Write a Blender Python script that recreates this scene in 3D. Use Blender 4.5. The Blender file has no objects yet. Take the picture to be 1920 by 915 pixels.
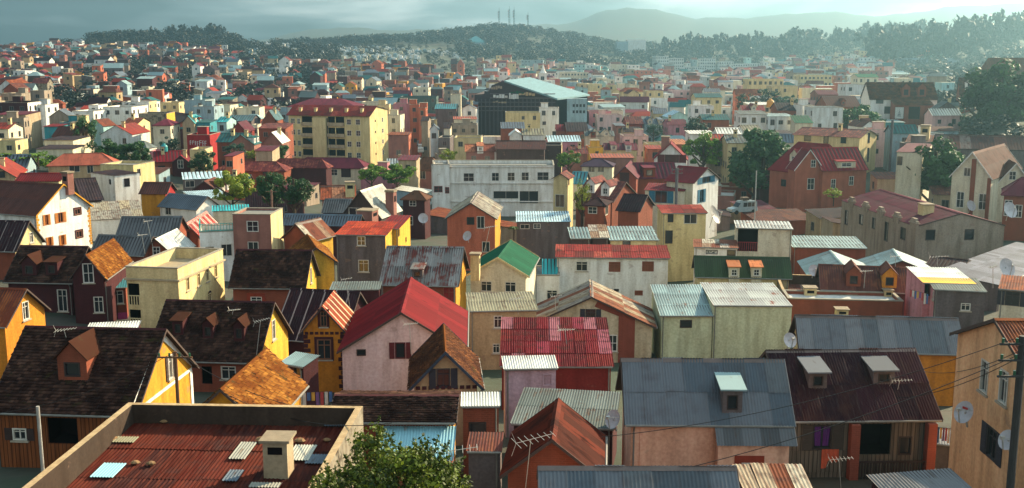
import bpy, math, random
import numpy as np
from mathutils import Vector, Matrix
from mathutils.geometry import delaunay_2d_cdt
S=bpy.context.scene; R=math.radians
# ---------------------------------------------------------------- camera, sky, sun, exposure
CZ=40.0
cam=bpy.data.cameras.new('camera'); cam.sensor_width=36; cam.lens=37.5; cam.clip_start=.5; cam.clip_end=20000
co=bpy.data.objects.new('camera',cam); S.collection.objects.link(co); co.location=(0,0,CZ); co.rotation_euler=(R(90)-math.atan(357.5/2000),0,0); S.camera=co
SUN_AZ,SUN_EL=50.0,25.0      # compass degrees from +Y (view direction) clockwise, elevation
w=bpy.data.worlds.new('World'); S.world=w; w.use_nodes=True
def sky_world():
    nt=w.node_tree; N=nt.nodes; Lk=nt.links; N.clear()
    out=N.new('ShaderNodeOutputWorld'); bg=N.new('ShaderNodeBackground'); sky=N.new('ShaderNodeTexSky')
    sky.sky_type='NISHITA'; sky.sun_disc=False; sky.sun_elevation=R(SUN_EL); sky.sun_rotation=R(SUN_AZ); sky.air_density=1.3; sky.dust_density=3.0
    tc=N.new('ShaderNodeTexCoord'); sep=N.new('ShaderNodeSeparateXYZ'); Lk.new(tc.outputs['Generated'],sep.inputs[0])
    # project the direction on a cloud deck
    mz=N.new('ShaderNodeMath'); mz.operation='ADD'; mz.inputs[1].default_value=.09; Lk.new(sep.outputs[2],mz.inputs[0])
    mz2=N.new('ShaderNodeMath'); mz2.operation='MAXIMUM'; mz2.inputs[1].default_value=.03; Lk.new(mz.outputs[0],mz2.inputs[0])
    dv=N.new('ShaderNodeVectorMath'); dv.operation='DIVIDE'; Lk.new(tc.outputs['Generated'],dv.inputs[0])
    cb=N.new('ShaderNodeCombineXYZ'); [Lk.new(mz2.outputs[0],cb.inputs[i]) for i in range(3)]; Lk.new(cb.outputs[0],dv.inputs[1])
    mp=N.new('ShaderNodeMapping'); mp.inputs['Scale'].default_value=(.5,.3,0); mp.inputs['Location'].default_value=(5.5,2.7,0); Lk.new(dv.outputs[0],mp.inputs[0])
    n1=N.new('ShaderNodeTexNoise'); n1.inputs['Scale'].default_value=1.1; n1.inputs['Detail'].default_value=7; n1.inputs['Roughness'].default_value=.52; n1.inputs['Distortion'].default_value=.35; Lk.new(mp.outputs[0],n1.inputs['Vector'])
    n2=N.new('ShaderNodeTexNoise'); n2.inputs['Scale'].default_value=.3; n2.inputs['Detail'].default_value=3; Lk.new(mp.outputs[0],n2.inputs['Vector'])
    sm=N.new('ShaderNodeMath'); sm.operation='ADD'; Lk.new(n1.outputs[0],sm.inputs[0]); Lk.new(n2.outputs[0],sm.inputs[1])
    cr=N.new('ShaderNodeValToRGB'); e=cr.color_ramp.elements; e[0].position=.45; e[0].color=(.05,.085,.11,1); e[1].position=.575; e[1].color=(1.55,1.58,1.5,1)
    x=cr.color_ramp.elements.new(.51); x.color=(.36,.45,.48,1)
    hf=N.new('ShaderNodeMath'); hf.operation='MULTIPLY'; hf.inputs[1].default_value=.5; Lk.new(sm.outputs[0],hf.inputs[0]); Lk.new(hf.outputs[0],cr.inputs[0])
    # cloud deck is brighter towards the sun, as scattered light makes it
    sd=(math.sin(R(SUN_AZ))*math.cos(R(SUN_EL)),math.cos(R(SUN_AZ))*math.cos(R(SUN_EL)),math.sin(R(SUN_EL)))
    nrm=N.new('ShaderNodeVectorMath'); nrm.operation='NORMALIZE'; Lk.new(tc.outputs['Generated'],nrm.inputs[0])
    dt=N.new('ShaderNodeVectorMath'); dt.operation='DOT_PRODUCT'; dt.inputs[1].default_value=sd; Lk.new(nrm.outputs[0],dt.inputs[0])
    mr=N.new('ShaderNodeMapRange'); mr.inputs[1].default_value=.05; mr.inputs[2].default_value=.95; mr.inputs[3].default_value=6.4; mr.inputs[4].default_value=12.5; Lk.new(dt.outputs['Value'],mr.inputs[0])
    # cloud deck shaped darker near the horizon and brighter overhead, to raise fill light
    el=N.new('ShaderNodeMapRange'); el.inputs[1].default_value=.0; el.inputs[2].default_value=.32; el.inputs[3].default_value=.118; el.inputs[4].default_value=1.0; sp2=N.new('ShaderNodeSeparateXYZ'); Lk.new(nrm.outputs[0],sp2.inputs[0]); Lk.new(sp2.outputs[2],el.inputs[0])
    ml=N.new('ShaderNodeMath'); ml.operation='MULTIPLY'; Lk.new(mr.outputs[0],ml.inputs[0]); Lk.new(el.outputs[0],ml.inputs[1])
    cm=N.new('ShaderNodeVectorMath'); cm.operation='SCALE'; Lk.new(cr.outputs[0],cm.inputs[0]); Lk.new(ml.outputs[0],cm.inputs['Scale'])
    mx=N.new('ShaderNodeMix'); mx.data_type='RGBA'; mx.inputs[0].default_value=.9; Lk.new(sky.outputs[0],mx.inputs[6]); Lk.new(cm.outputs[0],mx.inputs[7])
    Lk.new(mx.outputs[2],bg.inputs[0]); bg.inputs[1].default_value=.15; Lk.new(bg.outputs[0],out.inputs[0])
sky_world()
sl=bpy.data.lights.new('sun','SUN'); sl.energy=5.0; sl.angle=R(.6); sl.color=(1,.82,.55)
so=bpy.data.objects.new('sun',sl); S.collection.objects.link(so); so.rotation_euler=(R(90-SUN_EL),0,R(180-SUN_AZ))
S.view_settings.view_transform='Standard'; S.view_settings.look='None'; S.view_settings.exposure=1.42; S.view_settings.gamma=1
S.render.engine='CYCLES'; c=S.cycles; c.max_bounces=5; c.diffuse_bounces=3; c.glossy_bounces=2; c.transmission_bounces=2; c.transparent_max_bounces=4; c.volume_bounces=0; c.use_denoising=True; c.sample_clamp_indirect=4
try: c.denoiser='OPENIMAGEDENOISE'
except Exception: pass
COLL=S.collection
# ---------------------------------------------------------------- materials
def hx(s):
    f=lambda v:((v+.055)/1.055)**2.4 if v>.04045 else v/12.92
    return tuple(f(int(s[i:i+2],16)/255) for i in(0,2,4))
WALL=dict(white='e2dfd8',whiteg='c8cccb',cream='cdb98a',creamlit='d8c48e',creamw='d2c8ae',creamd='a8977c',ochre='c58b2c',yellow='d0a23c',yellowp='d0bd8a',orange='c47d28',orangew='e6b486',peach='dfae94',pink='d8b6b2',pinktin='c0a2aa',pinkb='bd7f88',pinkw='cfa9a6',salmon='b8664c',tan='ad9572',lime='c6caa4',concrete='968878',dconc='685e5e',stain='8b8272',stone='c2b496',dred='7c2a26',redw='962628',turqw='3f8d98',turqp='9cc0bf',blueg='8fa6ae',dgreenw='4a5c58',dwood='4a3a38',apart='c0c6c4',shadestain='40342c',magenta='b0487e',slate='3c4654',crimson='82202e',turq='3aa5a0')
BRICK=dict(brick=('8a4a36','76402e'),dbrick=('4a2426','3c1c20'),brickp=('96665a','86584e'),brickw=('8e4c3c','7c4032'),brickv=('a8604a','98543e'))
MATS={}
def nodes(name):
    m=bpy.data.materials.new(name); m.use_nodes=True; nt=m.node_tree; b=nt.nodes['Principled BSDF']; return m,nt.nodes,nt.links,b
def mixc(N,L,fac,a,b,mode='MIX'):
    x=N.new('ShaderNodeMix'); x.data_type='RGBA'; x.blend_type=mode
    if isinstance(fac,(int,float)): x.inputs[0].default_value=fac
    else: L.new(fac,x.inputs[0])
    for i,v in((6,a),(7,b)):
        if isinstance(v,tuple): x.inputs[i].default_value=v[:3]+(1,)
        else: L.new(v,x.inputs[i])
    return x.outputs[2]
def noise(N,L,vec,scale,detail=4,sc=None,rough=.55):
    if sc:
        mp=N.new('ShaderNodeMapping'); mp.inputs['Scale'].default_value=sc; L.new(vec,mp.inputs[0]); vec=mp.outputs[0]
    n=N.new('ShaderNodeTexNoise'); n.inputs['Scale'].default_value=scale; n.inputs['Detail'].default_value=detail; n.inputs['Roughness'].default_value=rough; L.new(vec,n.inputs['Vector']); return n.outputs[0]
def ramp(N,L,v,p0,p1,c0=(0,0,0),c1=(1,1,1)):
    r=N.new('ShaderNodeValToRGB'); e=r.color_ramp.elements; e[0].position=p0; e[1].position=p1; e[0].color=c0+(1,); e[1].color=c1+(1,); L.new(v,r.inputs[0]); return r.outputs[0]
def bump(N,L,b,h,dist,strength=.6):
    n=N.new('ShaderNodeBump'); n.inputs['Distance'].default_value=dist; n.inputs['Strength'].default_value=strength; L.new(h,n.inputs['Height']); L.new(n.outputs[0],b.inputs['Normal'])
def scale3(c,k): return tuple(min(1,v*k) for v in c)
def wallmat(k):
    if ('w',k) in MATS: return MATS['w',k]
    m,N,L,b=nodes('wall_'+k); g=N.new('ShaderNodeNewGeometry').outputs['Position']; uv=N.new('ShaderNodeUVMap').outputs[0]
    b.inputs['Roughness'].default_value=.9; b.inputs['Specular IOR Level'].default_value=.15
    streak=ramp(N,L,noise(N,L,g,1.0,5,(1.6,1.6,.22)),.42,.72); blot=ramp(N,L,noise(N,L,g,.55,6),.35,.7); fine=noise(N,L,g,7,4)
    if k in BRICK:
        c1,c2=map(hx,BRICK[k]); br=N.new('ShaderNodeTexBrick'); L.new(uv,br.inputs['Vector']); br.inputs['Color1'].default_value=c1+(1,); br.inputs['Color2'].default_value=c2+(1,); br.inputs['Mortar'].default_value=scale3(c1,1.25)+(1,)
        br.inputs['Scale'].default_value=1; br.inputs['Brick Width'].default_value=.26; br.inputs['Row Height'].default_value=.09; br.inputs['Mortar Size'].default_value=.012
        col=mixc(N,L,blot,br.outputs[0],scale3(c1,.62)); col=mixc(N,L,.35,col,mixc(N,L,streak,c1,scale3(c2,.55))); bump(N,L,b,br.outputs['Fac'],-.01)
    elif k.startswith('wood'):
        c1=hx('7a4424' if k=='wood' else '6c6053'); sx=N.new('ShaderNodeTexWave'); sx.wave_type='BANDS'; sx.bands_direction='X'; sx.inputs['Scale'].default_value=1.6; sx.inputs['Distortion'].default_value=.3; L.new(uv,sx.inputs['Vector'])
        ln=ramp(N,L,sx.outputs[1],.02,.12); tone=noise(N,L,uv,1,3,(5,.3,1))
        col=mixc(N,L,ramp(N,L,tone,.35,.7),scale3(c1,.6),scale3(c1,1.2)); col=mixc(N,L,ln,scale3(c1,.25),col); bump(N,L,b,ln,.02)
    else:
        c1=hx(WALL[k]); st=.95 if k in('stain','concrete','dconc','orangew','stone') else .75
        dirt=tuple(a*bb for a,bb in zip(c1,(.46,.41,.37)))
        f1=N.new('ShaderNodeMath'); f1.operation='MULTIPLY'; f1.inputs[1].default_value=st; L.new(streak,f1.inputs[0])
        col=mixc(N,L,f1.outputs[0],c1,dirt)
        f2=N.new('ShaderNodeMath'); f2.operation='MULTIPLY'; f2.inputs[1].default_value=  .5 if st<.8 else .7; L.new(blot,f2.inputs[0])
        col=mixc(N,L,f2.outputs[0],col,tuple(a*bb for a,bb in zip(c1,(.78,.70,.62))))
        col=mixc(N,L,.42,col,fine,'OVERLAY')
        pt=ramp(N,L,noise(N,L,g,.9,3,(1,1,1.6),.5),.66,.71); col=mixc(N,L,pt,col,mixc(N,L,.42,col,hx('86695a')))
        if k=='stain': col=mixc(N,L,ramp(N,L,noise(N,L,g,1.4,6),.52,.62),col,hx('3a3026'))
        bump(N,L,b,fine,.015,.4)
    L.new(col,b.inputs['Base Color']); MATS['w',k]=m; return m
#      base colour, rust colour, rust amount, seam tone variation, stripe colour
CORR=dict(blue=('5b5c5e','504844',.18,.32),red=('6c161b','4c1818',.2,.3),maroon=('5b2130','43211f',.2,.25),maroondark=('2c141b','4a2e2c',.2,.35),dark=('2c2228','50342e',.35,.4),grey=('64666a','504640',.15,.2),
white=('c6c6bf','7a5a44',.15,.2),whitegrey=('a5a396','6a5a48',.25,.35),green=('125038','24422f',.1,.2),dgreen=('36442f','4a4236',.2,.2),teal=('447c84','4a4a44',.15,.25),tealgrey=('7f9494','6b5448',.22,.35),turq=('86b4bf','8a6a50',.12,.2),turq2=('2b979c','2b6a70',.1,.3),
rust=('6a3423','8a4c2c',.5,.35),rustbrown=('57302a','6f4332',.5,.35),brown=('56322a','45261f',.35,.2),olive=('807a62','55483a',.35,.25),greygreen=('5e6664','54443a',.3,.3),dullgrey=('6a6a6c','57504c',.3,.15),orangerust=('571f10','30140f',.45,.5),crimson=('701420','54141e',.2,.2),
lightblue=('a8c2ca','7d8078',.2,.25),slate=('5a646e','4d443f',.25,.2),plum=('3a2a3c','45302e',.2,.2),greyseam=('74727a','5f5654',.2,.4),greyrust=('7a7672','5e2a22',.55,.4),maroonrust=('5a2628','8a5040',.5,.4),rustred=('8a3026','7a4030',.4,.3),rustpink=('96503f','7a4438',.4,.25),
ruststripe=('7a3420','9a5a34',.3,.3,'d8b090'),darkstripe=('2c171d','54302a',.25,.3,'8a7a74'),redstripe=('962c26','7a3020',.2,.2,'d8c8b8'),yellowstripe=('c9cec8','8a8a80',.1,.2),hallroof=('6d8b90','5a6466',.12,.12),slateteal=('4c6a70','4a4844',.2,.2),tealdark=('2c5a5a','3c4040',.2,.2),pale=('cfcdc2','8a7a68',.15,.15),orangetile=('b5642c','7a4424',.4,.3),greywhite=('9ea09c','7a4a3c',.25,.3),brownt=('5a3a2a','3a2a22',.4,.2))
def corrmat(k):
    if ('c',k) in MATS: return MATS['c',k]
    v=CORR.get(k) or CORR['rust']; m,N,L,b=nodes('metal_roof_'+k); uv=N.new('ShaderNodeUVMap').outputs[0]; oi=N.new('ShaderNodeObjectInfo').outputs['Random']; g=N.new('ShaderNodeNewGeometry').outputs['Position']
    c1,c2=hx(v[0]),hx(v[1]); b.inputs['Specular IOR Level'].default_value=.06 if sum(hx(v[0]))<.5 else .2
    sep=N.new('ShaderNodeSeparateXYZ'); L.new(uv,sep.inputs[0])
    def fl(o,step):
        a=N.new('ShaderNodeMath'); a.operation='DIVIDE'; a.inputs[1].default_value=step; L.new(o,a.inputs[0]); f=N.new('ShaderNodeMath'); f.operation='FLOOR'; L.new(a.outputs[0],f.inputs[0]); return f.outputs[0]
    cb=N.new('ShaderNodeCombineXYZ'); L.new(fl(sep.outputs[0],.8),cb.inputs[0]); L.new(fl(sep.outputs[1],2.2),cb.inputs[1]); L.new(oi,cb.inputs[2])
    wn=N.new('ShaderNodeTexWhiteNoise'); wn.noise_dimensions='3D'; L.new(cb.outputs[0],wn.inputs['Vector'])
    tone=ramp(N,L,wn.outputs[0],0,1,(1-v[3],)*3,(1+v[3]*.5,)*3)
    col=mixc(N,L,1.0,c1,tone,'MULTIPLY')
    streak=noise(N,L,g,1,6,(1.1,1.1,.8)); st2=noise(N,L,uv,1,5,(7,.35,1),.65); 
    ad=N.new('ShaderNodeMath'); ad.operation='ADD'; L.new(streak,ad.inputs[0]); L.new(st2,ad.inputs[1])
    t=1.30-.47*v[2]
    mr=N.new('ShaderNodeMapRange'); mr.inputs[1].default_value=t-.07; mr.inputs[2].default_value=t+.09; L.new(ad.outputs[0],mr.inputs[0])
    col=mixc(N,L,mr.outputs[0],col,c2)
    if k in('maroondark','darkstripe','grey','maroonrust','dark'):
        s2=noise(N,L,uv,1,3,(9,.35,1)); col=mixc(N,L,ramp(N,L,s2,.71,.76),col,hx('8f8682'))
    if len(v)>4:
        wv=N.new('ShaderNodeMath'); wv.operation='PINGPONG'; wv.inputs[1].default_value=.5 if k!='redstripe' else .22; L.new(sep.outputs[0],wv.inputs[0])
        lt=N.new('ShaderNodeMath'); lt.operation='LESS_THAN'; lt.inputs[1].default_value=.05; L.new(wv.outputs[0],lt.inputs[0]); col=mixc(N,L,lt.outputs[0],col,hx(v[4]))
    if k=='yellowstripe':
        lt=N.new('ShaderNodeMath'); lt.operation='LESS_THAN'; lt.inputs[1].default_value=2.0; L.new(sep.outputs[1],lt.inputs[0]); col=mixc(N,L,lt.outputs[0],col,hx('e0a818'))
    L.new(col,b.inputs['Base Color']); rr=N.new('ShaderNodeMapRange'); rr.inputs[3].default_value=.78 if sum(hx(v[0]))<.5 else .55; rr.inputs[4].default_value=.9; L.new(mr.outputs[0],rr.inputs[0]); L.new(rr.outputs[0],b.inputs['Roughness'])
    bump(N,L,b,noise(N,L,g,9,3),.01,.3); MATS['c',k]=m; return m
SHEET=dict(bluegrey=['54585c','5c5f62','4c5156','62656a','50575e'],maroond=['2a131a','331820','26121a','3a1f24','2e161a'],greyl=['65676b','6d6d6f','5d6165','727274'],rust=['3c140e','471911','54231a','40170f','341815','481b12','502015','36110c'],red=['66161f','581219','7a2a38','461016','8a4a54','641b1b','4e1118','90585f'],scrap=['8a6a4a','6a3a26','9a8a74','5a3024','a39a88'],grey=['8f8c80','a39e8c','7c7a70','96907c','a59a80'],patch=['a8a494','8a7460','9c9488','7a4a36','b0aa98','6a3a2c'],orange=['9a3420','a63e26','8c2c1e','a2422a'],redpatch=['7a2022','862a28','6a1c1c','944036','741c20','5c2222'],
streak=['8a8478','9a8f7a','7a4a34','8f8068','a09682','6d4432'],dark=['3c2a2c','4a3230','34262a','5a3a34','6d625c','44302e'],orange2=['9a5034','a8684a','84402c','b07a5c','7a4436'])
def sheetmat(k):
    if ('s',k) in MATS: return MATS['s',k]
    m,N,L,b=nodes('sheet_'+k); oi=N.new('ShaderNodeObjectInfo').outputs['Random']; tc=N.new('ShaderNodeTexCoord').outputs['Object']; g=N.new('ShaderNodeNewGeometry').outputs['Position']
    r=N.new('ShaderNodeValToRGB'); r.color_ramp.interpolation='CONSTANT'; cs=SHEET[k]
    while len(r.color_ramp.elements)<len(cs): r.color_ramp.elements.new(.5)
    for i,x in enumerate(cs): r.color_ramp.elements[i].position=i/len(cs); r.color_ramp.elements[i].color=hx(x)+(1,)
    L.new(oi,r.inputs[0]); st=noise(N,L,tc,1,4,(6,.7,1)); bl=noise(N,L,g,1.6,5)
    col=mixc(N,L,ramp(N,L,st,.45,.7),r.outputs[0],hx('5a2c20')) if k not in('red','bluegrey','maroond','greyl') else mixc(N,L,ramp(N,L,st,.52,.8,(0,0,0),(.4,.4,.4)),r.outputs[0],hx('6a5c56')) if k!='red' else mixc(N,L,ramp(N,L,st,.5,.75),r.outputs[0],hx('7a3a3a'))
    col=mixc(N,L,ramp(N,L,bl,.5,.75,(0,0,0),(1,1,1) if k not in('bluegrey','greyl') else (.35,.35,.35)),col,hx('3c2420')); L.new(col,b.inputs['Base Color']); b.inputs['Roughness'].default_value=.8; b.inputs['Specular IOR Level'].default_value=.06; MATS['s',k]=m; return m
TILE=dict(dark=('271917','60453a'),orange=('5e3417','9c6a30'),brown=('3c241b','6e452a'))
def tilemat(k):
    if ('t',k) in MATS: return MATS['t',k]
    m,N,L,b=nodes('roof_tile_'+k); a=N.new('ShaderNodeAttribute'); a.attribute_name='tone'; g=N.new('ShaderNodeNewGeometry').outputs['Position']
    c1,c2=map(hx,TILE[k]); col=mixc(N,L,a.outputs['Fac'],c1,c2); col=mixc(N,L,ramp(N,L,noise(N,L,g,.9,7),.42,.62),col,scale3(c1,.95)); col=mixc(N,L,ramp(N,L,noise(N,L,g,2.2,5),.6,.72),col,hx('3a3420'))
    L.new(col,b.inputs['Base Color']); b.inputs['Roughness'].default_value=1; b.inputs['Specular IOR Level'].default_value=.03; MATS['t',k]=m; return m
def plain(name,col,rough=.7,metal=0,emit=None,spec=.3):
    k=('p',name)
    if k in MATS: return MATS[k]
    m,N,L,b=nodes(name); g=N.new('ShaderNodeNewGeometry').outputs['Position']; c1=hx(col) if isinstance(col,str) else col
    L.new(mixc(N,L,ramp(N,L,noise(N,L,g,3,4),.35,.75),c1,scale3(c1,.72)),b.inputs['Base Color']); b.inputs['Roughness'].default_value=rough; b.inputs['Metallic'].default_value=metal; b.inputs['Specular IOR Level'].default_value=spec; MATS[k]=m; return m
FLATC=dict(tan='9a8a70',grey='77756f',white='c4c2ba',dark='40343a',teal='4d8a8c',moss='4a4a34')
def glass():
    if 'glass' in MATS: return MATS['glass']
    m,N,L,b=nodes('window_glass'); b.inputs['Base Color'].default_value=(.018,.02,.024,1); b.inputs['Roughness'].default_value=.12; b.inputs['Specular IOR Level'].default_value=.7; MATS['glass']=m; return m
def roofmat(r):
    k,v=r.split(':')
    return {'corr':corrmat,'sheets':sheetmat,'tile':tilemat}[k](v) if k!='flat' else plain('deck_'+v,FLATC[v],.85)
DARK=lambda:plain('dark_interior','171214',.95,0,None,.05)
# ---------------------------------------------------------------- mesh helpers
class MB:
    def __init__(s): s.v=[];s.f=[];s.m=[];s.uv=[];s.mats=[]
    def mi(s,m):
        if m not in s.mats: s.mats.append(m)
        return s.mats.index(m)
    def poly(s,pts,mat,uv=None):
        i=len(s.v); s.v+=[tuple(p) for p in pts]; s.f.append(tuple(range(i,i+len(pts)))); s.m.append(s.mi(mat)); s.uv+=list(uv) if uv else [(p[0],p[2]) for p in pts]
    def box(s,x0,x1,y0,y1,z0,z1,mat):
        a=[(x0,y0),(x1,y0),(x1,y1),(x0,y1)]
        for i in range(4):
            p,q=a[i],a[(i+1)%4]; l=math.hypot(q[0]-p[0],q[1]-p[1]); s.poly([(p[0],p[1],z0),(q[0],q[1],z0),(q[0],q[1],z1),(p[0],p[1],z1)],mat,[(0,z0),(l,z0),(l,z1),(0,z1)])
        s.poly([(p[0],p[1],z1) for p in a],mat,a); s.poly([(p[0],p[1],z0) for p in a[::-1]],mat,a)
    def beam(s,p,q,w,mat,n=4):
        p,q=Vector(p),Vector(q); d=(q-p).normalized(); u=d.cross(Vector((0,0,1)) if abs(d.z)<.95 else Vector((1,0,0))).normalized(); v=d.cross(u)
        r=[[(c+(u*math.cos(a)+v*math.sin(a))*w) for a in [2*math.pi*(i+.5)/n for i in range(n)]] for c in(p,q)]
        for i in range(n): j=(i+1)%n; s.poly([r[0][i],r[0][j],r[1][j],r[1][i]],mat)
        s.poly(r[0][::-1],mat); s.poly(r[1],mat)
    def mesh(s,name):
        me=bpy.data.meshes.new(name); me.from_pydata(s.v,[],s.f)
        for m in s.mats: me.materials.append(m)
        if s.f:
            me.polygons.foreach_set('material_index',s.m); u=me.uv_layers.new(name='UVMap'); u.data.foreach_set('uv',np.array(s.uv,'f').ravel())
        return me
    def build(s,name,parent=None,M=None): return link(name,s.mesh(name),parent,M)
def link(name,data,parent=None,M=None):
    o=bpy.data.objects.new(name,data); COLL.objects.link(o)
    if parent: o.parent=parent
    if M is not None: o.matrix_basis=M
    return o
def tag(o,label=None,cat=None,group=None,kind=None):
    if label: o['label']=label
    if cat: o['category']=cat
    if group: o['group']=group
    if kind: o['kind']=kind
    return o
def npmesh(name,V,Fq,mats,uv=None,tone=None):
    """quads as numpy arrays"""
    me=bpy.data.meshes.new(name); n=len(Fq); k=Fq.shape[1]
    me.vertices.add(len(V)); me.vertices.foreach_set('co',np.asarray(V,'f').ravel()); me.loops.add(n*k); me.loops.foreach_set('vertex_index',np.asarray(Fq,'i').ravel()); me.polygons.add(n); me.polygons.foreach_set('loop_start',np.arange(0,n*k,k,dtype='i'))
    for m in mats: me.materials.append(m)
    if uv is not None: u=me.uv_layers.new(name='UVMap'); u.data.foreach_set('uv',np.asarray(uv,'f').ravel())
    if tone is not None: a=me.attributes.new('tone','FLOAT','FACE'); a.data.foreach_set('value',np.asarray(tone,'f'))
    me.update(calc_edges=True); me.validate(); return me
def frame(o,x,y,z):
    return Matrix(((x[0],y[0],z[0],o[0]),(x[1],y[1],z[1],o[1]),(x[2],y[2],z[2],o[2]),(0,0,0,1)))
def inpoly(x,y,P):
    r=False; j=len(P)-1
    for i in range(len(P)):
        if (P[i][1]>y)!=(P[j][1]>y) and x<(P[j][0]-P[i][0])*(y-P[i][1])/(P[j][1]-P[i][1])+P[i][0]: r=not r
        j=i
    return r
def wallface(mb,P,holes,O,T,n,mat,rev=.13):
    """polygon wall in plane (origin O, horizontal axis T, outward normal n) with window openings and their reveals"""
    to=lambda a,z,dp=0:(O[0]+T[0]*a-n[0]*dp,O[1]+T[1]*a-n[1]*dp,z)
    if not holes:
        mb.poly([to(*p) for p in P],mat,P); return
    vs=[Vector(p) for p in P]; es=[(i,(i+1)%len(P)) for i in range(len(P))]
    for (x0,x1,z0,z1) in holes:
        k=len(vs); vs+=[Vector(p) for p in((x0,z0),(x1,z0),(x1,z1),(x0,z1))]; es+=[(k,k+1),(k+1,k+2),(k+2,k+3),(k+3,k)]
    v,e,f=delaunay_2d_cdt(vs,es,[],0,1e-5)[:3]
    for t in f:
        cx=sum(v[i].x for i in t)/3; cz=sum(v[i].y for i in t)/3
        if not inpoly(cx,cz,P) or any(a<cx<b and c<cz<d for a,b,c,d in holes): continue
        q=[tuple(v[i]) for i in t]
        if (q[1][0]-q[0][0])*(q[2][1]-q[0][1])-(q[1][1]-q[0][1])*(q[2][0]-q[0][0])<0: q=q[::-1]
        mb.poly([to(*p) for p in q],mat,q)
    for (x0,x1,z0,z1) in holes:
        c=[(x0,z0),(x1,z0),(x1,z1),(x0,z1)]
        for i in range(4): p,q=c[i],c[(i+1)%4]; mb.poly([to(*p),to(*q),to(*q,rev),to(*p,rev)],mat)
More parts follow.
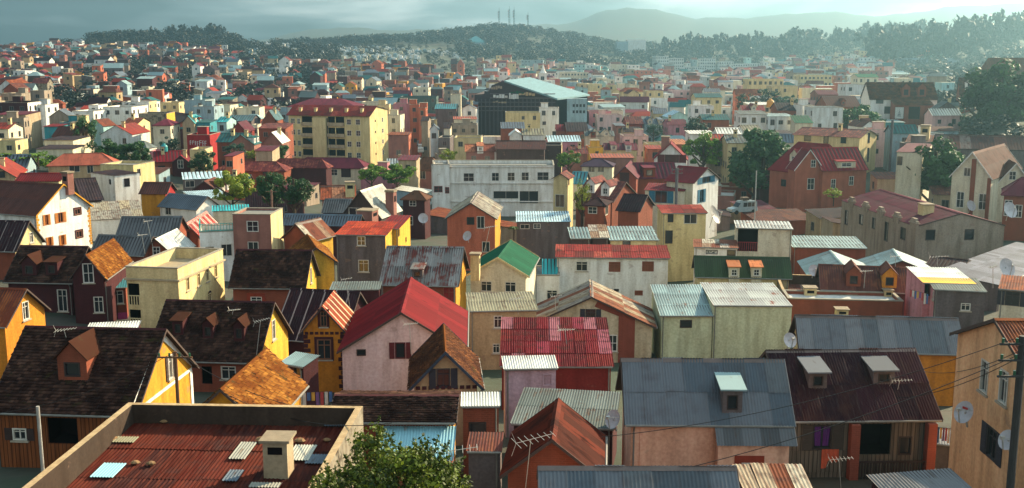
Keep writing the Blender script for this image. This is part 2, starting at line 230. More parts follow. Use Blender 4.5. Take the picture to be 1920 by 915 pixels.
# ---------------------------------------------------------------- window kit
WMESH={}
WST=dict(plain=('c9c2b4',1),white=('d4d0c6',2),dark=('3a2e2a',0),shutter=('c9c2b4',1),shutterred=('5a1a1e',0),shutterdark=('3a3436',1),shutteror=('a8622a',1),brickframe=('8a5a40',1),redsurround=('d4d0c6',2),blue=('2f5f74',1),redwin=('8a3030',2),far=('7a746c',1),arch=('d0b888',1),board=('c0a2aa',0),board2=('8a4a34',1))
SHCOL=dict(shutter='3a2a26',shutterred='5c1a20',shutterdark='33323a',shutteror='b06a24',curtain='4a4038',blue='2f6a80')
def bar(mb,x0,x1,z0,z1,m,y0=-.03,y1=.1): mb.box(x0,x1,y0,y1,z0,z1,m)
def window(parent,M,w,h,st,near):
    base={'reddoor':'board2','poster':'dark','sign':'dark','curtain':'dark','tealdiamond':'dark','greenpanel':'dark','open':'dark','balcony':'dark','redrail':'dark'}.get(st,st)
    key=(st,round(w,2),round(h,2),near)
    if key not in WMESH:
        fc,mul=WST.get(base,WST['plain']); fm=plain('frame_'+fc,fc,.6); fr=MB(); t=min(.07,w*.1); a,b=w/2,h/2; pn=MB(); ex=[]
        pm={'board':wallmat('pinktin'),'board2':plain('board_wood','7a4630',.7)}.get(base,glass())
        if st in('open','balcony','redrail'):
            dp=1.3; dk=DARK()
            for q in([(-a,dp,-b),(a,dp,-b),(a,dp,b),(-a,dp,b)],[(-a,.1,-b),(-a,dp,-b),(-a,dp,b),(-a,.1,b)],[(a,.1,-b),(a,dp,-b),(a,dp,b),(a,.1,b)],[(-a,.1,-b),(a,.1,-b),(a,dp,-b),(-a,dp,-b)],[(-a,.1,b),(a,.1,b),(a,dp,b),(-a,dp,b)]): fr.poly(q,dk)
            if st!='open':
                rm=plain('rail_cream','cbb98c',.7) if st=='balcony' else plain('rail_red','8a2430',.6); r=MB(); bar(r,-a,a,-b+min(1,h*.45)-.07,-b+min(1,h*.45),rm,-.06,.06); k=max(3,int(w/.22))
                for i in range(k+1): x=-a+.04+(w-.08)*i/k; bar(r,x-.035,x+.035,-b,-b+min(1,h*.45)-.07,rm,-.04,.03)
                ex.append(('balustrade',r.mesh('balustrade')))
        else:
            bar(fr,-a,-a+t,-b,b,fm); bar(fr,a-t,a,-b,b,fm); bar(fr,-a+t,a-t,-b,-b+t,fm); bar(fr,-a+t,a-t,b-t,b,fm)
            if mul>=1: bar(fr,-t*.35,t*.35,-b+t,b-t,fm,.03,.09)
            if mul>=2: bar(fr,-a+t,a-t,-t*.3,t*.3,fm,.035,.085)
            if near and mul==1: bar(fr,-a+t,a-t,b*.4-.02,b*.4+.02,fm,.035,.085)
            pc=dict(poster='c8c8c0',sign='d0d0c8',tealdiamond='2a7a84',greenpanel='4a8a2a',reddoor='8a2020')
            if st in pc: pm=plain('panel_'+pc[st],pc[st],.6)
            pn.poly([(-a+.01,.08,-b+.01),(a-.01,.08,-b+.01),(a-.01,.08,b-.01),(-a+.01,.08,b-.01)],pm); 
            if st in SHCOL or st=='curtain':
                sm=plain('shutter_'+SHCOL[st],SHCOL[st],.7)
                for sg in(-1,1):
                    q=MB(); sw=w*.5; q.box(-sw/2,sw/2,-.045,-.012,-b,b,sm)
                    for i in range(1,5): z=-b+h*i/5; q.box(-sw*.42,sw*.42,-.058,-.047,z-h*.03,z+h*.03,sm)
                    ex.append(('shutter',q.mesh('shutter'),sg*(a+sw/2+.03)))
            if st=='brickframe' or st=='redsurround':
                sm=wallmat('dbrick') if st=='brickframe' else plain('surround_red','8a3420',.8); e=.16 if st=='brickframe' else .3; q=MB()
                bar(q,-a-e,-a,-b-e*.5,b+e,sm,-.05,-.004); bar(q,a,a+e,-b-e*.5,b+e,sm,-.05,-.004); bar(q,-a,a,b,b+e,sm,-.05,-.004); bar(q,-a,a,-b-e*.5,-b,sm,-.05,-.004); ex.append(('surround',q.mesh('surround')))
            if st=='arch':
                q=MB(); sm=wallmat('creamlit'); k=8
                for i in range(k):
                    a0,a1=math.pi*i/k,math.pi*(i+1)/k; r0,r1=a,a+.12
                    q.poly([(r0*math.cos(a0),-.03,b+r0*math.sin(a0)*.6),(r1*math.cos(a0),-.03,b+r1*math.sin(a0)*.6),(r1*math.cos(a1),-.03,b+r1*math.sin(a1)*.6),(r0*math.cos(a1),-.03,b+r0*math.sin(a1)*.6)],sm)
                    q.poly([(0,-.012,b),(r0*math.cos(a0),-.012,b+r0*math.sin(a0)*.6),(r0*math.cos(a1),-.012,b+r0*math.sin(a1)*.6)],glass())
                ex.append(('arch_head',q.mesh('arch_head')))
            if near and st in('plain','white','shutter','shutteror','arch','brickframe','redsurround'):
                q=MB(); q.box(-a-.1,a+.1,-.1,-.002,-b-.09,-b-.005,plain('sill','a89a86',.8)); ex.append(('sill',q.mesh('sill')))
            if st=='sign':
                q=MB(); bm=plain('sign_black','18181a',.6)
                bar(q,-a+.05,a-.05,b-.07,b-.04,bm,.06,.075); bar(q,-a+.05,a-.05,-b+.04,-b+.07,bm,.06,.075)
                for x0,x1,z0,z1 in((-.42,-.3,-.1,.1),(-.24,-.2,-.1,.1),(-.14,-.02,-.03,.1),(.05,.3,-.1,0),(.12,.42,.02,.06)): bar(q,x0*w/1.2,x1*w/1.2,z0*h/.45,z1*h/.45,bm,.06,.075)
                ex.append(('sign_mark',q.mesh('sign_mark')))
            if st=='poster':
                q=MB(); gm=plain('poster_grey','6a6c6c',.7)
                for k in range(5): bar(q,-w*.2+k*.05*w,w*.2-k*.04*w,-h*.3+k*.13*h,-h*.22+k*.13*h,gm,.06,.075)
                ex.append(('poster_print',q.mesh('poster_print')))
            if st=='curtain':
                q=MB(); cm=plain('curtain_purple','5a2470',.8); k=14
                for i in range(k):
                    if i in(6,7): continue
                    x0,x1=-a+.06+(w-.12)*i/k,-a+.06+(w-.12)*(i+1)/k; y0,y1=(.02 if i%2 else .05),(.05 if i%2 else .02); q.poly([(x0*.8,y0,-b*.7),(x1*.8,y1,-b*.7),(x1,y1,b-.08),(x0,y0,b-.08)],cm)
                ex.append(('curtain',q.mesh('curtain')))
        if not near and pn.f and not ex:
            pm_=pn; 
            for f in pn.f: fr.poly([pn.v[i] for i in f],pn.mats[0])
            pn=MB()
        WMESH[key]=(fr.mesh('window'),pn.mesh('pane') if pn.f else None,ex)
    f,p,ex=WMESH[key]
    nm={'reddoor':'door','open':'opening','balcony':'loggia','redrail':'loggia','sign':'sign','poster':'poster'}.get(st,'window')
    o=link(nm,f,parent,M)
    if p: link('panel' if st in('poster','sign','reddoor','tealdiamond','greenpanel','board','board2') else 'pane',p,o)
    for e in ex: link(e[0],e[1],o,Matrix.Translation((e[2],0,0)) if len(e)>2 else None)
    return o
# ---------------------------------------------------------------- roof surfaces
def wavy(name,U,Sl,pitch,amp,mat,rows=1,u0=0,zlap=.012):
    """corrugated sheet surface: x along ridge 0..U, y up the slope 0..Sl, z normal"""
    n=max(2,int(U/pitch*4)); xs=np.linspace(0,U,n+1); zs=amp*np.cos(xs/pitch*2*math.pi); V=[];Fq=[];UV=[]
    for r in range(rows):
        y0,y1=Sl*r/rows-(.06 if r else 0),Sl*(r+1)/rows; b=len(V)*0+sum(len(v) for v in V)
        lo=np.stack([xs,np.full(n+1,y0),zs+zlap],1); hi=np.stack([xs,np.full(n+1,y1),zs],1); V.append(lo); V.append(hi)
        i=np.arange(n); Fq.append(np.stack([b+i,b+i+1,b+n+1+i+1,b+n+1+i],1))
        UV.append(np.stack([np.stack([xs[:-1]+u0,np.full(n,y0)],1),np.stack([xs[1:]+u0,np.full(n,y0)],1),np.stack([xs[1:]+u0,np.full(n,y1)],1),np.stack([xs[:-1]+u0,np.full(n,y1)],1)],1).reshape(-1,2))
    return npmesh(name,np.concatenate(V),np.concatenate(Fq),[mat],np.concatenate(UV))
def tiles(name,U,Sl,mat,size,seed,U1=None,x1=0):
    rg=np.random.default_rng(seed); nr=max(2,int(Sl/(size*.85))); nc=max(2,int(U/size)); r,cc=np.meshgrid(np.arange(nr),np.arange(nc),indexing='ij'); r=r.ravel(); cc=cc.ravel(); n=len(r)
    ph=Sl/nr; wd=U/nc; x0=cc*wd+(r%2)*wd*.5-wd*.25+rg.normal(0,.05*wd,n); y0=r*ph+rg.normal(0,.06*ph,n); z0=.06+np.abs(rg.normal(0,.022,n)); zt=.012+rg.normal(0,.004,n); sk=rg.normal(0,.02,n)
    w2=wd*.94; P=np.zeros((n,6,3)); P[:,0]=np.stack([x0,y0,z0],1); P[:,1]=np.stack([x0+w2,y0+sk*wd,z0+rg.normal(0,.006,n)],1); P[:,2]=np.stack([x0+w2,y0+ph*1.12,zt],1); P[:,3]=np.stack([x0,y0+ph*1.12,zt],1); P[:,4]=np.stack([x0,y0,z0-.04],1); P[:,5]=np.stack([x0+w2,y0+sk*wd,z0-.04],1)
    b=np.arange(n)*6; Fq=np.concatenate([np.stack([b,b+1,b+2,b+3],1),np.stack([b+4,b+5,b+1,b],1)]); tn=rg.beta(1.5,2.2,n); P[:,:,0]=np.clip(P[:,:,0],-.04,U+.04)
    return npmesh(name,P.reshape(-1,3),Fq,[mat],None,np.concatenate([tn,tn]))
SHM={}
def slope(parent,O,ux,up,U,Sl,roof,d,sheet,seed,first):
    """one roof slope; O lower left corner, ux along, up the slope"""
    nz=ux.cross(up); kind,k=roof.split(':'); M=frame(O,ux,up,nz); rg=random.Random(seed)
    if kind=='corr':
        pitch=.13 if d<60 else .2 if d<100 else .36 if d<180 else .7; amp=.017 if pitch<.25 else .026
        if d>420: amp=0
        return wavy('roof',U,Sl,pitch,amp,corrmat(k),max(1,int(round(Sl/2.4))) if d<180 else 1,rg.random()*50),M
    if kind=='tile' :
        return tiles('tiles',U,Sl,tilemat(k),.21 if d<60 else .25 if d<80 else .31 if d<110 else .5 if d<250 else .8,seed),M
    if kind=='sheets':
        sw,sh=sheet; nx,ny=max(1,round(U/sw)),max(1,round(Sl/sh)); sw2,sh2=U/nx,Sl/ny; key=(k,round(sw2,3),round(sh2,3),d<70)
        if key not in SHM:
            p=.13 if d<70 else .24 if d<150 else .5; SHM[key]=[wavy('sheet',sw2*1.05,sh2*1.06,p,.015,sheetmat(k),1,0,.02) for _ in range(1)]
        for i in range(nx):
            for j in range(ny):
                if k=='scrap' and rg.random()<.1: continue
                jt=.012 if k!='scrap' else .05
                m=M@Matrix.Translation((i*sw2+rg.uniform(-.02,.02),j*sh2-rg.uniform(.0,.08)*(2 if k=='scrap' else 1),.02+.012*(i%2)+.006*(j%2)))@Matrix.Rotation(rg.gauss(0,jt*.6),4,'Z')
                link('sheet',SHM[key][0],parent,m)
    return None,M
TN=[-0.63, -0.48, -0.36, -0.24, -0.12, 0.0, 0.12, 0.24, 0.36, 0.48, 0.645]
ROW=[12, 30, 42, 55, 75, 100, 130, 200, 300, 420, 600, 850, 1150, 1450, 2000, 3000, 4200, 5600, 7500]
TZ=[[-16, -16, -16, -16, -16, -16, -16, -16, -16, -16, -16], [-17.5, -17.5, -17.5, -17.5, -17.5, -17.5, -17.5, -17.5, -17.5, -17.5, -17.5], [-18.7, -18.7, -18.7, -18.7, -18.7, -18.7, -18.7, -18.7, -18.7, -18.7, -18.7], [-20.3, -20.3, -20.3, -20.3, -20.3, -20.3, -20.3, -20.3, -20.3, -20.3, -20.3], [-22.5, -22.5, -22.5, -22.5, -22.5, -22.5, -22.5, -22.5, -22.5, -22.5, -21], [-22, -22.5, -23.2, -24.3, -25, -25.5, -25.7, -25.7, -25, -23.5, -20], [-22, -23, -24, -26, -27, -27.5, -27.5, -26.8, -25, -23, -18], [-23, -24.8, -25.5, -27.5, -29.5, -30.5, -30.3, -28, -25.5, -22.5, -14], [-20, -22, -24.5, -27, -31, -31.5, -30, -28, -21, -14, -6], [-16, -19.5, -21.5, -25, -29, -30, -27.5, -25, -22, -15, -8], [-12, -15.5, -16, -19, -22, -28.5, -27, -24, -22, -18, -10], [-4, -6, -5, -7.5, -10, -23, -25, -23.5, -18, -6, 5], [-1, 3, 14, 10, 5, -4, -17, -13, -2, 22, 30], [-6, -2, 8, 2, 15, 31, 7, 13, 27, 42, 45], [-14, -12, -8, -10, -8, -5, -5, 5, 20, 40, 40], [-24, -24, -24, -24, -24, -24, -24, -24, -24, -24, -24], [0, 0, 0, 0, 0, 0, 0, 0, 0, 0, 0], [0, 0, 0, 0, 0, 0, 0, 0, 0, 0, 0], [-40, -40, -40, -40, -40, -40, -40, -40, -40, -40, -40]]
HOUSES=[
('tile_house','house with large dark tiled roof,single dormer and yellow gable,lower left','','gable',-20.9,51.95,23.27,-0.08,7.3,7.97,3.17,0.3,{'a': 'wood','1': 'ochre','0': 'brick','b': 'brick'},'tile:dark',[('1',0.92,0.94,0.55,1.25,'shutter'),('a',-2.28,-1.14,0.7,0.6,'shutter'),('a',-0.16,-0.92,1.5,1.3,'open')],[('a',-0.06,-2.05,1.54,1.45,1.2,'gable','brick')],[],{'trim': 'white'}),
('rust_roof_building','flat roofed building with rusty corrugated sheets inside a mossy parapet,bottom left','','flat',-10.13,32.94,27.2,-0.048,8.8,9.86,0.0,0.0,'stain','sheets:rust',[],[],[(2.42,0.52,-0.5,0.8,1.0)],{'drop': 0.75,'rdrop': 0.35,'sheet': (0.82,2.3)}),
('orange_tile_house','house with lit orange tiled roof just behind the rusty parapet roof','','gable',-11.97,46.09,24.34,1.492,6.35,3.89,1.79,0.3,'ochre','tile:orange',[],[],[],{}),
('dormer_tile_house','dark tiled house with three small dormers and a bright yellow right gable','','gable',-19.62,69.96,20.46,-0.097,7.52,7.53,3.14,0.3,{'a': 'brick','1': 'yellow','0': 'brick','b': 'brick'},'tile:dark',[('1',0.4,1.13,0.7,1.4,'plain'),('a',1.66,-0.77,1.0,0.9,'plain'),('a',0.2,-0.98,0.7,1.2,'open')],[('a',-2.12,-1.87,1.58,0.7,1.0,'shed','dbrick'),('a',-0.03,-2.01,1.46,0.7,1.0,'gable','dbrick'),('a',2.1,-2.09,1.4,0.7,1.1,'gable','dbrick')],[],{}),
('quoined_house','orange-yellow gabled house with brown brick quoins and striped rust roof side','','gable',-12.08,68.44,22.26,1.575,4.75,3.2,1.86,0.3,'orange','corr:ruststripe',[('0',0.01,1.01,0.42,1.0,'brickframe'),('0',-0.01,-1.01,0.9,1.35,'brickframe')],[],[],{'quoin': 1}),
('stripe_roof_house','long house under a dark maroon metal roof with pale seams','','gable',-14.71,81.99,18.44,-0.241,5.89,7.23,3.22,0.3,'dbrick','corr:darkstripe',[('1',-2.89,3.84,0.7,1.0,'plain')],[],[],{}),
('pink_red_roof_house','pale pink house with large bright red metal roof','','gable',-6.69,65.95,22.61,1.606,10.02,7.69,2.39,0.3,'pink','corr:red',[('0',-0.11,0.02,0.62,1.0,'shutterred'),('0',-2.42,-0.08,0.55,0.4,'dark')],[],[],{}),
('brown_tile_house','brown tiled house with ochre gable and blue bargeboard in front of the pink house','','gable',-3.61,55.2,23.05,1.651,5.82,3.82,1.98,0.3,'tan','tile:brown',[('0',-0.12,0.56,0.7,1.05,'shutterdark')],[],[],{'barge': 'slate','band': 1}),
('low_tile_house','low dark tiled roof with chipped ridge above a turquoise metal lean-to','','gable',-5.3,47.07,23.97,-0.01,5.71,4.3,0.53,0.3,{'a': 'brick','1': 'ochre','0': 'brick','b': 'brick'},'tile:dark',[],[],[],{'leanto': ('a',2.2,0.75,'corr:turq',0.48,1.0)}),
('patchwork_roof_house','house under a patchwork of red and maroon corrugated sheets','','shed',2.67,64.07,21.71,-0.012,6.78,6.16,1.43,0.15,{'a': 'dred','1': 'ochre','0': 'brick','b': 'brick'},'sheets:red',[],[],[],{'sheet': (0.72,1.5)}),
('pink_tin_hut','small pale pink tin-clad hut with white corrugated roof','','shed',0.94,55.17,23.6,0.069,2.92,1.73,0.23,0.12,'pinktin','corr:white',[('a',0.9,-0.67,0.5,0.65,'board')],[],[],{}),
('grey_lean_roof','low workshop with broad dull grey-green sheet roof behind the satellite dish','','shed',2.7,49.73,22.88,-0.158,4.91,4.57,0.33,0.15,'dbrick','corr:greygreen',[],[],[],{}),
('orange_rust_gable_house','dark gabled house with brick gable and glowing orange rust roof strip','','gable',1.75,41.16,23.91,1.478,4.95,4.04,1.59,0.3,'brick','corr:orangerust',[],[],[],{}),
('blue_strip_roof_house','blue-grey corrugated roof cut off by the bottom edge of the view','','gable',4.11,33.22,25.77,-0.004,6.49,2.42,0.83,0.24,'peach','sheets:bluegrey',[],[],[],{'sheet': (0.95,1.9)}),
('rust_scrap_shed','small shed roofed with curling rusty sheets at the bottom edge','','shed',8.67,33.58,26.02,-0.038,2.24,2.01,0.12,0.15,'dbrick','sheets:scrap',[],[],[],{'sheet': (0.6,1.6)}),
('blue_roof_peach_house','peach house under a big slate-blue corrugated roof with one dormer','','gable',8.53,46.12,24.28,-0.019,7.27,4.81,2.22,0.3,'peach','sheets:bluegrey',[('a',1.66,-1.96,0.66,0.95,'redsurround')],[('a',1.02,-1.65,0.7,0.85,1.1,'shed','dconc')],[],{'sheet': (0.95,2.0),'ext': ('a',0.53,1.0,0.95,'corr:blue'),'pil': 1}),
('maroon_veranda_house','dark maroon roofed house with plank walls,brick pillars and shaded veranda','','gable',15.92,50.0,23.5,0.034,7.28,7.06,2.32,0.3,'wood2','sheets:maroond',[('a',-1.77,-0.88,0.9,1.2,'curtain'),('a',0.7,-1.01,1.5,1.5,'open'),('a',2.12,-1.33,0.6,0.9,'dark')],[('a',-1.67,-1.59,1.27,0.85,0.8,'shed','dconc'),('a',1.51,-1.47,1.35,1.0,0.7,'shed','dconc')],[],{'sheet': (0.95,2.1),'veranda': 1}),
('grey_long_roof_house','long light grey corrugated roof with orange wall beneath it','','gable',22.56,64.31,22.16,-0.089,9.85,3.82,1.72,0.3,{'a': 'orange','0': 'cream','1': 'orange','b': 'orange'},'sheets:greyl',[('0',-1.28,0.03,0.5,0.8,'dark')],[],[],{'sheet': (1.0,2.2)}),
('orange_house','tall weathered orange house at the right edge with two upper windows','','gable',22.84,40.76,27.97,-0.024,7.68,8.5,1.71,0.25,'orangew','corr:rust',[('0',-1.03,-0.94,0.75,1.35,'plain'),('0',0.76,-0.81,0.75,1.35,'plain'),('0',0.14,-3.38,0.95,1.3,'shutterdark')],[],[],{}),
('flat_sheet_roof','low lean-to with dull flat grey sheet roof,bottom right','','shed',13.86,34.21,25.52,0.192,3.21,1.5,0.24,0.15,'dbrick','corr:dullgrey',[],[],[],{}),
('orange_gable_house','lit orange gabled house with rust roof at the left edge','','gable',-35.42,72.2,21.92,-0.163,3.95,5.15,2.08,0.3,'orange','corr:rust',[('1',0.11,0.51,0.75,1.3,'plain')],[],[],{}),
('dark_brick_house','tall dark red brick house with steep tiled roof,two dormers and lit right slope','','gable',-41.45,95.06,20.11,-0.08,6.41,6.61,2.72,0.3,'dbrick','tile:dark',[('a',1.98,-1.61,0.9,2.0,'plain')],[('a',-1.03,-2.28,0.85,1.3,1.2,'gable','dbrick'),('a',0.99,-2.21,0.9,1.1,1.2,'shed','dbrick')],[],{}),
('dark_brick_wing','','dark_brick_house','gable',-36.32,92.59,21.08,1.653,8.38,3.16,2.14,0.3,'dbrick','tile:orange',[('0',0.02,0.6,0.9,1.7,'white'),('0',0.7,-2.21,0.8,1.4,'plain')],[],[],{}),
('white_brown_roof_house','white gabled house with orange shutters and brown roof,upper left','','gable',-58.06,124.77,22.02,-0.404,14.08,8.61,3.14,0.3,'white','corr:brown',[('1',-2.56,-0.64,0.5,1.2,'shutteror'),('1',-0.53,-0.66,0.8,1.2,'shutteror'),('1',2.07,-0.31,0.9,0.7,'brickframe'),('1',-2.35,-3.15,0.5,1.0,'shutteror'),('1',-0.47,-3.3,0.5,1.2,'shutteror'),('1',2.08,-3.01,0.9,0.8,'brickframe')],[],[(6.76,0.94,2.46,0.9,2.2)],{'quoin': 1,'barge': 'ochre'}),
('dark_roof_cream_gable_house','house with dark seamed roof and cream gable below the white shuttered house','','gable',-51.92,108.23,20.39,-0.126,5.11,5.5,2.71,0.3,{'a': 'brick','1': 'cream','0': 'brick','b': 'brick'},'corr:darkstripe',[('1',0.58,0.9,0.7,1.1,'plain')],[],[],{}),
('white_tower_house','narrow white tower-like house with dark sloping roof','','shed',-61.88,165.61,21.66,-0.716,7.38,4.4,0.12,0.1,'white','corr:dark',[('1',-0.09,-1.22,0.95,1.3,'dark'),('a',2.23,-1.05,0.5,0.8,'dark')],[],[],{}),
('grey_shed_white_wall','white walled shed with streaked grey corrugated roof left of the blue roofs','','shed',-52.62,140.04,18.84,0.405,6.47,6.87,1.41,0.15,'white','sheets:grey',[],[],[],{'sheet': (1.2,3.5)}),
('blue_slate_house','house with slate-blue metal roof behind the cream terrace building','','gable',-41.03,120.3,19.81,0.025,6.86,5.18,1.88,0.3,'brick','corr:blue',[],[],[],{}),
('blue_slope_house','low slate-blue roof in front of the longer blue roof','','gable',-40.95,111.42,19.23,-0.203,6.34,3.82,1.77,0.3,'brick','corr:blue',[],[],[],{}),
('pale_roof_house','small brick house with pale silvery roof catching the sun','','gable',-37.25,113.36,18.94,1.544,6.79,4.06,1.91,0.3,'brick','corr:white',[('0',-0.06,0.6,0.8,0.9,'white')],[],[],{}),
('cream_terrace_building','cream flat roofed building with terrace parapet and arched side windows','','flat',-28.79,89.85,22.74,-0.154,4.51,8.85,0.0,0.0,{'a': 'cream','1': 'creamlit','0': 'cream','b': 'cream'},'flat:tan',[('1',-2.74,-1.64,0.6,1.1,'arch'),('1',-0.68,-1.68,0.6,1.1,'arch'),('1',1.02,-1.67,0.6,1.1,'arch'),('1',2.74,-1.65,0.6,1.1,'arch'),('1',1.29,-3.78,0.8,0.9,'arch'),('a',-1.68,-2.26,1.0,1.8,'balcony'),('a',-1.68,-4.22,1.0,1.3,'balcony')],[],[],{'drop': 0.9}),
('pink_base_house','narrow brick house with magenta painted base beside the cream terrace building','','shed',-35.31,93.2,19.62,0.263,1.92,2.47,0.3,0.15,'brick','corr:teal',[('a',0.09,-0.89,1.0,1.2,'plain'),('a',0.11,-2.94,1.1,0.9,'plain')],[],[],{'dado': 'magenta'}),
('red_striped_roof_house','brick house with red and white striped metal roof','','gable',-38.53,128.86,18.67,1.611,9.9,3.04,1.64,0.3,'brick','corr:redstripe',[('0',-0.07,0.16,0.7,0.9,'dark')],[],[],{}),
('turquoise_balcony_house','white house with turquoise balustrade balcony','','flat',-33.04,118.26,20.64,0.258,3.89,4.76,0.0,0.0,'white','flat:tan',[('a',0.85,-2.09,1.2,1.4,'plain'),('a',0.81,-3.15,0.9,0.9,'tealdiamond'),('a',-0.94,-2.24,0.9,1.2,'dark')],[],[],{'drop': 0.5,'rail': 'turq'}),
('brick_cube_house','boxy brick house with white framed window and cream side wall','','flat',-28.5,118.4,22.55,-0.06,4.25,4.79,0.0,0.0,{'a': 'brickp','1': 'cream','0': 'brickp','b': 'cream'},'flat:grey',[('a',0.07,-1.31,1.3,1.2,'white'),('a',0.04,-3.62,1.2,1.2,'plain')],[],[],{'drop': 0.2}),
('brown_roof_yellow_gable_house','house with plain brown tiled roof and lit yellow gable in the centre left','','gable',-20.88,92.19,20.13,-0.055,6.73,5.53,2.88,0.3,{'a': 'brick','1': 'yellow','0': 'brick','b': 'brick'},'tile:dark',[('a',-1.05,-1.09,1.0,0.6,'redsurround'),('1',0.43,0.53,0.5,1.4,'plain')],[],[],{}),
('hipped_tile_house','tiled house with lit orange left slope behind the brown roofed house','','gable',-18.8,98.48,21.25,1.863,7.75,3.77,1.46,0.3,{'0': 'yellow','a': 'yellow','b': 'brick','1': 'brick'},'tile:orange',[],[],[],{}),
('patched_tin_house','brick house with patched pale tin roof streaked with rust','','gable',-23.31,120.49,19.26,1.123,4.8,4.34,1.87,0.3,{'0': 'brick','a': 'yellow','b': 'brick','1': 'brick'},'sheets:patch',[],[],[],{'sheet': (1.0,2.2)}),
('concrete_orange_roof_house','grey concrete house with orange-red tin roof and a soot-ringed window','','shed',-15.46,112.11,21.47,-0.077,5.47,6.39,0.38,0.15,{'a': 'dconc','1': 'yellow','0': 'dconc','b': 'dconc'},'sheets:orange',[('a',0.04,-0.65,0.9,1.0,'white'),('a',0.22,-3.29,1.1,1.3,'plain')],[],[],{'sheet': (1.2,3)}),
('yellow_annex','','concrete_orange_roof_house','shed',-12.86,116.09,21.5,-0.115,2.29,6.57,0.49,0.15,'yellow','corr:red',[('1',-2.75,-0.5,0.6,0.8,'dark'),('1',0.76,-1.87,0.5,0.6,'dark')],[],[],{}),
('grey_rust_streak_house','house with broad grey roof streaked by rust and a red door','','gable',-7.42,89.96,21.08,-0.08,6.69,7.53,2.61,0.3,{'a': 'brick','1': 'ochre','0': 'brick','b': 'brick'},'corr:greyrust',[('a',2.47,-0.9,1.0,1.6,'reddoor')],[('a',-0.21,-2.78,0.69,0.9,0.8,'shed','dconc')],[],{}),
('steep_white_roof_house','house with steep whitish corrugated roof and roof holes near the trees','','gable',-19.92,150.14,17.49,1.316,8.31,6.26,3.84,0.3,'dwood','corr:whitegrey',[('0',-0.79,1.07,2.2,1.2,'plain')],[],[(0.19,-2.86,0.33,1.2,3.4),(-8.65,-2.87,0.32,2.2,1.8)],{}),
('brown_brick_villa','brown brick house with hipped brown roof left of the white office building','','hip',-14.94,165.67,17.71,-0.161,4.16,4.35,1.16,0.35,'dbrick','tile:brown',[('a',-0.17,-0.6,1.1,0.9,'white'),('a',-0.72,-3.34,1.1,1.4,'white')],[],[],{}),
('salmon_house','salmon house with pale corrugated roof facing the sun','','gable',-4.92,140.03,19.18,1.516,11.53,6.71,2.09,0.3,{'0': 'salmon','a': 'ochre','b': 'salmon','1': 'salmon'},'sheets:grey',[('0',-0.07,-0.24,1.0,1.0,'dark'),('0',1.22,-0.42,1.0,1.6,'plain'),('0',1.88,-3.6,1.0,1.4,'plain'),('a',5.03,-2.53,0.7,1.0,'dark')],[],[],{'sheet': (1.3,4)}),
('green_roof_house','small cream house with bright green roof','','gable',-0.7,97.18,20.54,1.446,9.23,5.56,1.65,0.3,'creamw','corr:green',[('0',-1.06,-1.01,1.0,0.95,'plain'),('0',1.11,-1.01,1.0,0.95,'plain')],[],[(-6.7,1.65,0.67,0.75,1.9)],{'barge': 'cream'}),
('white_long_red_roof_house','long white two-storey house with red corrugated roof','','shed',10.01,105.31,20.21,-0.059,11.29,4.82,0.42,0.2,'white','sheets:redpatch',[('a',-2.99,-0.9,1.15,1.0,'plain'),('a',0.23,-0.92,1.15,1.0,'board2'),('a',3.5,-0.84,1.15,1.0,'board2'),('a',2.65,-3.52,0.8,0.5,'board2'),('a',0.45,-3.29,0.5,0.3,'dark')],[],[],{'sheet': (0.95,2.4)}),
('white_annex','','white_long_red_roof_house','flat',3.49,104.1,18.65,-0.04,2.46,4.61,0.0,0.0,'white','flat:grey',[('a',0.52,-1.88,1.05,0.95,'plain')],[],[],{'drop': 0.15}),
('teal_annex','','white_long_red_roof_house','shed',3.75,103.5,18.62,-0.033,1.56,1.7,1.23,0.08,'turqw','corr:turq2',[('a',0.1,0.43,0.9,0.5,'board2')],[],[],{}),
('stone_brick_gable_house','house with pale stone gable,brick corner and rust-streaked tin roof','','gable',6.07,79.89,19.98,1.506,5.97,9.64,2.28,0.3,'stone','sheets:streak',[('0',-0.05,0.81,0.75,1.0,'shutterdark'),('0',1.62,-1.29,0.7,1.3,'white')],[],[],{'sheet': (1.0,3.0),'brickgable': 1}),
('tan_wall_house','tan plastered house with dull olive sheet roof left of the patchwork roof','','shed',-0.8,76.24,21.99,0.082,5.02,4.84,0.28,0.15,'tan','corr:olive',[('a',-0.39,-0.85,0.6,0.9,'plain'),('a',-0.52,-2.81,0.5,0.7,'plain')],[],[],{}),
('lime_house','pale lime-green house with teal lean roof and blank plaster wall','','shed',13.1,80.5,20.7,0.0,4.1,6.0,1.1,0.15,'lime','corr:tealgrey',[('a',-0.06,-0.66,0.9,0.6,'dark'),('a',-0.2,0.4,1.9,0.65,'open')],[],[],{}),
('lime_wall_wing','','lime_house','shed',18.05,80.9,21.5,-0.03,5.9,7.0,0.25,0.05,'lime','corr:greywhite',[],[],[],{}),
('brick_terrace_building','long low brick building with white roof terrace','','flat',27.9,88.16,19.77,-0.103,9.3,3.21,0.0,0.0,'brick','flat:white',[],[],[(-2.38,1.46,-0.5,1.0,1.0),(4.18,1.57,-0.5,0.7,0.9),(-1.06,-5.51,-0.5,0.9,0.8)],{'drop': 0.25}),
('parapet_dark_roof_house','dark metal roof sunk behind a mossy parapet above the brick terrace','','flat',27.23,93.78,19.59,-0.16,6.27,8.11,0.0,0.0,'stain','sheets:dark',[],[],[],{'drop': 0.9,'rdrop': 0.5,'sheet': (1.0,3.0)}),
('green_mansard_house','long dark green roof with two yellow dormers','','gable',21.52,98.24,19.64,-0.099,8.84,4.43,1.59,0.3,'cream','corr:dgreen',[],[('a',-0.86,-1.77,0.32,0.95,1.0,'shed','creamw'),('a',1.16,-1.72,0.35,0.95,1.0,'shed','creamw')],[],{}),
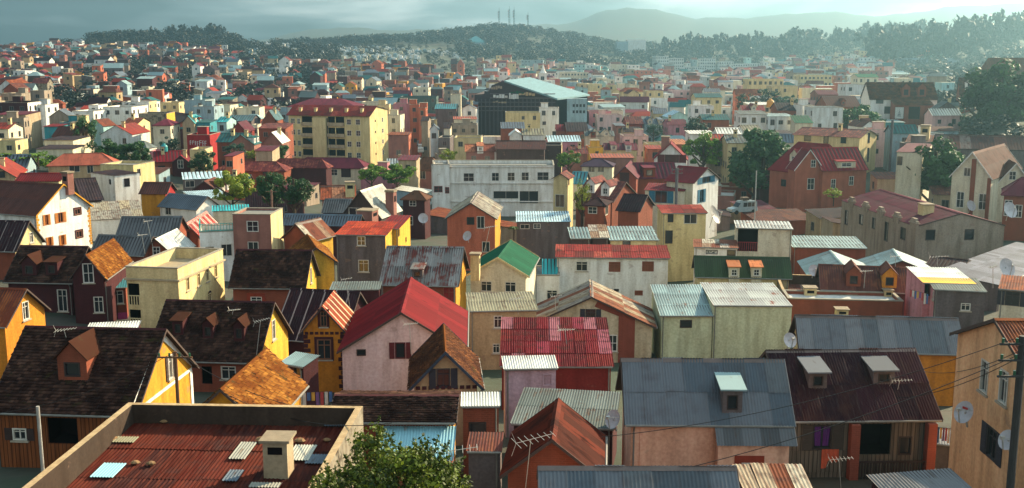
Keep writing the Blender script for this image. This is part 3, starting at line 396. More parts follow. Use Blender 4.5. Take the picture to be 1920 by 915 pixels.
('cream_veranda_house','cream boxy house with red railed loggia and flat roof','','shed',26.95,113.1,21.84,-0.15,5.94,4.58,0.12,0.15,'creamw','corr:greywhite',[('a',-1.69,-1.13,2.1,2.4,'redrail')],[],[],{}),
('signboard_house','low white walled house with small black and white sign','','shed',21.33,110.19,20.28,-0.155,4.54,4.2,0.12,0.15,'white','sheets:patch',[('a',-0.4,-0.49,1.2,0.45,'sign'),('a',1.59,-0.52,0.9,0.6,'dark')],[],[],{'sheet': (1,2)}),
('brick_teal_shed','long brick shed with pale teal-grey sheet roof','','shed',34.56,116.14,19.37,-0.099,7.9,6.09,0.28,0.15,'brick','corr:tealgrey',[],[],[],{}),
('teal_gable_house','low house with teal-grey gabled tin roof,left of its twin','','gable',31.33,101.17,19.43,1.442,7.33,6.39,1.18,0.3,'brick','corr:tealgrey',[],[],[],{}),
('teal_gable_house','low house with teal-grey gabled tin roof,right of its twin','','gable',38.32,104.13,18.94,1.368,6.55,7.24,1.36,0.3,'brick','corr:tealgrey',[],[],[],{}),
('rust_dormer_house','rust-brown roof with two arched dormers on the right','','gable',31.05,92.21,19.82,-0.197,7.78,5.29,1.73,0.3,'dbrick','corr:rustbrown',[],[('a',-1.08,-1.63,0.67,1.2,1.2,'gable','brick'),('a',1.88,-1.64,0.66,1.2,1.2,'gable','ochre')],[],{}),
('concrete_maroon_building','large grey unplastered building with maroon roof,right','','gable',48.93,127.55,21.15,1.653,21.34,10.36,1.41,0.05,'concrete','corr:maroon',[('0',-3.39,-0.99,1.1,1.2,'dark'),('0',1.09,-1.0,1.1,1.2,'dark'),('b',-8.8,-1.98,1.0,1.9,'dark'),('b',-4.17,-1.53,1.2,1.3,'dark'),('b',-0.41,-1.39,0.9,1.4,'dark'),('b',3.22,-1.81,1.0,2.3,'dark'),('b',7.62,-1.32,1.3,1.4,'dark')],[],[(-6.62,2.13,0.83,1.3,1.2)],{'bumps': 5}),
('grey_seam_roof','wide grey seamed roof sloping at the right edge','','shed',50.0,105.4,19.1,0.81,22.0,6.0,0.5,0.15,'dconc','corr:greyseam',[],[],[],{}),
('pink_terrace_house','pink house with green terrace and white-yellow striped roof','','shed',34.86,81.99,22.13,-0.238,3.87,4.67,0.12,0.1,{'a': 'dconc','0': 'pinkb','1': 'dconc','b': 'dconc'},'corr:greygreen',[('a',0.48,-1.29,0.7,0.6,'plain'),('0',1.91,-0.55,0.5,0.7,'plain')],[],[],{}),
('striped_canopy','','pink_terrace_house','shed',34.78,84.89,22.21,-0.133,4.06,6.0,0.12,0.1,'pinkb','corr:yellowstripe',[('a',-0.75,-0.51,2.2,1.0,'open')],[],[],{}),
('white_rust_roof_house','white house with rusty roof and brown shutters at the right edge','','shed',38.82,80.08,22.54,-0.477,2.46,4.66,0.23,0.15,'creamw','corr:rust',[('a',-0.22,-0.7,1.0,1.1,'shutterdark')],[],[],{}),
('dark_low_roof','low dark maroon roof below the large grey building','','gable',44.0,105.17,18.9,-0.64,3.57,6.14,0.89,0.3,'dbrick','corr:maroondark',[],[],[],{}),
('white_gable_brick_stripe_house','white gabled house with a vertical brick stripe,right edge','','gable',67.16,150.23,23.36,0.924,17.64,5.58,3.54,0.3,'creamw','corr:brown',[('0',-0.57,0.84,0.9,1.2,'plain'),('0',-1.19,-2.99,1.0,2.2,'white'),('0',-0.49,-2.93,0.8,2.2,'white'),('0',1.72,-3.04,1.1,2.2,'white')],[],[],{'barge': 'white','stripe': 1}),
('white_side_gable','','white_gable_brick_stripe_house','gable',69.44,147.63,22.23,1.309,5.72,4.75,2.99,0.3,'creamw','corr:brown',[('0',-0.33,1.4,0.9,1.2,'white')],[],[],{'barge': 'white'}),
('red_brick_corner_house','red brick house with dark red roof at the right edge','','hip',64.21,133.3,22.72,-0.437,4.79,6.3,1.99,0.35,'brick','corr:maroon',[('a',-1.46,-1.66,0.9,2.0,'white'),('a',-0.26,-1.98,0.8,1.6,'white')],[],[],{}),
('red_villa','brick villa with steep bright crimson roof and white gable trim','','gable',56.84,188.05,20.02,0.196,8.83,8.72,3.68,0.3,'brickv','corr:crimson',[('a',-2.03,-2.29,0.9,1.7,'white'),('a',1.34,-1.82,0.9,1.6,'white')],[('a',0.4,-3.45,0.77,3.4,1.1,'shed','creamw')],[],{}),
('red_villa_front_gable','','red_villa','gable',51.22,185.75,20.04,1.694,3.9,5.52,3.56,0.3,'brickv','corr:crimson',[('0',0.75,1.17,0.9,1.3,'white'),('0',0.47,-2.37,1.3,2.0,'white')],[],[],{'barge': 'white'}),
('red_villa_left_wing','','red_villa','hip',54.43,192.62,18.96,-0.94,13.64,8.52,5.11,0.35,'brickv','corr:crimson',[('a',-1.33,-1.59,1.2,1.3,'dark'),('a',-3.21,-2.16,1.2,1.3,'dark')],[('a',-2.01,-2.48,2.14,2.0,1.2,'gable','creamw')],[],{}),
('yellow_brick_gable_house','yellow house with dark red roof and brick patterned gable','','gable',68.69,227.17,22.98,-0.658,14.75,10.7,1.33,0.3,'yellowp','corr:maroonrust',[('a',-4.03,-0.67,1.5,1.2,'dark'),('a',-0.0,-0.59,1.1,1.8,'dark'),('a',3.71,-0.68,1.2,1.3,'dark'),('1',0.32,-0.39,1.3,2.2,'dark'),('1',0.46,-3.91,1.2,3.0,'dark')],[],[],{}),
('brown_roof_mission','long brown roofed brick building with two dormers on the hill','','gable',108.5,302.0,27.4,-0.1,18.5,12.0,4.6,0.3,{'a': 'white','1': 'brick','0': 'white','b': 'white'},'tile:brown',[('a',-6.39,-0.14,2.0,1.2,'dark'),('a',-4.23,-2.84,1.6,2.0,'dark'),('1',-5.02,1.05,1.2,2.6,'dark')],[('a',0.68,-3.96,1.56,2.2,2.6,'gable','brick'),('a',4.94,-3.95,1.58,2.2,2.6,'gable','brick')],[],{}),
('mission_porch','','brown_roof_mission','shed',109.0,292.8,26.2,-0.1,10.5,5.0,1.3,0.15,'brick','tile:brown',[('a',-3.8,-2.09,2.4,3.2,'poster'),('a',0.12,-2.06,3.0,3.4,'open')],[],[],{}),
('brick_ruin','roofless brick gatehouse ruin with dark doorway below the hill trees','','flat',115.92,288.93,25.28,-0.208,6.32,6.81,0.0,0.0,'brickp','flat:moss',[('a',-0.32,-4.5,1.8,2.7,'open')],[],[],{'drop': 0.6}),
('hill_brown_roof_house','brown roofed house half hidden by the big tree on the right','','gable',138.03,326.1,27.57,-0.27,5.74,9.43,5.21,0.3,'brick','tile:brown',[],[('a',0.0,-2.65,2.28,2.5,2.5,'gable','white')],[],{}),
('hill_dark_roof_mansion','dark roofed mansion at the upper right edge','','hip',159.42,347.86,32.54,-0.035,17.96,6.68,6.08,0.35,'brick','tile:brown',[],[],[],{}),
('rust_long_shed','long low shed with rusty patched roof on the right','','gable',90.82,206.89,22.07,-0.282,16.62,9.42,2.25,0.3,'dconc','sheets:dark',[],[],[],{'sheet': (2.2,6)}),
('plank_grey_shed','weathered plank shed with white chimney','','shed',82.66,215.06,22.11,-0.478,6.16,7.88,1.52,0.15,'dconc','corr:rustbrown',[],[],[(0.35,0.65,0.89,1.7,3)],{}),
('white_low_house','small white house with maroon sloping roof by the dark trees','','shed',67.47,178.48,24.42,-0.454,4.14,17.53,0.12,0.15,'creamw','corr:maroon',[('a',-1.42,-1.45,0.8,1.4,'dark')],[],[],{}),
('crimson_gable_house','brick house with crimson roof and half-timbered gable in the centre right','','gable',24.66,185.29,18.83,0.096,7.29,6.66,2.47,0.3,'brick','corr:maroon',[('a',0.34,-1.48,1.1,1.2,'white')],[('a',-1.39,-2.36,0.72,2.0,1.6,'shed','brick')],[],{}),
('crimson_front_gable','','crimson_gable_house','gable',19.81,181.67,19.45,1.373,10.24,4.28,2.03,0.3,'brickw','corr:maroon',[('0',-0.14,0.68,1.6,2.0,'dark'),('0',-1.15,-1.46,0.8,1.4,'white'),('0',0.88,-1.41,0.8,1.4,'white')],[],[],{}),
('white_maroon_gable_house','white gabled house with maroon bargeboards and shuttered loft','','gable',32.03,215.0,19.08,1.398,7.02,6.96,3.3,0.3,'white','corr:crimson',[('0',0.31,0.31,2.8,1.6,'shutterred')],[],[(0.29,1.14,2.22,1.6,2.4)],{'barge': 'crimson'}),
('white_crimson_veranda_house','white house with crimson roof and red veranda roof','','gable',27.6,162.01,21.0,-0.682,5.12,8.41,2.0,0.3,{'a': 'creamw','1': 'white','0': 'white','b': 'white'},'corr:crimson',[('1',-1.19,-2.17,1.2,2.0,'blue'),('1',0.08,0.16,2.6,1.0,'blue')],[],[],{}),
('red_veranda','','white_crimson_veranda_house','shed',23.34,160.07,19.88,-0.275,6.11,4.85,0.53,0.15,'creamw','corr:crimson',[('a',-0.48,-0.61,1.8,1.8,'blue'),('a',1.4,-0.86,2.0,2.0,'open')],[],[],{}),
('maroon_mossy_roof_house','sprawling dark maroon roof with small white dormers','','gable',15.01,168.38,17.43,-0.485,6.69,10.59,2.64,0.3,'brick','corr:maroonrust',[],[('a',-1.34,-2.3,1.5,1.4,1.6,'gable','white'),('a',1.39,-2.85,1.22,1.4,1.6,'gable','white')],[],{}),
('brick_hip_house','small brick house with hipped dark roof in the centre','','hip',12.22,150.33,19.06,-0.282,3.42,5.56,0.78,0.35,'brick','corr:maroondark',[('a',-0.26,-0.71,1.3,1.0,'white'),('1',-0.47,-0.92,2.0,1.4,'plain')],[],[],{}),
('dark_low_roofs_house','low dark rusty roof right of the small brick house','','gable',17.47,149.16,18.48,-0.438,3.55,7.12,1.98,0.3,'brick','corr:maroondark',[],[],[],{}),
('yellow_rust_roof_house','pale yellow house with rust-striped roof','','shed',20.59,128.33,21.18,0.022,5.48,4.49,0.38,0.15,'yellowp','sheets:redpatch',[('a',-1.66,-0.47,0.7,1.0,'dark'),('a',0.73,-0.52,1.6,1.2,'plain'),('a',-1.8,-2.88,0.9,1.6,'dark')],[],[],{'sheet': (1.3,3)}),
('grey_clutter_roof_house','low house with large pale grey sheet roof above the red roofed white house','','shed',13.75,120.98,19.37,-0.007,5.63,6.3,0.59,0.15,'cream','corr:tealgrey',[('a',-0.86,-0.31,0.9,0.6,'dark')],[],[],{}),
('teal_shack','dark shack with teal tin roof','','shed',7.56,118.36,19.78,0.043,2.35,3.56,0.72,0.15,'dwood','corr:tealgrey',[],[],[],{}),
('rust_middle_roof','low roof of rusty sheets between the teal shack and the grey roof','','shed',9.86,120.08,19.65,0.009,2.05,4.82,0.7,0.15,'dwood','sheets:patch',[],[],[],{'sheet': (1,2)}),
('white_office_building','long white three-storey building with rows of windows in the centre','','flat',-3.55,205.25,19.21,-0.015,23.13,9.85,0.0,0.0,'white','flat:grey',[('a',-4.54,-2.23,2.0,1.6,'white'),('a',0.49,-2.14,1.4,1.6,'white'),('a',3.46,-2.1,1.4,1.6,'white'),('a',6.11,-2.05,1.4,1.6,'white'),('a',9.47,-2.01,2.2,1.6,'white'),('a',2.47,-5.57,4.8,1.5,'plain'),('a',6.83,-6.0,3.6,2.4,'plain'),('a',9.99,-5.51,3.0,1.4,'greenpanel'),('a',-9.03,-2.92,1.2,1.5,'white'),('a',-0.51,-5.49,2.0,1.2,'board2')],[],[],{'drop': 0.6}),
('white_office_wing','','white_office_building','flat',-13.58,203.27,19.5,0.084,3.05,8.04,0.0,0.0,'white','flat:grey',[('a',-0.62,-4.64,1.6,1.2,'redwin'),('a',1.04,-4.86,0.8,1.2,'redwin')],[],[],{'drop': 0.4}),
('lightblue_roof_shed','low brown building with pale blue sheet roof','','shed',4.4,150.06,16.92,0.004,7.68,6.7,0.51,0.15,'dconc','corr:lightblue',[('a',-2.63,-0.7,1.3,0.7,'plain'),('a',-0.93,-0.64,1.0,0.7,'white')],[],[],{}),
('ochre_tower_house','narrow pale yellow house with dark roof beside the white office','','gable',8.88,183.21,18.92,1.309,5.2,3.11,0.98,0.3,'yellowp','corr:maroonrust',[('0',-0.11,-3.76,1.6,2.2,'plain'),('a',-1.44,-0.38,0.8,1.2,'dark')],[],[],{}),
('teal_gable_cottage','white cottage with teal metal roof','','gable',13.7,212.21,14.65,-0.204,3.11,7.48,2.1,0.3,'creamw','corr:teal',[],[],[],{}),
('white_dark_hip_house','white house with hipped dark plum roof beyond the teal cottage','','hip',18.88,232.95,15.97,-0.162,7.27,7.32,1.38,0.35,'creamw','corr:plum',[('a',-1.16,-0.68,1.4,1.2,'plain'),('a',0.86,-0.65,1.4,1.2,'plain')],[],[],{}),
('brick_maroon_roof_house','brick house with rusty maroon roof behind the dark trees,centre left','','hip',-52.67,217.11,16.67,-0.024,14.48,6.72,1.63,0.35,'brick','corr:maroonrust',[('a',3.0,-0.79,1.0,1.8,'dark'),('a',-3.27,-1.15,1.6,1.2,'dark')],[],[],{}),
('long_maroon_roof_house','long white walled house with maroon roofs below the yellow apartment block','','hip',-40.64,240.12,14.87,-0.105,17.12,7.05,1.98,0.35,'creamw','corr:maroon',[('a',-0.37,-1.25,1.2,1.8,'dark'),('a',1.31,-0.99,1.6,1.4,'white'),('a',4.04,-0.73,2.2,2.0,'dark'),('a',5.62,-0.57,1.6,1.8,'plain'),('a',-5.68,-1.78,3.0,1.6,'dark')],[],[],{}),
('maroon_hip_house','broad maroon roof with rusty patches left of the long white walled house','','hip',-44.36,223.79,16.53,-0.129,12.69,4.51,1.67,0.35,'dbrick','corr:maroonrust',[],[],[],{}),
('brown_roof_cream_house','cream house with brown hipped roof left of the white office','','hip',-18.69,236.96,14.66,-0.203,7.71,7.29,2.61,0.35,'brickp','tile:brown',[('a',-0.44,-1.01,1.6,1.8,'plain'),('a',-1.89,-1.18,1.0,1.6,'white')],[],[],{}),
('tan_rust_roof_house','tan house with rusty red hipped roof by the banana plants','','hip',-85.88,213.33,18.31,0.285,13.05,7.59,2.0,0.35,'tan','corr:rustpink',[('a',-1.41,-0.69,2.0,1.3,'plain'),('a',1.48,-0.9,1.2,1.6,'plain')],[],[],{}),
('red_left_edge_house','rust-red roofed house at the left edge','','gable',-94.6,196.77,17.94,1.851,13.41,7.32,2.53,0.3,'tan','corr:rustred',[('0',1.21,0.61,1.0,1.2,'dark')],[],[],{}),
('bright_red_roof_house','low bright red roof behind the white shuttered house','','gable',-70.87,160.65,21.19,0.032,6.77,5.04,1.0,0.3,'cream','corr:red',[],[],[],{}),
('dark_slope_house','dark rusty roof right of the yellow chimney','','gable',-60.05,149.21,20.53,0.489,2.8,16.13,2.2,0.3,'dwood','corr:dark',[],[],[],{}),
('brown_roof_red_gable_house','brown roofed house with bright red gable trim','','gable',-53.66,160.72,19.26,-0.039,4.29,4.75,1.54,0.3,{'a': 'ochre','1': 'redw','0': 'ochre','b': 'ochre'},'corr:brown',[],[],[],{}),
('grey_gable_white_house','white house with grey metal gabled roof near the yellow-green tree','','gable',-47.63,155.75,17.77,-0.498,7.79,4.97,1.74,0.3,'white','corr:slate',[('a',-1.97,0.16,1.2,1.2,'plain')],[],[],{}),
('pale_tin_house','low house with pale blue-white tin roof','','shed',-49.38,171.74,17.42,0.474,6.14,9.84,0.17,0.15,'white','corr:lightblue',[],[],[],{}),
('blue_flat_roof_building','flat light-blue roofed building behind the pale tin roof','','shed',-55.73,191.97,18.12,0.318,7.49,8.25,0.42,0.15,'dconc','corr:lightblue',[('a',-2.55,-0.84,1.6,1.2,'plain'),('a',0.3,-0.95,1.6,1.2,'plain')],[],[],{}),
('red_gable_house','deep red roofed brick house with front gable,upper left','','gable',-74.53,232.56,17.05,0.315,7.15,7.51,2.02,0.3,'brick','corr:crimson',[('a',-2.0,-1.59,1.6,1.6,'dark')],[],[],{}),
('red_gable_front','','red_gable_house','gable',-70.58,228.54,16.87,1.656,4.98,4.34,1.81,0.3,'dbrick','corr:crimson',[('0',-0.13,-0.05,1.2,1.8,'white')],[],[],{}),
('turquoise_strip_house','cream house with bright turquoise corrugated roof edge','','shed',-37.38,140.29,19.64,0.262,4.76,3.2,0.35,0.15,'creamw','corr:turq2',[],[],[],{}),
('blue_grey_mid_house','blue-grey roofed house left of the steep whitish roof','','gable',-26.28,160.47,16.53,-0.049,4.22,5.79,1.75,0.3,'dbrick','corr:blue',[],[],[],{}),
('grey_strip_house','long low grey roof behind the patched tin house','','gable',-24.77,138.64,17.89,-0.112,10.42,3.35,1.3,0.3,'dbrick','corr:slate',[],[],[],{}),
('orange_tin_house','low house with orange rust roofs and chimney below the green trees','','gable',-30.46,185.42,15.26,0.159,6.03,6.94,1.94,0.3,'brickp','sheets:orange2',[],[],[(2.08,-2.28,0.67,1.6,2.4)],{'sheet': (2,4)}),
('brick_lane_house','narrow brick house with white corrugated roof in the lane below the tan house','','shed',-1.44,47.17,24.25,0.027,1.82,1.71,0.12,0.1,'brick','corr:white',[('a',-0.15,-1.13,0.8,0.7,'dark')],[],[],{}),
('magenta_edge_shed','small shed with pale teal sheet and magenta roof edge below the yellow gable','','shed',-11.83,57.41,23.07,-0.483,1.71,1.5,0.29,0.1,'dbrick','corr:tealgrey',[('a',0.37,0.05,0.6,0.7,'dark')],[],[],{}),
('pale_strip_shed','low shed with pale corrugated strip roof behind the big tiled ridge','','shed',-30.49,79.35,19.44,0.194,3.79,1.79,0.12,0.1,'dbrick','corr:white',[],[],[],{}),
('pale_green_shed','low shed with pale green strip roof between the brown and grey roofs','','shed',-12.72,85.11,21.3,0.056,4.06,2.65,0.12,0.1,'dbrick','corr:greygreen',[],[],[],{}),
('lane_dark_shed','low dark tin shed in the lane left of the brick rust gable','','shed',-1.13,43.18,23.68,-0.039,1.5,1.98,0.13,0.1,'dconc','corr:rustbrown',[],[],[],{}),
('lane_shop','low brick lean-to in the lane right of the maroon veranda house','','shed',22.05,52.16,20.56,-0.355,1.5,1.91,0.12,0.1,'dconc','corr:dullgrey',[],[],[],{}),
('flat_roof_building','tall white blank-fronted building with small scattered windows,left','','flat',-110.06,305.99,25.23,-0.042,8.29,12.0,0.0,0,'white','flat:grey',[],[],[],{'grid': (1,0),'drop': 0.45}),
('flat_roof_building','white flat-roofed block,close upper left of the white blank-fronted building','','flat',-116.52,296.99,24.49,-0.063,5.99,10.0,0.0,0,'white','flat:grey',[],[],[],{'grid': (1,0),'drop': 0.45}),
('flat_roof_building','white flat-roofed block,somewhat upper left of the white blank-fronted building','','flat',-119.42,310.0,25.46,0.042,2.73,8.0,0.0,0,'white','flat:grey',[],[],[],{'grid': (1,0),'drop': 0.45}),
('flat_roof_building','white flat-roofed block,somewhat upper right of the white blank-fronted building','','flat',-117.62,339.49,25.1,0.063,8.22,9.0,0.0,0,{'a': 'white','b': 'white','0': 'white','1': 'cream'},'flat:grey',[],[],[],{'grid': (1,0),'drop': 0.45}),
('flat_roof_building','narrow grey-white tower block near the left edge','','flat',-127.82,294.0,26.35,-0.042,3.88,8.0,0.0,0,'whiteg','flat:grey',[],[],[],{'grid': (1,0),'drop': 0.45}),
('flat_roof_building','bare concrete flat-roofed block,somewhat upper right of the left edge','','flat',-130.53,298.5,29.88,0.0,3.83,5.0,0.0,0,'concrete','flat:grey',[],[],[],{'grid': (1,0),'drop': 0.45}),
('flat_roof_building','bare concrete flat-roofed block,close upper right of the left edge','','flat',-147.79,322.49,28.31,-0.063,6.52,9.0,0.0,0,'concrete','flat:grey',[],[],[],{'grid': (1,0),'drop': 0.45}),
('flat_roof_building','dark brick flat-roofed block,close right of the left edge','','flat',-132.45,290.0,27.12,0.0,8.86,12.0,0.0,0,{'a': 'dbrick','b': 'dbrick','0': 'dbrick','1': 'white'},'flat:dark',[],[],[],{'grid': (1,0),'drop': 0.45}),
('lean_roof_building','dull cream building with maroon lean roof,close lower right of the left edge','','shed',-122.6,266.5,25.25,0.0,7.83,9.0,0.42,0.25,'creamd','corr:maroon',[],[],[],{'grid': (2,0)}),
('gabled_house','pale cream house with rusty red gabled roof,somewhat directly below the left edge','','gable',-113.84,242.0,23.45,0.021,3.61,8.0,1.12,0.25,'creamw','corr:rustred',[],[],[],{'grid': (1,0)}),
('lean_roof_building','turquoise building with red lean roof,somewhat left of the white blank-fronted building','','shed',-109.87,258.5,22.82,0.042,4.09,7.0,0.25,0.25,'turqw','corr:red',[],[],[],{'grid': (1,0)}),
('flat_roof_building','turquoise flat-roofed block,somewhat left of the white blank-fronted building','','flat',-109.6,267.0,23.3,0.0,2.93,8.0,0.0,0,'turqw','flat:grey',[],[],[],{'grid': (1,0),'drop': 0.45}),
('flat_roof_building','cream flat-roofed block,close left of the white blank-fronted building','','flat',-106.72,265.0,23.48,-0.021,1.99,6.0,0.0,0,'cream','flat:tan',[],[],[],{'grid': (1,0),'drop': 0.45}),
('lean_roof_building','pale cream building with dark lean roof,somewhat lower left of the white blank-fronted building','','shed',-100.0,240.49,21.12,-0.063,7.05,9.0,0.32,0.25,'creamw','corr:dark',[],[],[],{}),
('lean_roof_building','pale cream building with dark lean roof,somewhat left of the round dark trees at left','','shed',-96.29,228.0,20.22,0.021,8.09,8.0,0.25,0.25,'creamw','corr:dark',[],[],[],{}),
('gabled_house','white gable-fronted house with red edged roof above the round trees','','gable',-96.81,267.99,20.34,1.529,12.0,8.29,2.29,0.25,'whiteg','corr:rustred',[],[],[],{'grid': (1,1)}),
('gabled_house','cream house with rusty gabled roof,close right of the white blank-fronted building','','gable',-98.21,280.5,22.17,-0.042,4.18,9.0,1.26,0.25,'cream','corr:rust',[],[],[],{'grid': (1,0)}),
('flat_roof_building','stained grey flat-roofed block,somewhat upper right of the white blank-fronted building','','flat',-98.13,296.49,23.81,0.063,7.55,9.0,0.0,0,{'a': 'stain','b': 'stain','0': 'stain','1': 'yellow'},'flat:dark',[],[],[],{'grid': (1,0),'drop': 0.45}),
('hip_roof_house','pale cream house with maroon hipped roof,somewhat right of the white blank-fronted building','','hip',-86.11,266.99,22.62,0.063,4.67,10.0,1.4,0.25,'creamw','corr:maroon',[],[],[],{'grid': (1,0)}),
('flat_roof_building','salmon flat-roofed block,somewhat lower right of the left edge','','flat',-140.57,333.5,22.9,-0.042,2.41,7.0,0.0,0,'salmon','flat:white',[],[],[],{'grid': (1,0),'drop': 0.45}),
('flat_roof_building','off-white flat-roofed block,somewhat right of the left edge','','flat',-174.79,424.0,22.58,0.021,2.81,8.0,0.0,0,'whiteg','flat:grey',[],[],[],{'grid': (1,0),'drop': 0.45}),
('flat_roof_building','off-white flat-roofed block,somewhat upper left of the white blank-fronted building','','flat',-179.49,443.99,23.64,-0.063,3.14,8.0,0.0,0,'whiteg','flat:grey',[],[],[],{'grid': (1,0),'drop': 0.45}),
('flat_roof_building','dark grey flat-roofed block,somewhat upper left of the white blank-fronted building','','flat',-179.64,460.99,25.03,-0.063,6.49,12.0,0.0,0,{'a': 'dconc','b': 'dconc','0': 'dconc','1': 'creamw'},'flat:white',[],[],[],{'grid': (1,0),'drop': 0.45}),
('flat_roof_building','blue-grey flat-roofed block,far upper right of the white blank-fronted building','','flat',-99.58,343.0,25.55,-0.042,6.63,10.0,0.0,0,'blueg','flat:teal',[],[],[],{'grid': (1,0),'drop': 0.45}),
('flat_roof_building','pale turquoise three-storey block with window bands,left of the apartment block','','flat',-93.99,332.49,24.0,-0.063,6.67,9.0,0.0,0,'blueg','flat:grey',[],[],[],{'grid': (1,0),'drop': 0.45}),
('flat_roof_building','pale cream flat-roofed block,far upper right of the white blank-fronted building','','flat',-92.22,346.5,23.7,-0.042,5.28,9.0,0.0,0,'creamw','flat:tan',[],[],[],{'grid': (1,0),'drop': 0.45}),
('flat_roof_building','cream flat-roofed block,somewhat upper right of the white blank-fronted building','','flat',-111.26,354.99,24.22,-0.063,6.24,10.0,0.0,0,'cream','flat:tan',[],[],[],{'grid': (1,0),'drop': 0.45}),
('flat_roof_building','pale cream flat-roofed block,far upper left of the yellow apartment block','','flat',-85.4,350.99,22.67,0.063,7.25,10.0,0.0,0,'creamw','flat:tan',[],[],[],{'grid': (1,0),'drop': 0.45}),
('gabled_house','pale turquoise house with turquoise gabled roof,far right of the white blank-fronted building','','gable',-71.37,267.99,23.35,-0.063,2.94,8.0,1.12,0.25,'turqp','corr:turq2',[],[],[],{'grid': (1,0)}),
('gabled_house','dark grey house with slate-teal gabled roof,far upper left of the yellow apartment block','','gable',-72.6,290.5,22.21,-0.042,6.89,9.0,1.37,0.25,'dconc','corr:slateteal',[],[],[],{}),
('gabled_house','deep red house with maroon gabled roof,far left of the yellow apartment block','','gable',-67.09,266.5,20.98,1.571,9.0,4.32,2.45,0.25,'dred','corr:maroon',[],[],[],{'grid': (1,1)}),
('gabled_house','brick house with dark teal gabled roof,far lower left of the yellow apartment block','','gable',-61.95,239.99,20.65,-0.063,6.8,8.0,1.77,0.25,'brick','corr:tealdark',[],[],[],{'grid': (1,0)}),
('gabled_house','brick house with slate-teal gabled roof,somewhat upper left of the yellow apartment block','','gable',-66.18,297.0,21.84,1.571,10.0,3.91,2.86,0.25,'brick','corr:slateteal',[],[],[],{'grid': (1,1)}),
('gabled_house','pink gabled house with one bright white roof slope left of the apartment block','','gable',-53.94,244.5,19.96,1.571,9.0,4.56,2.57,0.25,'brickp','corr:pale',[],[],[],{'grid': (1,1)}),
('flat_roof_building','red painted wall building with faded white graffiti','','flat',-70.43,244.5,21.95,0.0,5.14,9.0,0.0,0,'redw','flat:dark',[],[],[],{'graf': 1,'drop': 0.45}),
('gabled_house','dull cream house with turquoise gabled roof,somewhat right of the white blank-fronted building','','gable',-81.33,272.49,22.64,1.634,9.0,3.39,2.03,0.25,'creamd','corr:turq2',[],[],[],{'grid': (1,1)}),
('flat_roof_building','cream flat-roofed block,somewhat right of the round dark trees at left','','flat',-64.51,221.5,20.6,0.042,3.01,7.0,0.0,0,'cream','flat:tan',[],[],[],{'grid': (1,0),'drop': 0.45}),
('lean_roof_building','salmon building with maroon lean roof,far right of the round dark trees at left','','shed',-54.64,210.0,20.41,-0.042,2.02,8.0,0.25,0.25,'salmon','corr:maroon',[],[],[],{'grid': (1,0)}),
('flat_roof_building','pale cream flat-roofed block,somewhat upper left of the yellow apartment block','','flat',-66.67,279.5,21.77,0.042,1.5,5.0,0.0,0,'creamw','flat:tan',[],[],[],{'grid': (1,0),'drop': 0.45}),
('lean_roof_building','turquoise building with dark teal lean roof,far right of the white blank-fronted building','','shed',-78.04,274.0,22.86,0.021,3.97,8.0,0.25,0.25,'turqw','corr:tealdark',[],[],[],{'grid': (1,0)}),
('hip_roof_house','long office block with red hipped roof directly behind the yellow apartments','','hip',-58.32,338.0,23.85,-0.021,21.67,16.0,2.24,0.25,'whiteg','corr:maroon',[],[],[],{'grid': (3,0)}),
('flat_roof_building','blue-grey flat-roofed block,somewhat upper left of the yellow apartment block','','flat',-71.85,336.5,22.03,-0.021,4.98,9.0,0.0,0,'blueg','flat:grey',[],[],[],{'grid': (3,0),'drop': 0.45}),
('lean_roof_building','brick building with rusty maroon lean roof,somewhat left of the yellow apartment block','','shed',-58.73,266.5,21.89,-0.021,7.13,9.0,0.77,0.25,'brick','corr:maroonrust',[],[],[],{'grid': (1,0)}),
('lean_roof_building','dull cream building with maroon lean roof,somewhat lower left of the yellow apartment block','','shed',-51.66,225.5,20.01,-0.021,3.96,7.0,0.55,0.25,'creamd','corr:maroon',[],[],[],{}),
('flat_roof_building','mauve flat roofed building right of the apartment block','','flat',-34.31,336.5,24.66,0.042,5.18,9.0,0.0,0,{'a': 'pinkb','b': 'pinkb','0': 'pinkb','1': 'salmon'},'flat:grey',[],[],[],{'grid': (1,0),'drop': 0.45}),
('flat_roof_building','salmon flat-roofed block,far upper right of the yellow apartment block','','flat',-29.68,328.5,24.7,0.042,2.9,7.0,0.0,0,'salmon','flat:tan',[],[],[],{'grid': (1,0),'drop': 0.45}),
('flat_roof_building','narrow salmon flat-roofed block,far upper right of the yellow apartment block','','flat',-26.9,325.0,23.87,-0.021,2.15,6.0,0.0,0,'salmon','flat:tan',[],[],[],{'grid': (1,0),'drop': 0.45}),
('flat_roof_building','cream flat-roofed block,somewhat upper right of the yellow apartment block','','flat',-41.74,350.0,23.62,0.042,3.86,8.0,0.0,0,'cream','flat:grey',[],[],[],{'grid': (1,0),'drop': 0.45}),
('flat_roof_building','pale cream flat-roofed block,somewhat upper right of the yellow apartment block','','flat',-34.1,313.99,22.33,-0.063,4.01,8.0,0.0,0,'creamw','flat:grey',[],[],[],{'grid': (1,0),'drop': 0.45}),
('lean_roof_building','pale brick building with rusty lean roof,somewhat right of the yellow apartment block','','shed',-29.78,284.0,18.94,0.0,5.87,8.0,0.25,0.25,{'a': 'brickp','b': 'brickp','0': 'brickp','1': 'salmon'},'corr:rust',[],[],[],{'grid': (1,0)}),
('gabled_house','bare concrete house with dark gabled roof,far upper right of the yellow apartment block','','gable',-24.49,306.0,21.22,-0.042,2.34,8.0,1.12,0.25,'concrete','corr:dark',[],[],[],{'grid': (1,0)}),
('gabled_house','off-white house with slate grey gabled roof,far right of the yellow apartment block','','gable',-21.3,294.0,19.45,1.613,8.0,2.64,1.55,0.25,'whiteg','corr:slate',[],[],[],{'grid': (1,1)}),
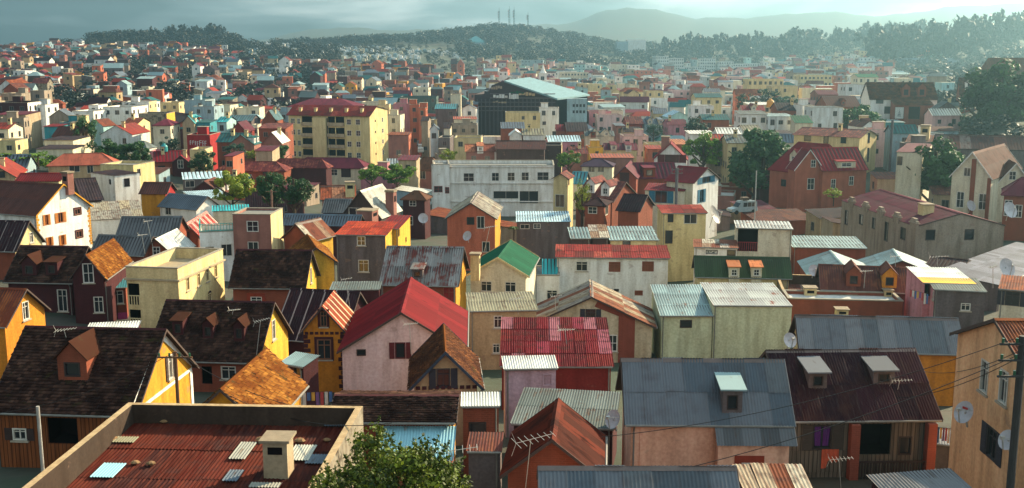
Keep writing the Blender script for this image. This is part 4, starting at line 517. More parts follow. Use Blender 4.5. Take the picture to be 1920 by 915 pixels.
('gabled_house','pale cream house with dark gabled roof,far lower left of the derelict hall','','gable',-17.67,294.0,19.95,0.0,2.2,8.0,1.53,0.25,'creamw','corr:dark',[],[],[],{'grid': (1,0)}),
('gabled_house','white gabled house beside the derelict hall','','gable',-13.04,336.49,23.23,1.508,9.0,4.74,1.18,0.25,'white','corr:slate',[],[],[],{'grid': (1,1)}),
('flat_roof_building','bare concrete flat-roofed block,somewhat lower left of the derelict hall','','flat',-13.69,306.5,20.04,0.021,7.54,9.0,0.0,0,'concrete','flat:grey',[],[],[],{'grid': (2,0),'drop': 0.45}),
('flat_roof_building','cream flat-roofed block,far lower left of the derelict hall','','flat',-10.47,258.0,20.23,-0.021,6.39,8.0,0.0,0,'cream','flat:tan',[],[],[],{'grid': (1,0),'drop': 0.45}),
('flat_roof_building','pale yellow flat-roofed block,close directly below the derelict hall','','flat',3.22,326.0,22.43,0.021,10.34,8.0,0.0,0,'yellowp','flat:tan',[],[],[],{'grid': (1,0),'drop': 0.45}),
('gabled_house','brick house with slate grey gabled roof,somewhat lower left of the derelict hall','','gable',0.05,290.0,20.3,0.042,6.48,10.0,1.43,0.25,'brick','corr:slate',[],[],[],{'grid': (1,0)}),
('gabled_house','white house with pale gabled roof,somewhat lower left of the derelict hall','','gable',0.9,268.0,19.87,1.571,8.0,3.48,1.37,0.25,'white','corr:pale',[],[],[],{'grid': (1,1)}),
('gabled_house','white house with olive gabled roof,somewhat directly below the derelict hall','','gable',5.19,267.5,20.22,0.021,5.51,9.0,1.3,0.25,'white','corr:olive',[],[],[],{'grid': (1,0)}),
('gabled_house','pale brick house with orange gabled roof,somewhat directly above the white office building','','gable',-6.9,230.5,19.45,0.042,6.55,9.0,1.26,0.25,'brickp','sheets:orange2',[],[],[],{'sheet': (2.5,5),'grid': (1,0)}),
('gabled_house','dark house with dark gabled roof,somewhat upper right of the white office building','','gable',1.91,226.0,20.39,-0.042,10.45,10.0,1.4,0.25,'dwood','sheets:dark',[],[],[],{'sheet': (2.5,5)}),
('gabled_house','dark grey house with teal gabled roof,somewhat lower left of the derelict hall','','gable',-20.64,341.0,22.88,-0.021,6.95,10.0,1.4,0.25,'dconc','corr:teal',[],[],[],{'grid': (1,0)}),
('flat_roof_building','dark green flat-roofed block,far lower right of the cemetery','','flat',-37.09,431.0,23.1,0.0,14.4,12.0,0.0,0,'dgreenw','flat:dark',[],[],[],{'grid': (1,0),'drop': 0.45}),
('flat_roof_building','pale cream flat-roofed block,somewhat left of the derelict hall','','flat',-21.55,414.5,24.4,0.021,3.88,9.0,0.0,0,'creamw','flat:tan',[],[],[],{'grid': (1,0),'drop': 0.45}),
('flat_roof_building','dark grey flat-roofed block,far right of the yellow apartment block','','flat',-17.64,285.99,18.05,-0.063,3.02,8.0,0.0,0,'dconc','flat:grey',[],[],[],{'grid': (1,0),'drop': 0.45}),
('lean_roof_building','dull cream building with maroon lean roof,somewhat lower right of the yellow apartment block','','shed',-21.86,226.5,18.07,0.0,4.26,9.0,0.25,0.25,'creamd','corr:maroon',[],[],[],{'grid': (1,0)}),
('lean_roof_building','pale cream building with dusty red lean roof,somewhat lower left of the derelict hall','','shed',-14.17,322.49,20.78,0.063,7.09,9.0,0.3,0.25,'creamw','corr:rustpink',[],[],[],{'grid': (1,0)}),
('flat_roof_building','plain white block with two columns of small windows under the derelict hall','','flat',11.46,333.5,23.41,-0.021,6.09,7.0,0.0,0,'white','flat:grey',[],[],[],{'grid': (1,0),'drop': 0.45}),
('gabled_house','brick house with crimson gabled roof,somewhat lower right of the derelict hall','','gable',14.24,304.0,18.61,-0.021,3.88,8.0,1.58,0.25,'brick','corr:crimson',[],[],[],{'grid': (1,0)}),
('gabled_house','brick house with dark gabled roof,somewhat lower right of the derelict hall','','gable',17.89,301.5,18.72,0.042,6.26,11.0,2.24,0.25,'brick','corr:dark',[],[],[],{'grid': (1,0)}),
('gabled_house','cream house with twin front gables','','gable',23.51,289.0,18.27,-0.021,8.06,8.0,1.12,0.25,'creamw','corr:greygreen',[],[],[],{'twin': 1,'grid': (1,0)}),
('gabled_house','pink house with pale blue streaked roof','','gable',12.83,270.49,18.33,0.063,8.35,9.0,1.26,0.25,'pinkb','corr:lightblue',[],[],[],{'grid': (1,0)}),
('flat_roof_building','pale pink building with open lattice loggia','','flat',31.93,280.0,18.95,0.021,6.45,8.0,0.0,0,'pinkw','flat:tan',[],[],[],{'grid': (2,0),'drop': 0.45}),
('gabled_house','cream house with maroon gabled roof,far lower right of the derelict hall','','gable',25.68,254.5,17.66,-0.021,7.87,9.0,1.26,0.25,'cream','corr:maroon',[],[],[],{'grid': (1,0)}),
('lean_roof_building','pale brick building with dusty red lean roof,far upper right of the white office building','','shed',22.63,242.0,17.01,-0.021,9.7,8.0,0.25,0.25,'brickp','corr:rustpink',[],[],[],{}),
('flat_roof_building','yellow flat-roofed block,far lower right of the derelict hall','','flat',20.88,266.5,17.19,0.042,4.03,7.0,0.0,0,'yellow','flat:tan',[],[],[],{'grid': (1,0),'drop': 0.45}),
('gabled_house','pale brick house with rusty maroon gabled roof,far upper right of the white office building','','gable',15.3,250.5,17.16,0.042,4.43,9.0,1.33,0.25,'brickp','corr:maroonrust',[],[],[],{'grid': (1,0)}),
('flat_roof_building','dark flat-roofed block,far lower right of the derelict hall','','flat',8.06,239.99,19.95,-0.063,6.31,8.0,0.0,0,{'a': 'dwood','b': 'dwood','0': 'dwood','1': 'cream'},'flat:dark',[],[],[],{'drop': 0.45}),
('lean_roof_building','brick building with orange lean roof,far upper left of the large round tree','','shed',41.34,266.49,18.01,0.063,4.67,9.0,0.63,0.25,'brick','corr:orangetile',[],[],[],{}),
('gabled_house','pink house with maroon gabled roof,far upper left of the large round tree','','gable',47.1,310.5,19.86,0.042,5.79,9.0,1.39,0.25,'pinkb','corr:maroon',[],[],[],{'grid': (1,0)}),
('gabled_house','pale turquoise house with pale blue gabled roof,far lower left of the hazy apartment rows','','gable',52.24,341.0,20.21,1.613,10.0,7.55,1.86,0.25,'turqp','corr:lightblue',[],[],[],{'grid': (1,1)}),
('gabled_house','tan house with slate grey gabled roof,far lower left of the hazy apartment rows','','gable',48.61,354.5,20.6,-0.021,4.74,9.0,1.62,0.25,'tan','corr:slate',[],[],[],{'grid': (1,0)}),
('flat_roof_building','pink flat-roofed block,somewhat lower right of the derelict hall','','flat',30.35,376.5,20.24,0.042,7.7,9.0,0.0,0,'pinkb','flat:grey',[],[],[],{'grid': (1,0),'drop': 0.45}),
('flat_roof_building','pale pink flat-roofed block,somewhat lower right of the derelict hall','','flat',32.92,366.0,19.52,0.021,8.39,8.0,0.0,0,'pinkw','flat:tan',[],[],[],{'grid': (1,0),'drop': 0.45}),
('flat_roof_building','white flat-roofed block,somewhat lower left of the hazy apartment rows','','flat',58.69,434.5,22.17,0.042,6.56,9.0,0.0,0,'white','flat:grey',[],[],[],{'grid': (1,0),'drop': 0.45}),
('flat_roof_building','cream flat-roofed block,somewhat lower left of the hazy apartment rows','','flat',63.85,487.0,23.32,0.021,7.61,10.0,0.0,0,'cream','flat:tan',[],[],[],{'grid': (1,0),'drop': 0.45}),
('flat_roof_building','pale pink flat-roofed block,somewhat lower left of the hazy apartment rows','','flat',78.47,504.99,23.04,0.063,9.01,10.0,0.0,0,'pinkw','flat:tan',[],[],[],{'grid': (1,0),'drop': 0.45}),
('gabled_house','deep red house with rusty maroon gabled roof,far lower right of the derelict hall','','gable',35.54,316.49,19.79,0.063,5.01,9.0,1.93,0.25,'dred','corr:maroonrust',[],[],[],{'grid': (1,0)}),
('lean_roof_building','pale brick building with slate grey lean roof,far lower right of the derelict hall','','shed',30.74,309.0,19.71,0.042,2.99,8.0,0.27,0.25,'brickp','corr:slate',[],[],[],{'grid': (1,0)}),
('gabled_house','dull cream house with dark gabled roof,far lower right of the derelict hall','','gable',32.69,294.0,18.95,0.021,5.04,8.0,1.26,0.25,'creamd','corr:dark',[],[],[],{'grid': (1,0)}),
('gabled_house','blue-grey house with slate grey gabled roof,far lower right of the derelict hall','','gable',42.1,319.5,19.59,0.021,7.3,9.0,1.26,0.25,'blueg','corr:slate',[],[],[],{'grid': (1,0)}),
('flat_roof_building','pale yellow flat-roofed block,far upper left of the large round tree','','flat',35.19,265.5,18.01,0.042,3.97,7.0,0.0,0,'yellowp','flat:tan',[],[],[],{'grid': (1,0),'drop': 0.45}),
('lean_roof_building','salmon building with rusty red lean roof,far upper left of the large round tree','','shed',33.6,254.0,17.93,-0.021,3.79,8.0,0.25,0.25,'salmon','corr:rustred',[],[],[],{'grid': (1,0)}),
('flat_roof_building','pale cream flat-roofed block,somewhat lower right of the derelict hall','','flat',37.3,384.0,19.98,-0.021,4.3,8.0,0.0,0,'creamw','flat:tan',[],[],[],{'grid': (1,0),'drop': 0.45}),
('lean_roof_building','white house with two rows of small arches below its flat grey-green roof','','shed',61.37,276.0,24.79,0.0,7.33,8.0,0.56,0.25,'white','corr:greygreen',[],[],[],{'grid': (3,0)}),
('lean_roof_building','off-white building with teal-grey lean roof,far upper right of the large round tree','','shed',67.72,274.0,24.36,0.021,6.81,8.0,0.37,0.25,'whiteg','corr:tealgrey',[],[],[],{'grid': (2,0)}),
('flat_roof_building','white plastered house with tall blue-grey windows beside the green awning','','flat',81.35,280.5,26.23,-0.021,7.68,9.0,0.0,0,'whiteg','flat:tan',[],[],[],{'grid': (1,0),'drop': 0.45}),
('flat_roof_building','white flat-roofed block,far left of the brown roofed mission','','flat',78.92,290.99,26.28,0.063,2.99,8.0,0.0,0,'white','flat:grey',[],[],[],{'grid': (1,0),'drop': 0.45}),
('lean_roof_building','emerald green awning roof','','shed',71.73,265.49,23.24,-0.063,4.63,7.0,1.46,0.25,'creamw','corr:green',[],[],[],{}),
('gabled_house','brick house with dark gabled roof,far lower right of the hazy apartment rows','','gable',75.77,297.0,24.68,-0.021,6.95,10.0,1.95,0.25,'brick','corr:dark',[],[],[],{'grid': (1,0)}),
('gabled_house','pale cream house with crimson gabled roof,somewhat lower right of the hazy apartment rows','','gable',68.31,306.49,24.15,-0.063,6.65,9.0,1.26,0.25,'creamw','corr:crimson',[],[],[],{'grid': (1,0)}),
('gabled_house','brick house with brown gabled roof,somewhat left of the brown roofed mission','','gable',99.42,327.99,24.22,0.042,10.39,12.0,3.09,0.25,'brick','corr:brown',[],[],[],{'grid': (1,0)}),
('flat_roof_building','cream flat-roofed block,somewhat lower right of the hazy apartment rows','','flat',102.17,407.99,27.89,-0.042,9.36,12.0,0.0,0,'cream','flat:tan',[],[],[],{'grid': (1,0),'drop': 0.45}),
('flat_roof_building','narrow cream flat-roofed block,somewhat lower right of the hazy apartment rows','','flat',101.68,437.0,29.8,-0.021,14.33,10.0,0.0,0,'cream','flat:tan',[],[],[],{'grid': (2,0),'drop': 0.45}),
('flat_roof_building','cream flat-roofed block,far right of the hazy apartment rows','','flat',158.41,569.0,28.84,-0.021,16.64,14.0,0.0,0,'cream','flat:tan',[],[],[],{'grid': (2,0),'drop': 0.45}),
('flat_roof_building','off-white flat-roofed block,somewhat upper left of the brown roofed mission','','flat',118.51,377.0,29.31,-0.021,6.3,10.0,0.0,0,{'a': 'whiteg','b': 'whiteg','0': 'whiteg','1': 'white'},'flat:white',[],[],[],{'grid': (1,0),'drop': 0.45}),
('gabled_house','pale brick house with maroon gabled roof,somewhat left of the brown roofed mission','','gable',100.46,346.5,27.06,0.042,6.71,9.0,1.35,0.25,'brickp','corr:maroon',[],[],[],{'grid': (1,0)}),
('gabled_house','cream house with dark teal gabled roof,somewhat directly below the hazy apartment rows','','gable',66.21,366.5,25.37,0.021,9.26,9.0,1.26,0.25,'cream','corr:tealdark',[],[],[],{'grid': (1,0)}),
('flat_roof_building','narrow white flat-roofed block,somewhat lower left of the hazy apartment rows','','flat',57.24,326.0,24.49,-0.042,6.75,8.0,0.0,0,'white','flat:white',[],[],[],{'grid': (1,0),'drop': 0.45}),
('gabled_house','white house with slate grey gabled roof,somewhat directly below the hazy apartment rows','','gable',71.31,386.0,26.53,-0.042,5.86,8.0,1.12,0.25,'white','corr:slate',[],[],[],{'grid': (1,0)}),
('gabled_house','brick house with dark teal gabled roof,far directly below the hazy apartment rows','','gable',55.74,296.5,22.15,-0.021,7.6,9.0,1.33,0.25,'brick','corr:tealdark',[],[],[],{'grid': (1,0)}),
('gabled_house','white house with pale gabled roof,somewhat upper left of the large round tree','','gable',48.23,240.0,22.5,-0.042,5.51,8.0,1.12,0.25,'white','corr:pale',[],[],[],{'grid': (1,0)}),
('gabled_house','off-white house with olive gabled roof,somewhat directly above the large round tree','','gable',54.34,245.99,22.69,0.063,4.25,8.0,1.12,0.25,'whiteg','corr:olive',[],[],[],{'grid': (1,0)}),
('lean_roof_building','white building with pale lean roof,somewhat upper left of the large round tree','','shed',42.79,244.0,22.21,-0.021,5.82,8.0,0.25,0.25,'white','corr:pale',[],[],[],{'grid': (1,0)}),
('gabled_house','bare concrete house with rusty red gabled roof,somewhat upper left of the large round tree','','gable',43.11,226.0,22.07,-0.042,3.21,8.0,1.12,0.25,'concrete','corr:rustred',[],[],[],{'grid': (1,0)}),
('gabled_house','cream house with grey-green gabled roof,somewhat upper left of the large round tree','','gable',47.62,218.5,22.27,-0.042,8.72,9.0,1.26,0.25,'cream','corr:greygreen',[],[],[],{'grid': (1,0)}),
('lean_roof_building','dull cream building with dark lean roof,somewhat upper right of the large round tree','','shed',63.27,254.0,21.51,-0.042,5.8,8.0,0.29,0.25,'creamd','corr:dark',[],[],[],{'grid': (1,0)}),
('lean_roof_building','pale cream building with pale lean roof,somewhat lower right of the hazy apartment rows','','shed',73.64,322.0,25.01,0.042,7.37,8.0,0.46,0.25,'creamw','corr:pale',[],[],[],{'grid': (1,0)}),
('flat_roof_building','pale pink flat-roofed block,somewhat left of the brown roofed mission','','flat',98.1,349.49,25.23,-0.063,8.31,9.0,0.0,0,'pinkw','flat:tan',[],[],[],{'grid': (1,0),'drop': 0.45}),
('gabled_house','very long hazy barn-like hall on the right','','gable',353.07,920.0,28.34,0.0,56.18,40.0,7.76,0.25,'brickp','corr:slate',[],[],[],{}),
('lean_roof_building','turquoise building with teal-grey lean roof,somewhat lower left of the brown roofed mission','','shed',99.56,285.99,22.12,-0.063,8.39,8.0,0.27,0.25,'turqw','corr:tealgrey',[],[],[],{}),
('gabled_house','pale cream house with emerald gabled roof,somewhat upper left of the brown roofed mission','','gable',158.37,485.0,29.54,0.042,9.74,10.0,1.4,0.25,'creamw','corr:green',[],[],[],{'grid': (1,0)}),
('flat_roof_building','pale pink flat-roofed block,somewhat directly above the brown roofed mission','','flat',357.85,1009.98,37.35,0.063,22.85,20.0,0.0,0,'pinkw','flat:tan',[],[],[],{'grid': (1,0),'drop': 0.45}),
('flat_roof_building','pale brick flat-roofed block,somewhat upper left of the brown roofed mission','','flat',216.11,646.0,29.8,-0.021,14.27,12.0,0.0,0,'brickp','flat:tan',[],[],[],{'grid': (1,0),'drop': 0.45}),
('flat_roof_building','pale blue block on the dark hillside','','flat',-246.29,805.99,36.45,-0.063,7.02,12.0,0.0,0,'blueg','flat:grey',[],[],[],{'grid': (1,0),'drop': 0.45}),
('flat_roof_building','red flat-roofed block,far upper right of the white blank-fronted building','','flat',-240.06,805.0,35.29,0.0,4.52,10.0,0.0,0,{'a': 'redw','b': 'redw','0': 'redw','1': 'cream'},'flat:tan',[],[],[],{'grid': (1,0),'drop': 0.45}),
('gabled_house','orange gabled house on the left hillside','','gable',-270.03,787.0,31.89,1.55,14.0,6.3,3.78,0.25,'salmon','corr:maroon',[],[],[],{'grid': (1,1)}),
('flat_roof_building','cream flat-roofed block,far upper right of the white blank-fronted building','','flat',-268.82,765.0,30.78,0.0,4.3,10.0,0.0,0,'cream','flat:tan',[],[],[],{'grid': (1,0),'drop': 0.45}),
('flat_roof_building','narrow blue-grey flat-roofed block,far upper right of the white blank-fronted building','','flat',-196.28,644.99,27.91,0.063,6.91,10.0,0.0,0,'blueg','flat:grey',[],[],[],{'grid': (1,0),'drop': 0.45}),
('flat_roof_building','beige tower with three rows of dark windows on the hillside','','flat',-154.79,625.0,29.49,0.0,5.76,10.0,0.0,0,'creamd','flat:dark',[],[],[],{'grid': (1,0),'drop': 0.45}),
('flat_roof_building','white flat-roofed block,somewhat lower left of the cemetery','','flat',-150.07,705.99,30.83,0.063,7.21,12.0,0.0,0,'white','flat:white',[],[],[],{'grid': (1,0),'drop': 0.45}),
('flat_roof_building','blue-grey flat-roofed block,far lower left of the cemetery','','flat',-158.45,711.0,30.77,-0.021,9.61,12.0,0.0,0,'blueg','flat:grey',[],[],[],{'grid': (1,0),'drop': 0.45}),
('flat_roof_building','pink flat-roofed block,far upper left of the yellow apartment block','','flat',-130.57,526.0,23.13,-0.021,9.03,12.0,0.0,0,'pinkb','flat:grey',[],[],[],{'grid': (1,0),'drop': 0.45}),
('flat_roof_building','pale turquoise flat-roofed block,far upper right of the white blank-fronted building','','flat',-153.75,505.99,21.84,0.063,9.34,12.0,0.0,0,'turqp','flat:grey',[],[],[],{'grid': (1,0),'drop': 0.45}),
('flat_roof_building','long white building under the hilltop trees','','flat',-333.14,1157.5,52.51,0.021,14.62,15.0,0.0,0,'white','flat:white',[],[],[],{'drop': 0.45}),
('gabled_house','blue-grey house with rusty red gabled roof,far left of the cemetery','','gable',-228.58,906.99,40.15,-0.042,10.08,14.0,1.96,0.25,'blueg','corr:rustred',[],[],[],{'grid': (1,0)}),
('flat_roof_building','off-white flat-roofed block,somewhat lower left of the cemetery','','flat',-135.24,705.99,25.67,-0.063,5.58,12.0,0.0,0,{'a': 'whiteg','b': 'whiteg','0': 'whiteg','1': 'orange'},'flat:white',[],[],[],{'grid': (1,0),'drop': 0.45}),
('gabled_house','ochre house with rusty gabled roof,somewhat directly below the cemetery','','gable',-84.54,565.99,23.69,1.634,12.0,5.95,1.79,0.25,'ochre','corr:rust',[],[],[],{'grid': (1,1)}),
('flat_roof_building','narrow pale cream flat-roofed block,somewhat upper right of the yellow apartment block','','flat',-51.91,405.0,22.09,-0.021,8.5,10.0,0.0,0,'creamw','flat:tan',[],[],[],{'grid': (1,0),'drop': 0.45}),
('gabled_house','salmon house with maroon gabled roof,somewhat upper left of the church spire','','gable',-38.24,807.0,32.15,1.592,14.0,5.36,3.4,0.25,'salmon','corr:maroon',[],[],[],{'grid': (1,1)}),
('gabled_house','brick house with dark gabled roof,far upper left of the church spire','','gable',-43.77,816.99,32.06,0.042,4.73,14.0,3.8,0.25,'brick','corr:dark',[],[],[],{'grid': (1,0)}),
('hip_roof_house','turquoise hip-roofed hall below the masts','','hip',-42.22,1265.0,52.34,0.021,25.9,30.0,7.46,0.25,'blueg','corr:teal',[],[],[],{}),
('gabled_house','cream house with dark gabled roof,somewhat upper right of the yellow apartment block','','gable',-63.52,485.0,20.38,1.592,10.0,2.14,1.53,0.25,'cream','corr:dark',[],[],[],{'grid': (1,1)}),
('flat_roof_building','pale cream flat-roofed block,somewhat lower right of the cemetery','','flat',-47.25,565.99,22.26,-0.042,8.03,12.0,0.0,0,'creamw','flat:tan',[],[],[],{'grid': (1,0),'drop': 0.45}),
('flat_roof_building','salmon flat-roofed block,somewhat lower right of the cemetery','','flat',-59.32,575.99,21.95,0.042,8.48,12.0,0.0,0,'salmon','flat:tan',[],[],[],{'grid': (1,0),'drop': 0.45}),
('flat_roof_building','tall pale slab block among the trees,centre right','','flat',132.68,1310.0,54.03,-0.021,13.22,20.0,0.0,0,'blueg','flat:white',[],[],[],{'drop': 0.45}),
('flat_roof_building','white flat-roofed block,close upper right of the pale slab block','','flat',150.56,1320.0,56.35,0.0,22.21,20.0,0.0,0,'white','flat:white',[],[],[],{'drop': 0.45}),
('flat_roof_building','pale cream flat-roofed block,close right of the church spire','','flat',44.18,767.49,26.79,0.042,19.66,15.0,0.0,0,'creamw','flat:tan',[],[],[],{'grid': (2,0),'drop': 0.45}),
('flat_roof_building','blue-grey flat-roofed block,close directly above the church spire','','flat',19.24,1007.49,33.86,-0.063,20.52,15.0,0.0,0,'blueg','flat:white',[],[],[],{'grid': (1,0),'drop': 0.45}),
('flat_roof_building','white and grey flat-roofed block,somewhat lower right of the pale slab block','','flat',145.14,1058.98,37.11,0.063,12.74,18.0,0.0,0,'apart','flat:white',[],[],[],{'grid': (3,0),'drop': 0.45}),
('flat_roof_building','white and grey flat-roofed block,somewhat upper left of the hazy apartment rows','','flat',159.88,1058.99,35.33,-0.042,14.24,18.0,0.0,0,'apart','flat:white',[],[],[],{'grid': (3,0),'drop': 0.45}),
('flat_roof_building','white and grey flat-roofed block,close left of the hazy apartment rows','','flat',165.77,1058.98,27.12,0.063,15.55,18.0,0.0,0,'apart','flat:white',[],[],[],{'grid': (3,0),'drop': 0.45}),
('flat_roof_building','narrow white and grey flat-roofed block,close left of the hazy apartment rows','','flat',182.38,1059.0,27.12,0.0,13.12,18.0,0.0,0,'apart','flat:white',[],[],[],{'grid': (3,0),'drop': 0.45}),
('flat_roof_building','white and grey flat-roofed block,close directly above the hazy apartment rows','','flat',190.66,1058.99,34.98,-0.042,14.99,18.0,0.0,0,'apart','flat:white',[],[],[],{'grid': (3,0),'drop': 0.45}),
('flat_roof_building','narrow white and grey flat-roofed block,close directly above the hazy apartment rows','','flat',197.25,1059.0,27.12,-0.021,14.99,18.0,0.0,0,'apart','flat:white',[],[],[],{'grid': (3,0),'drop': 0.45}),
('flat_roof_building','broad white and grey flat-roofed block,close directly above the hazy apartment rows','','flat',205.8,1049.0,32.21,0.021,13.92,18.0,0.0,0,'apart','flat:white',[],[],[],{'grid': (3,0),'drop': 0.45}),
('flat_roof_building','white and grey flat-roofed block,close right of the hazy apartment rows','','flat',219.7,1049.0,30.09,-0.021,13.92,18.0,0.0,0,'apart','flat:white',[],[],[],{'grid': (3,0),'drop': 0.45}),
('flat_roof_building','white and grey flat-roofed block,somewhat right of the hazy apartment rows','','flat',233.4,1049.0,30.44,0.0,13.73,18.0,0.0,0,'apart','flat:white',[],[],[],{'grid': (3,0),'drop': 0.45}),
('flat_roof_building','pale cream flat-roofed block,close directly below the pale slab block','','flat',90.03,907.0,30.95,-0.021,13.65,14.0,0.0,0,'creamw','flat:white',[],[],[],{'grid': (1,0),'drop': 0.45}),
('flat_roof_building','white flat-roofed block,close directly below the pale slab block','','flat',100.18,896.0,30.6,0.0,9.85,12.0,0.0,0,'white','flat:white',[],[],[],{'grid': (1,0),'drop': 0.45}),
('flat_roof_building','dull cream flat-roofed block,somewhat directly below the pale slab block','','flat',90.12,825.99,27.99,-0.063,6.58,12.0,0.0,0,'creamd','flat:tan',[],[],[],{'grid': (1,0),'drop': 0.45}),
('flat_roof_building','salmon flat-roofed block,somewhat lower right of the pale slab block','','flat',99.2,815.99,27.3,-0.042,13.3,12.0,0.0,0,{'a': 'salmon','b': 'salmon','0': 'salmon','1': 'cream'},'flat:tan',[],[],[],{'grid': (1,0),'drop': 0.45}),
('lean_roof_building','brick building with  lean roof,far lower right of the large round tree','','shed',40.61,161.43,15.26,0.204,9.76,6.68,0.8,0.25,'brick','corr:rustbrown',[],[],[],{'grid': (1,0)}),
('lean_roof_building','dull cream building with  lean roof,somewhat lower right of the crimson villa','','shed',71.35,198.86,17.12,-0.028,7.57,4.83,0.8,0.25,'creamd','corr:rustbrown',[],[],[],{'grid': (1,0)}),
('lean_roof_building','dull cream building with rusty lean roof,somewhat lower right of the white office building','','shed',-0.11,162.51,13.56,1.488,5.64,5.05,0.8,0.25,'creamd','corr:rust',[],[],[],{'grid': (1,0)}),
('flat_roof_building','tan flat-roofed block,somewhat lower left of the brown roofed mission','','flat',92.83,280.13,22.56,-0.206,8.47,5.92,0.0,0,'tan','flat:white',[],[],[],{'drop': 0.4,'grid': (1,0)}),
('flat_roof_building','white flat-roofed block,somewhat lower right of the brown roofed mission','','flat',92.85,241.92,22.33,0.103,7.58,4.87,0.0,0,'white','flat:white',[],[],[],{'drop': 0.4,'grid': (1,0)}),
('gabled_house','blue-grey house with slate grey gabled roof,lower left of the round dark trees at left','','gable',-98.55,209.51,18.11,0.117,7.8,6.51,2.34,0.25,'blueg','corr:slate',[],[],[],{'grid': (1,0)}),
('gabled_house','dark grey house with  gabled roof,far lower left of the yellow apartment block','','gable',-40.43,173.36,15.59,0.231,6.47,6.16,2.22,0.25,'dconc','corr:maroondark',[],[],[],{'grid': (1,0)}),
('flat_roof_building','cream flat-roofed block,close directly below the round dark trees at left','','flat',-87.62,238.33,17.56,0.197,7.85,6.14,0.0,0,'cream','flat:white',[],[],[],{'drop': 0.4,'grid': (1,0)}),
('lean_roof_building','tan building with maroon lean roof,somewhat directly below the large round tree','','shed',39.8,174.71,14.93,0.294,5.98,5.3,0.8,0.25,'tan','corr:maroon',[],[],[],{'grid': (1,0)}),
('gabled_house','pale cream house with maroon gabled roof,somewhat upper right of the crimson villa','','gable',83.64,240.6,19.03,-0.074,7.91,5.28,1.9,0.25,'creamw','corr:maroon',[],[],[],{'grid': (1,0)}),
('flat_roof_building','pale pink flat-roofed block,somewhat lower left of the brown roofed mission','','flat',80.69,232.35,23.86,-0.187,7.34,6.34,0.0,0,'pinkw','flat:tan',[],[],[],{'drop': 0.4,'grid': (1,0)}),
('gabled_house','dark grey house with grey-green gabled roof,somewhat lower right of the brown roofed mission','','gable',112.44,279.24,25.24,1.407,6.95,6.96,2.51,0.25,'dconc','corr:greygreen',[],[],[],{'grid': (1,0)}),
('lean_roof_building','dark brick building with  lean roof,far lower left of the yellow apartment block','','shed',-39.18,184.12,15.16,0.004,5.63,4.84,0.8,0.25,'dbrick','corr:maroondark',[],[],[],{'grid': (1,0)}),
('flat_roof_building','bare concrete flat-roofed block,somewhat upper left of the white office building','','flat',-17.61,278.38,14.22,1.791,5.54,4.44,0.0,0,'concrete','flat:grey',[],[],[],{'drop': 0.4,'grid': (1,0)}),
('gabled_house','white house with  gabled roof,somewhat lower left of the brown roofed mission','','gable',88.1,269.46,21.95,1.786,7.44,4.25,1.53,0.25,'white','corr:rustbrown',[],[],[],{'grid': (1,0)}),
('lean_roof_building','dark grey building with dark lean roof,far lower left of the large round tree','','shed',32.53,171.66,14.37,1.437,7.12,5.85,0.8,0.25,'dconc','corr:dark',[],[],[],{'grid': (1,0)}),
('lean_roof_building','blue-grey building with brown lean roof,somewhat lower right of the round dark trees at left','','shed',-70.76,207.92,17.06,-0.167,6.35,5.03,0.8,0.25,'blueg','corr:brown',[],[],[],{'grid': (1,0)}),
('gabled_house','pale yellow house with pale gabled roof,far upper left of the white office building','','gable',-27.35,269.91,11.96,0.059,8.65,5.07,1.83,0.25,'yellowp','corr:pale',[],[],[],{'grid': (1,0)}),
('flat_roof_building','dark grey flat-roofed block,somewhat lower right of the brown roofed mission','','flat',78.84,205.1,22.96,0.042,6.67,5.4,0.0,0,'dconc','flat:white',[],[],[],{'drop': 0.4,'grid': (1,0)}),
('flat_roof_building','pale brick flat-roofed block,somewhat lower left of the large round tree','','flat',39.49,200.78,13.93,1.325,8.59,5.4,0.0,0,'brickp','flat:white',[],[],[],{'drop': 0.4,'grid': (1,0)}),
('flat_roof_building','pink flat-roofed block,somewhat lower right of the yellow apartment block','','flat',-28.93,232.38,15.18,-0.175,7.15,4.75,0.0,0,'pinkb','flat:tan',[],[],[],{'drop': 0.4,'grid': (1,0)}),
('lean_roof_building','dull cream building with  lean roof,far directly below the crimson villa','','shed',45.31,145.14,16.79,1.57,5.94,4.32,0.8,0.25,'creamd','corr:maroondark',[],[],[],{'grid': (1,0)}),
('gabled_house','pale turquoise house with rusty gabled roof,close directly below the white blank-fronted building','','gable',-110.3,288.0,20.84,1.305,5.77,5.19,1.87,0.25,'turqp','corr:rust',[],[],[],{'grid': (1,0)}),
('flat_roof_building','brick flat-roofed block,somewhat lower left of the large round tree','','flat',44.24,210.24,14.27,1.461,6.87,5.78,0.0,0,'brick','flat:tan',[],[],[],{'drop': 0.4,'grid': (1,0)}),
('lean_roof_building','blue-grey building with pale lean roof,somewhat lower left of the white office building','','shed',-19.72,211.7,12.78,1.388,6.83,6.64,0.8,0.25,'blueg','corr:pale',[],[],[],{'grid': (1,0)}),
('lean_roof_building','bare concrete building with maroon lean roof,far lower left of the yellow apartment block','','shed',-42.18,201.09,14.8,-0.21,9.81,6.77,0.8,0.25,'concrete','corr:maroon',[],[],[],{'grid': (1,0)}),
('flat_roof_building','pale yellow flat-roofed block,somewhat directly below the left edge','','flat',-109.82,232.94,21.45,0.007,5.75,6.05,0.0,0,'yellowp','flat:tan',[],[],[],{'drop': 0.4,'grid': (1,0)}),
('lean_roof_building','dull cream building with  lean roof,far lower right of the crimson villa','','shed',69.1,165.81,18.51,-0.233,6.89,5.9,0.8,0.25,'creamd','corr:rustbrown',[],[],[],{'grid': (1,0)}),
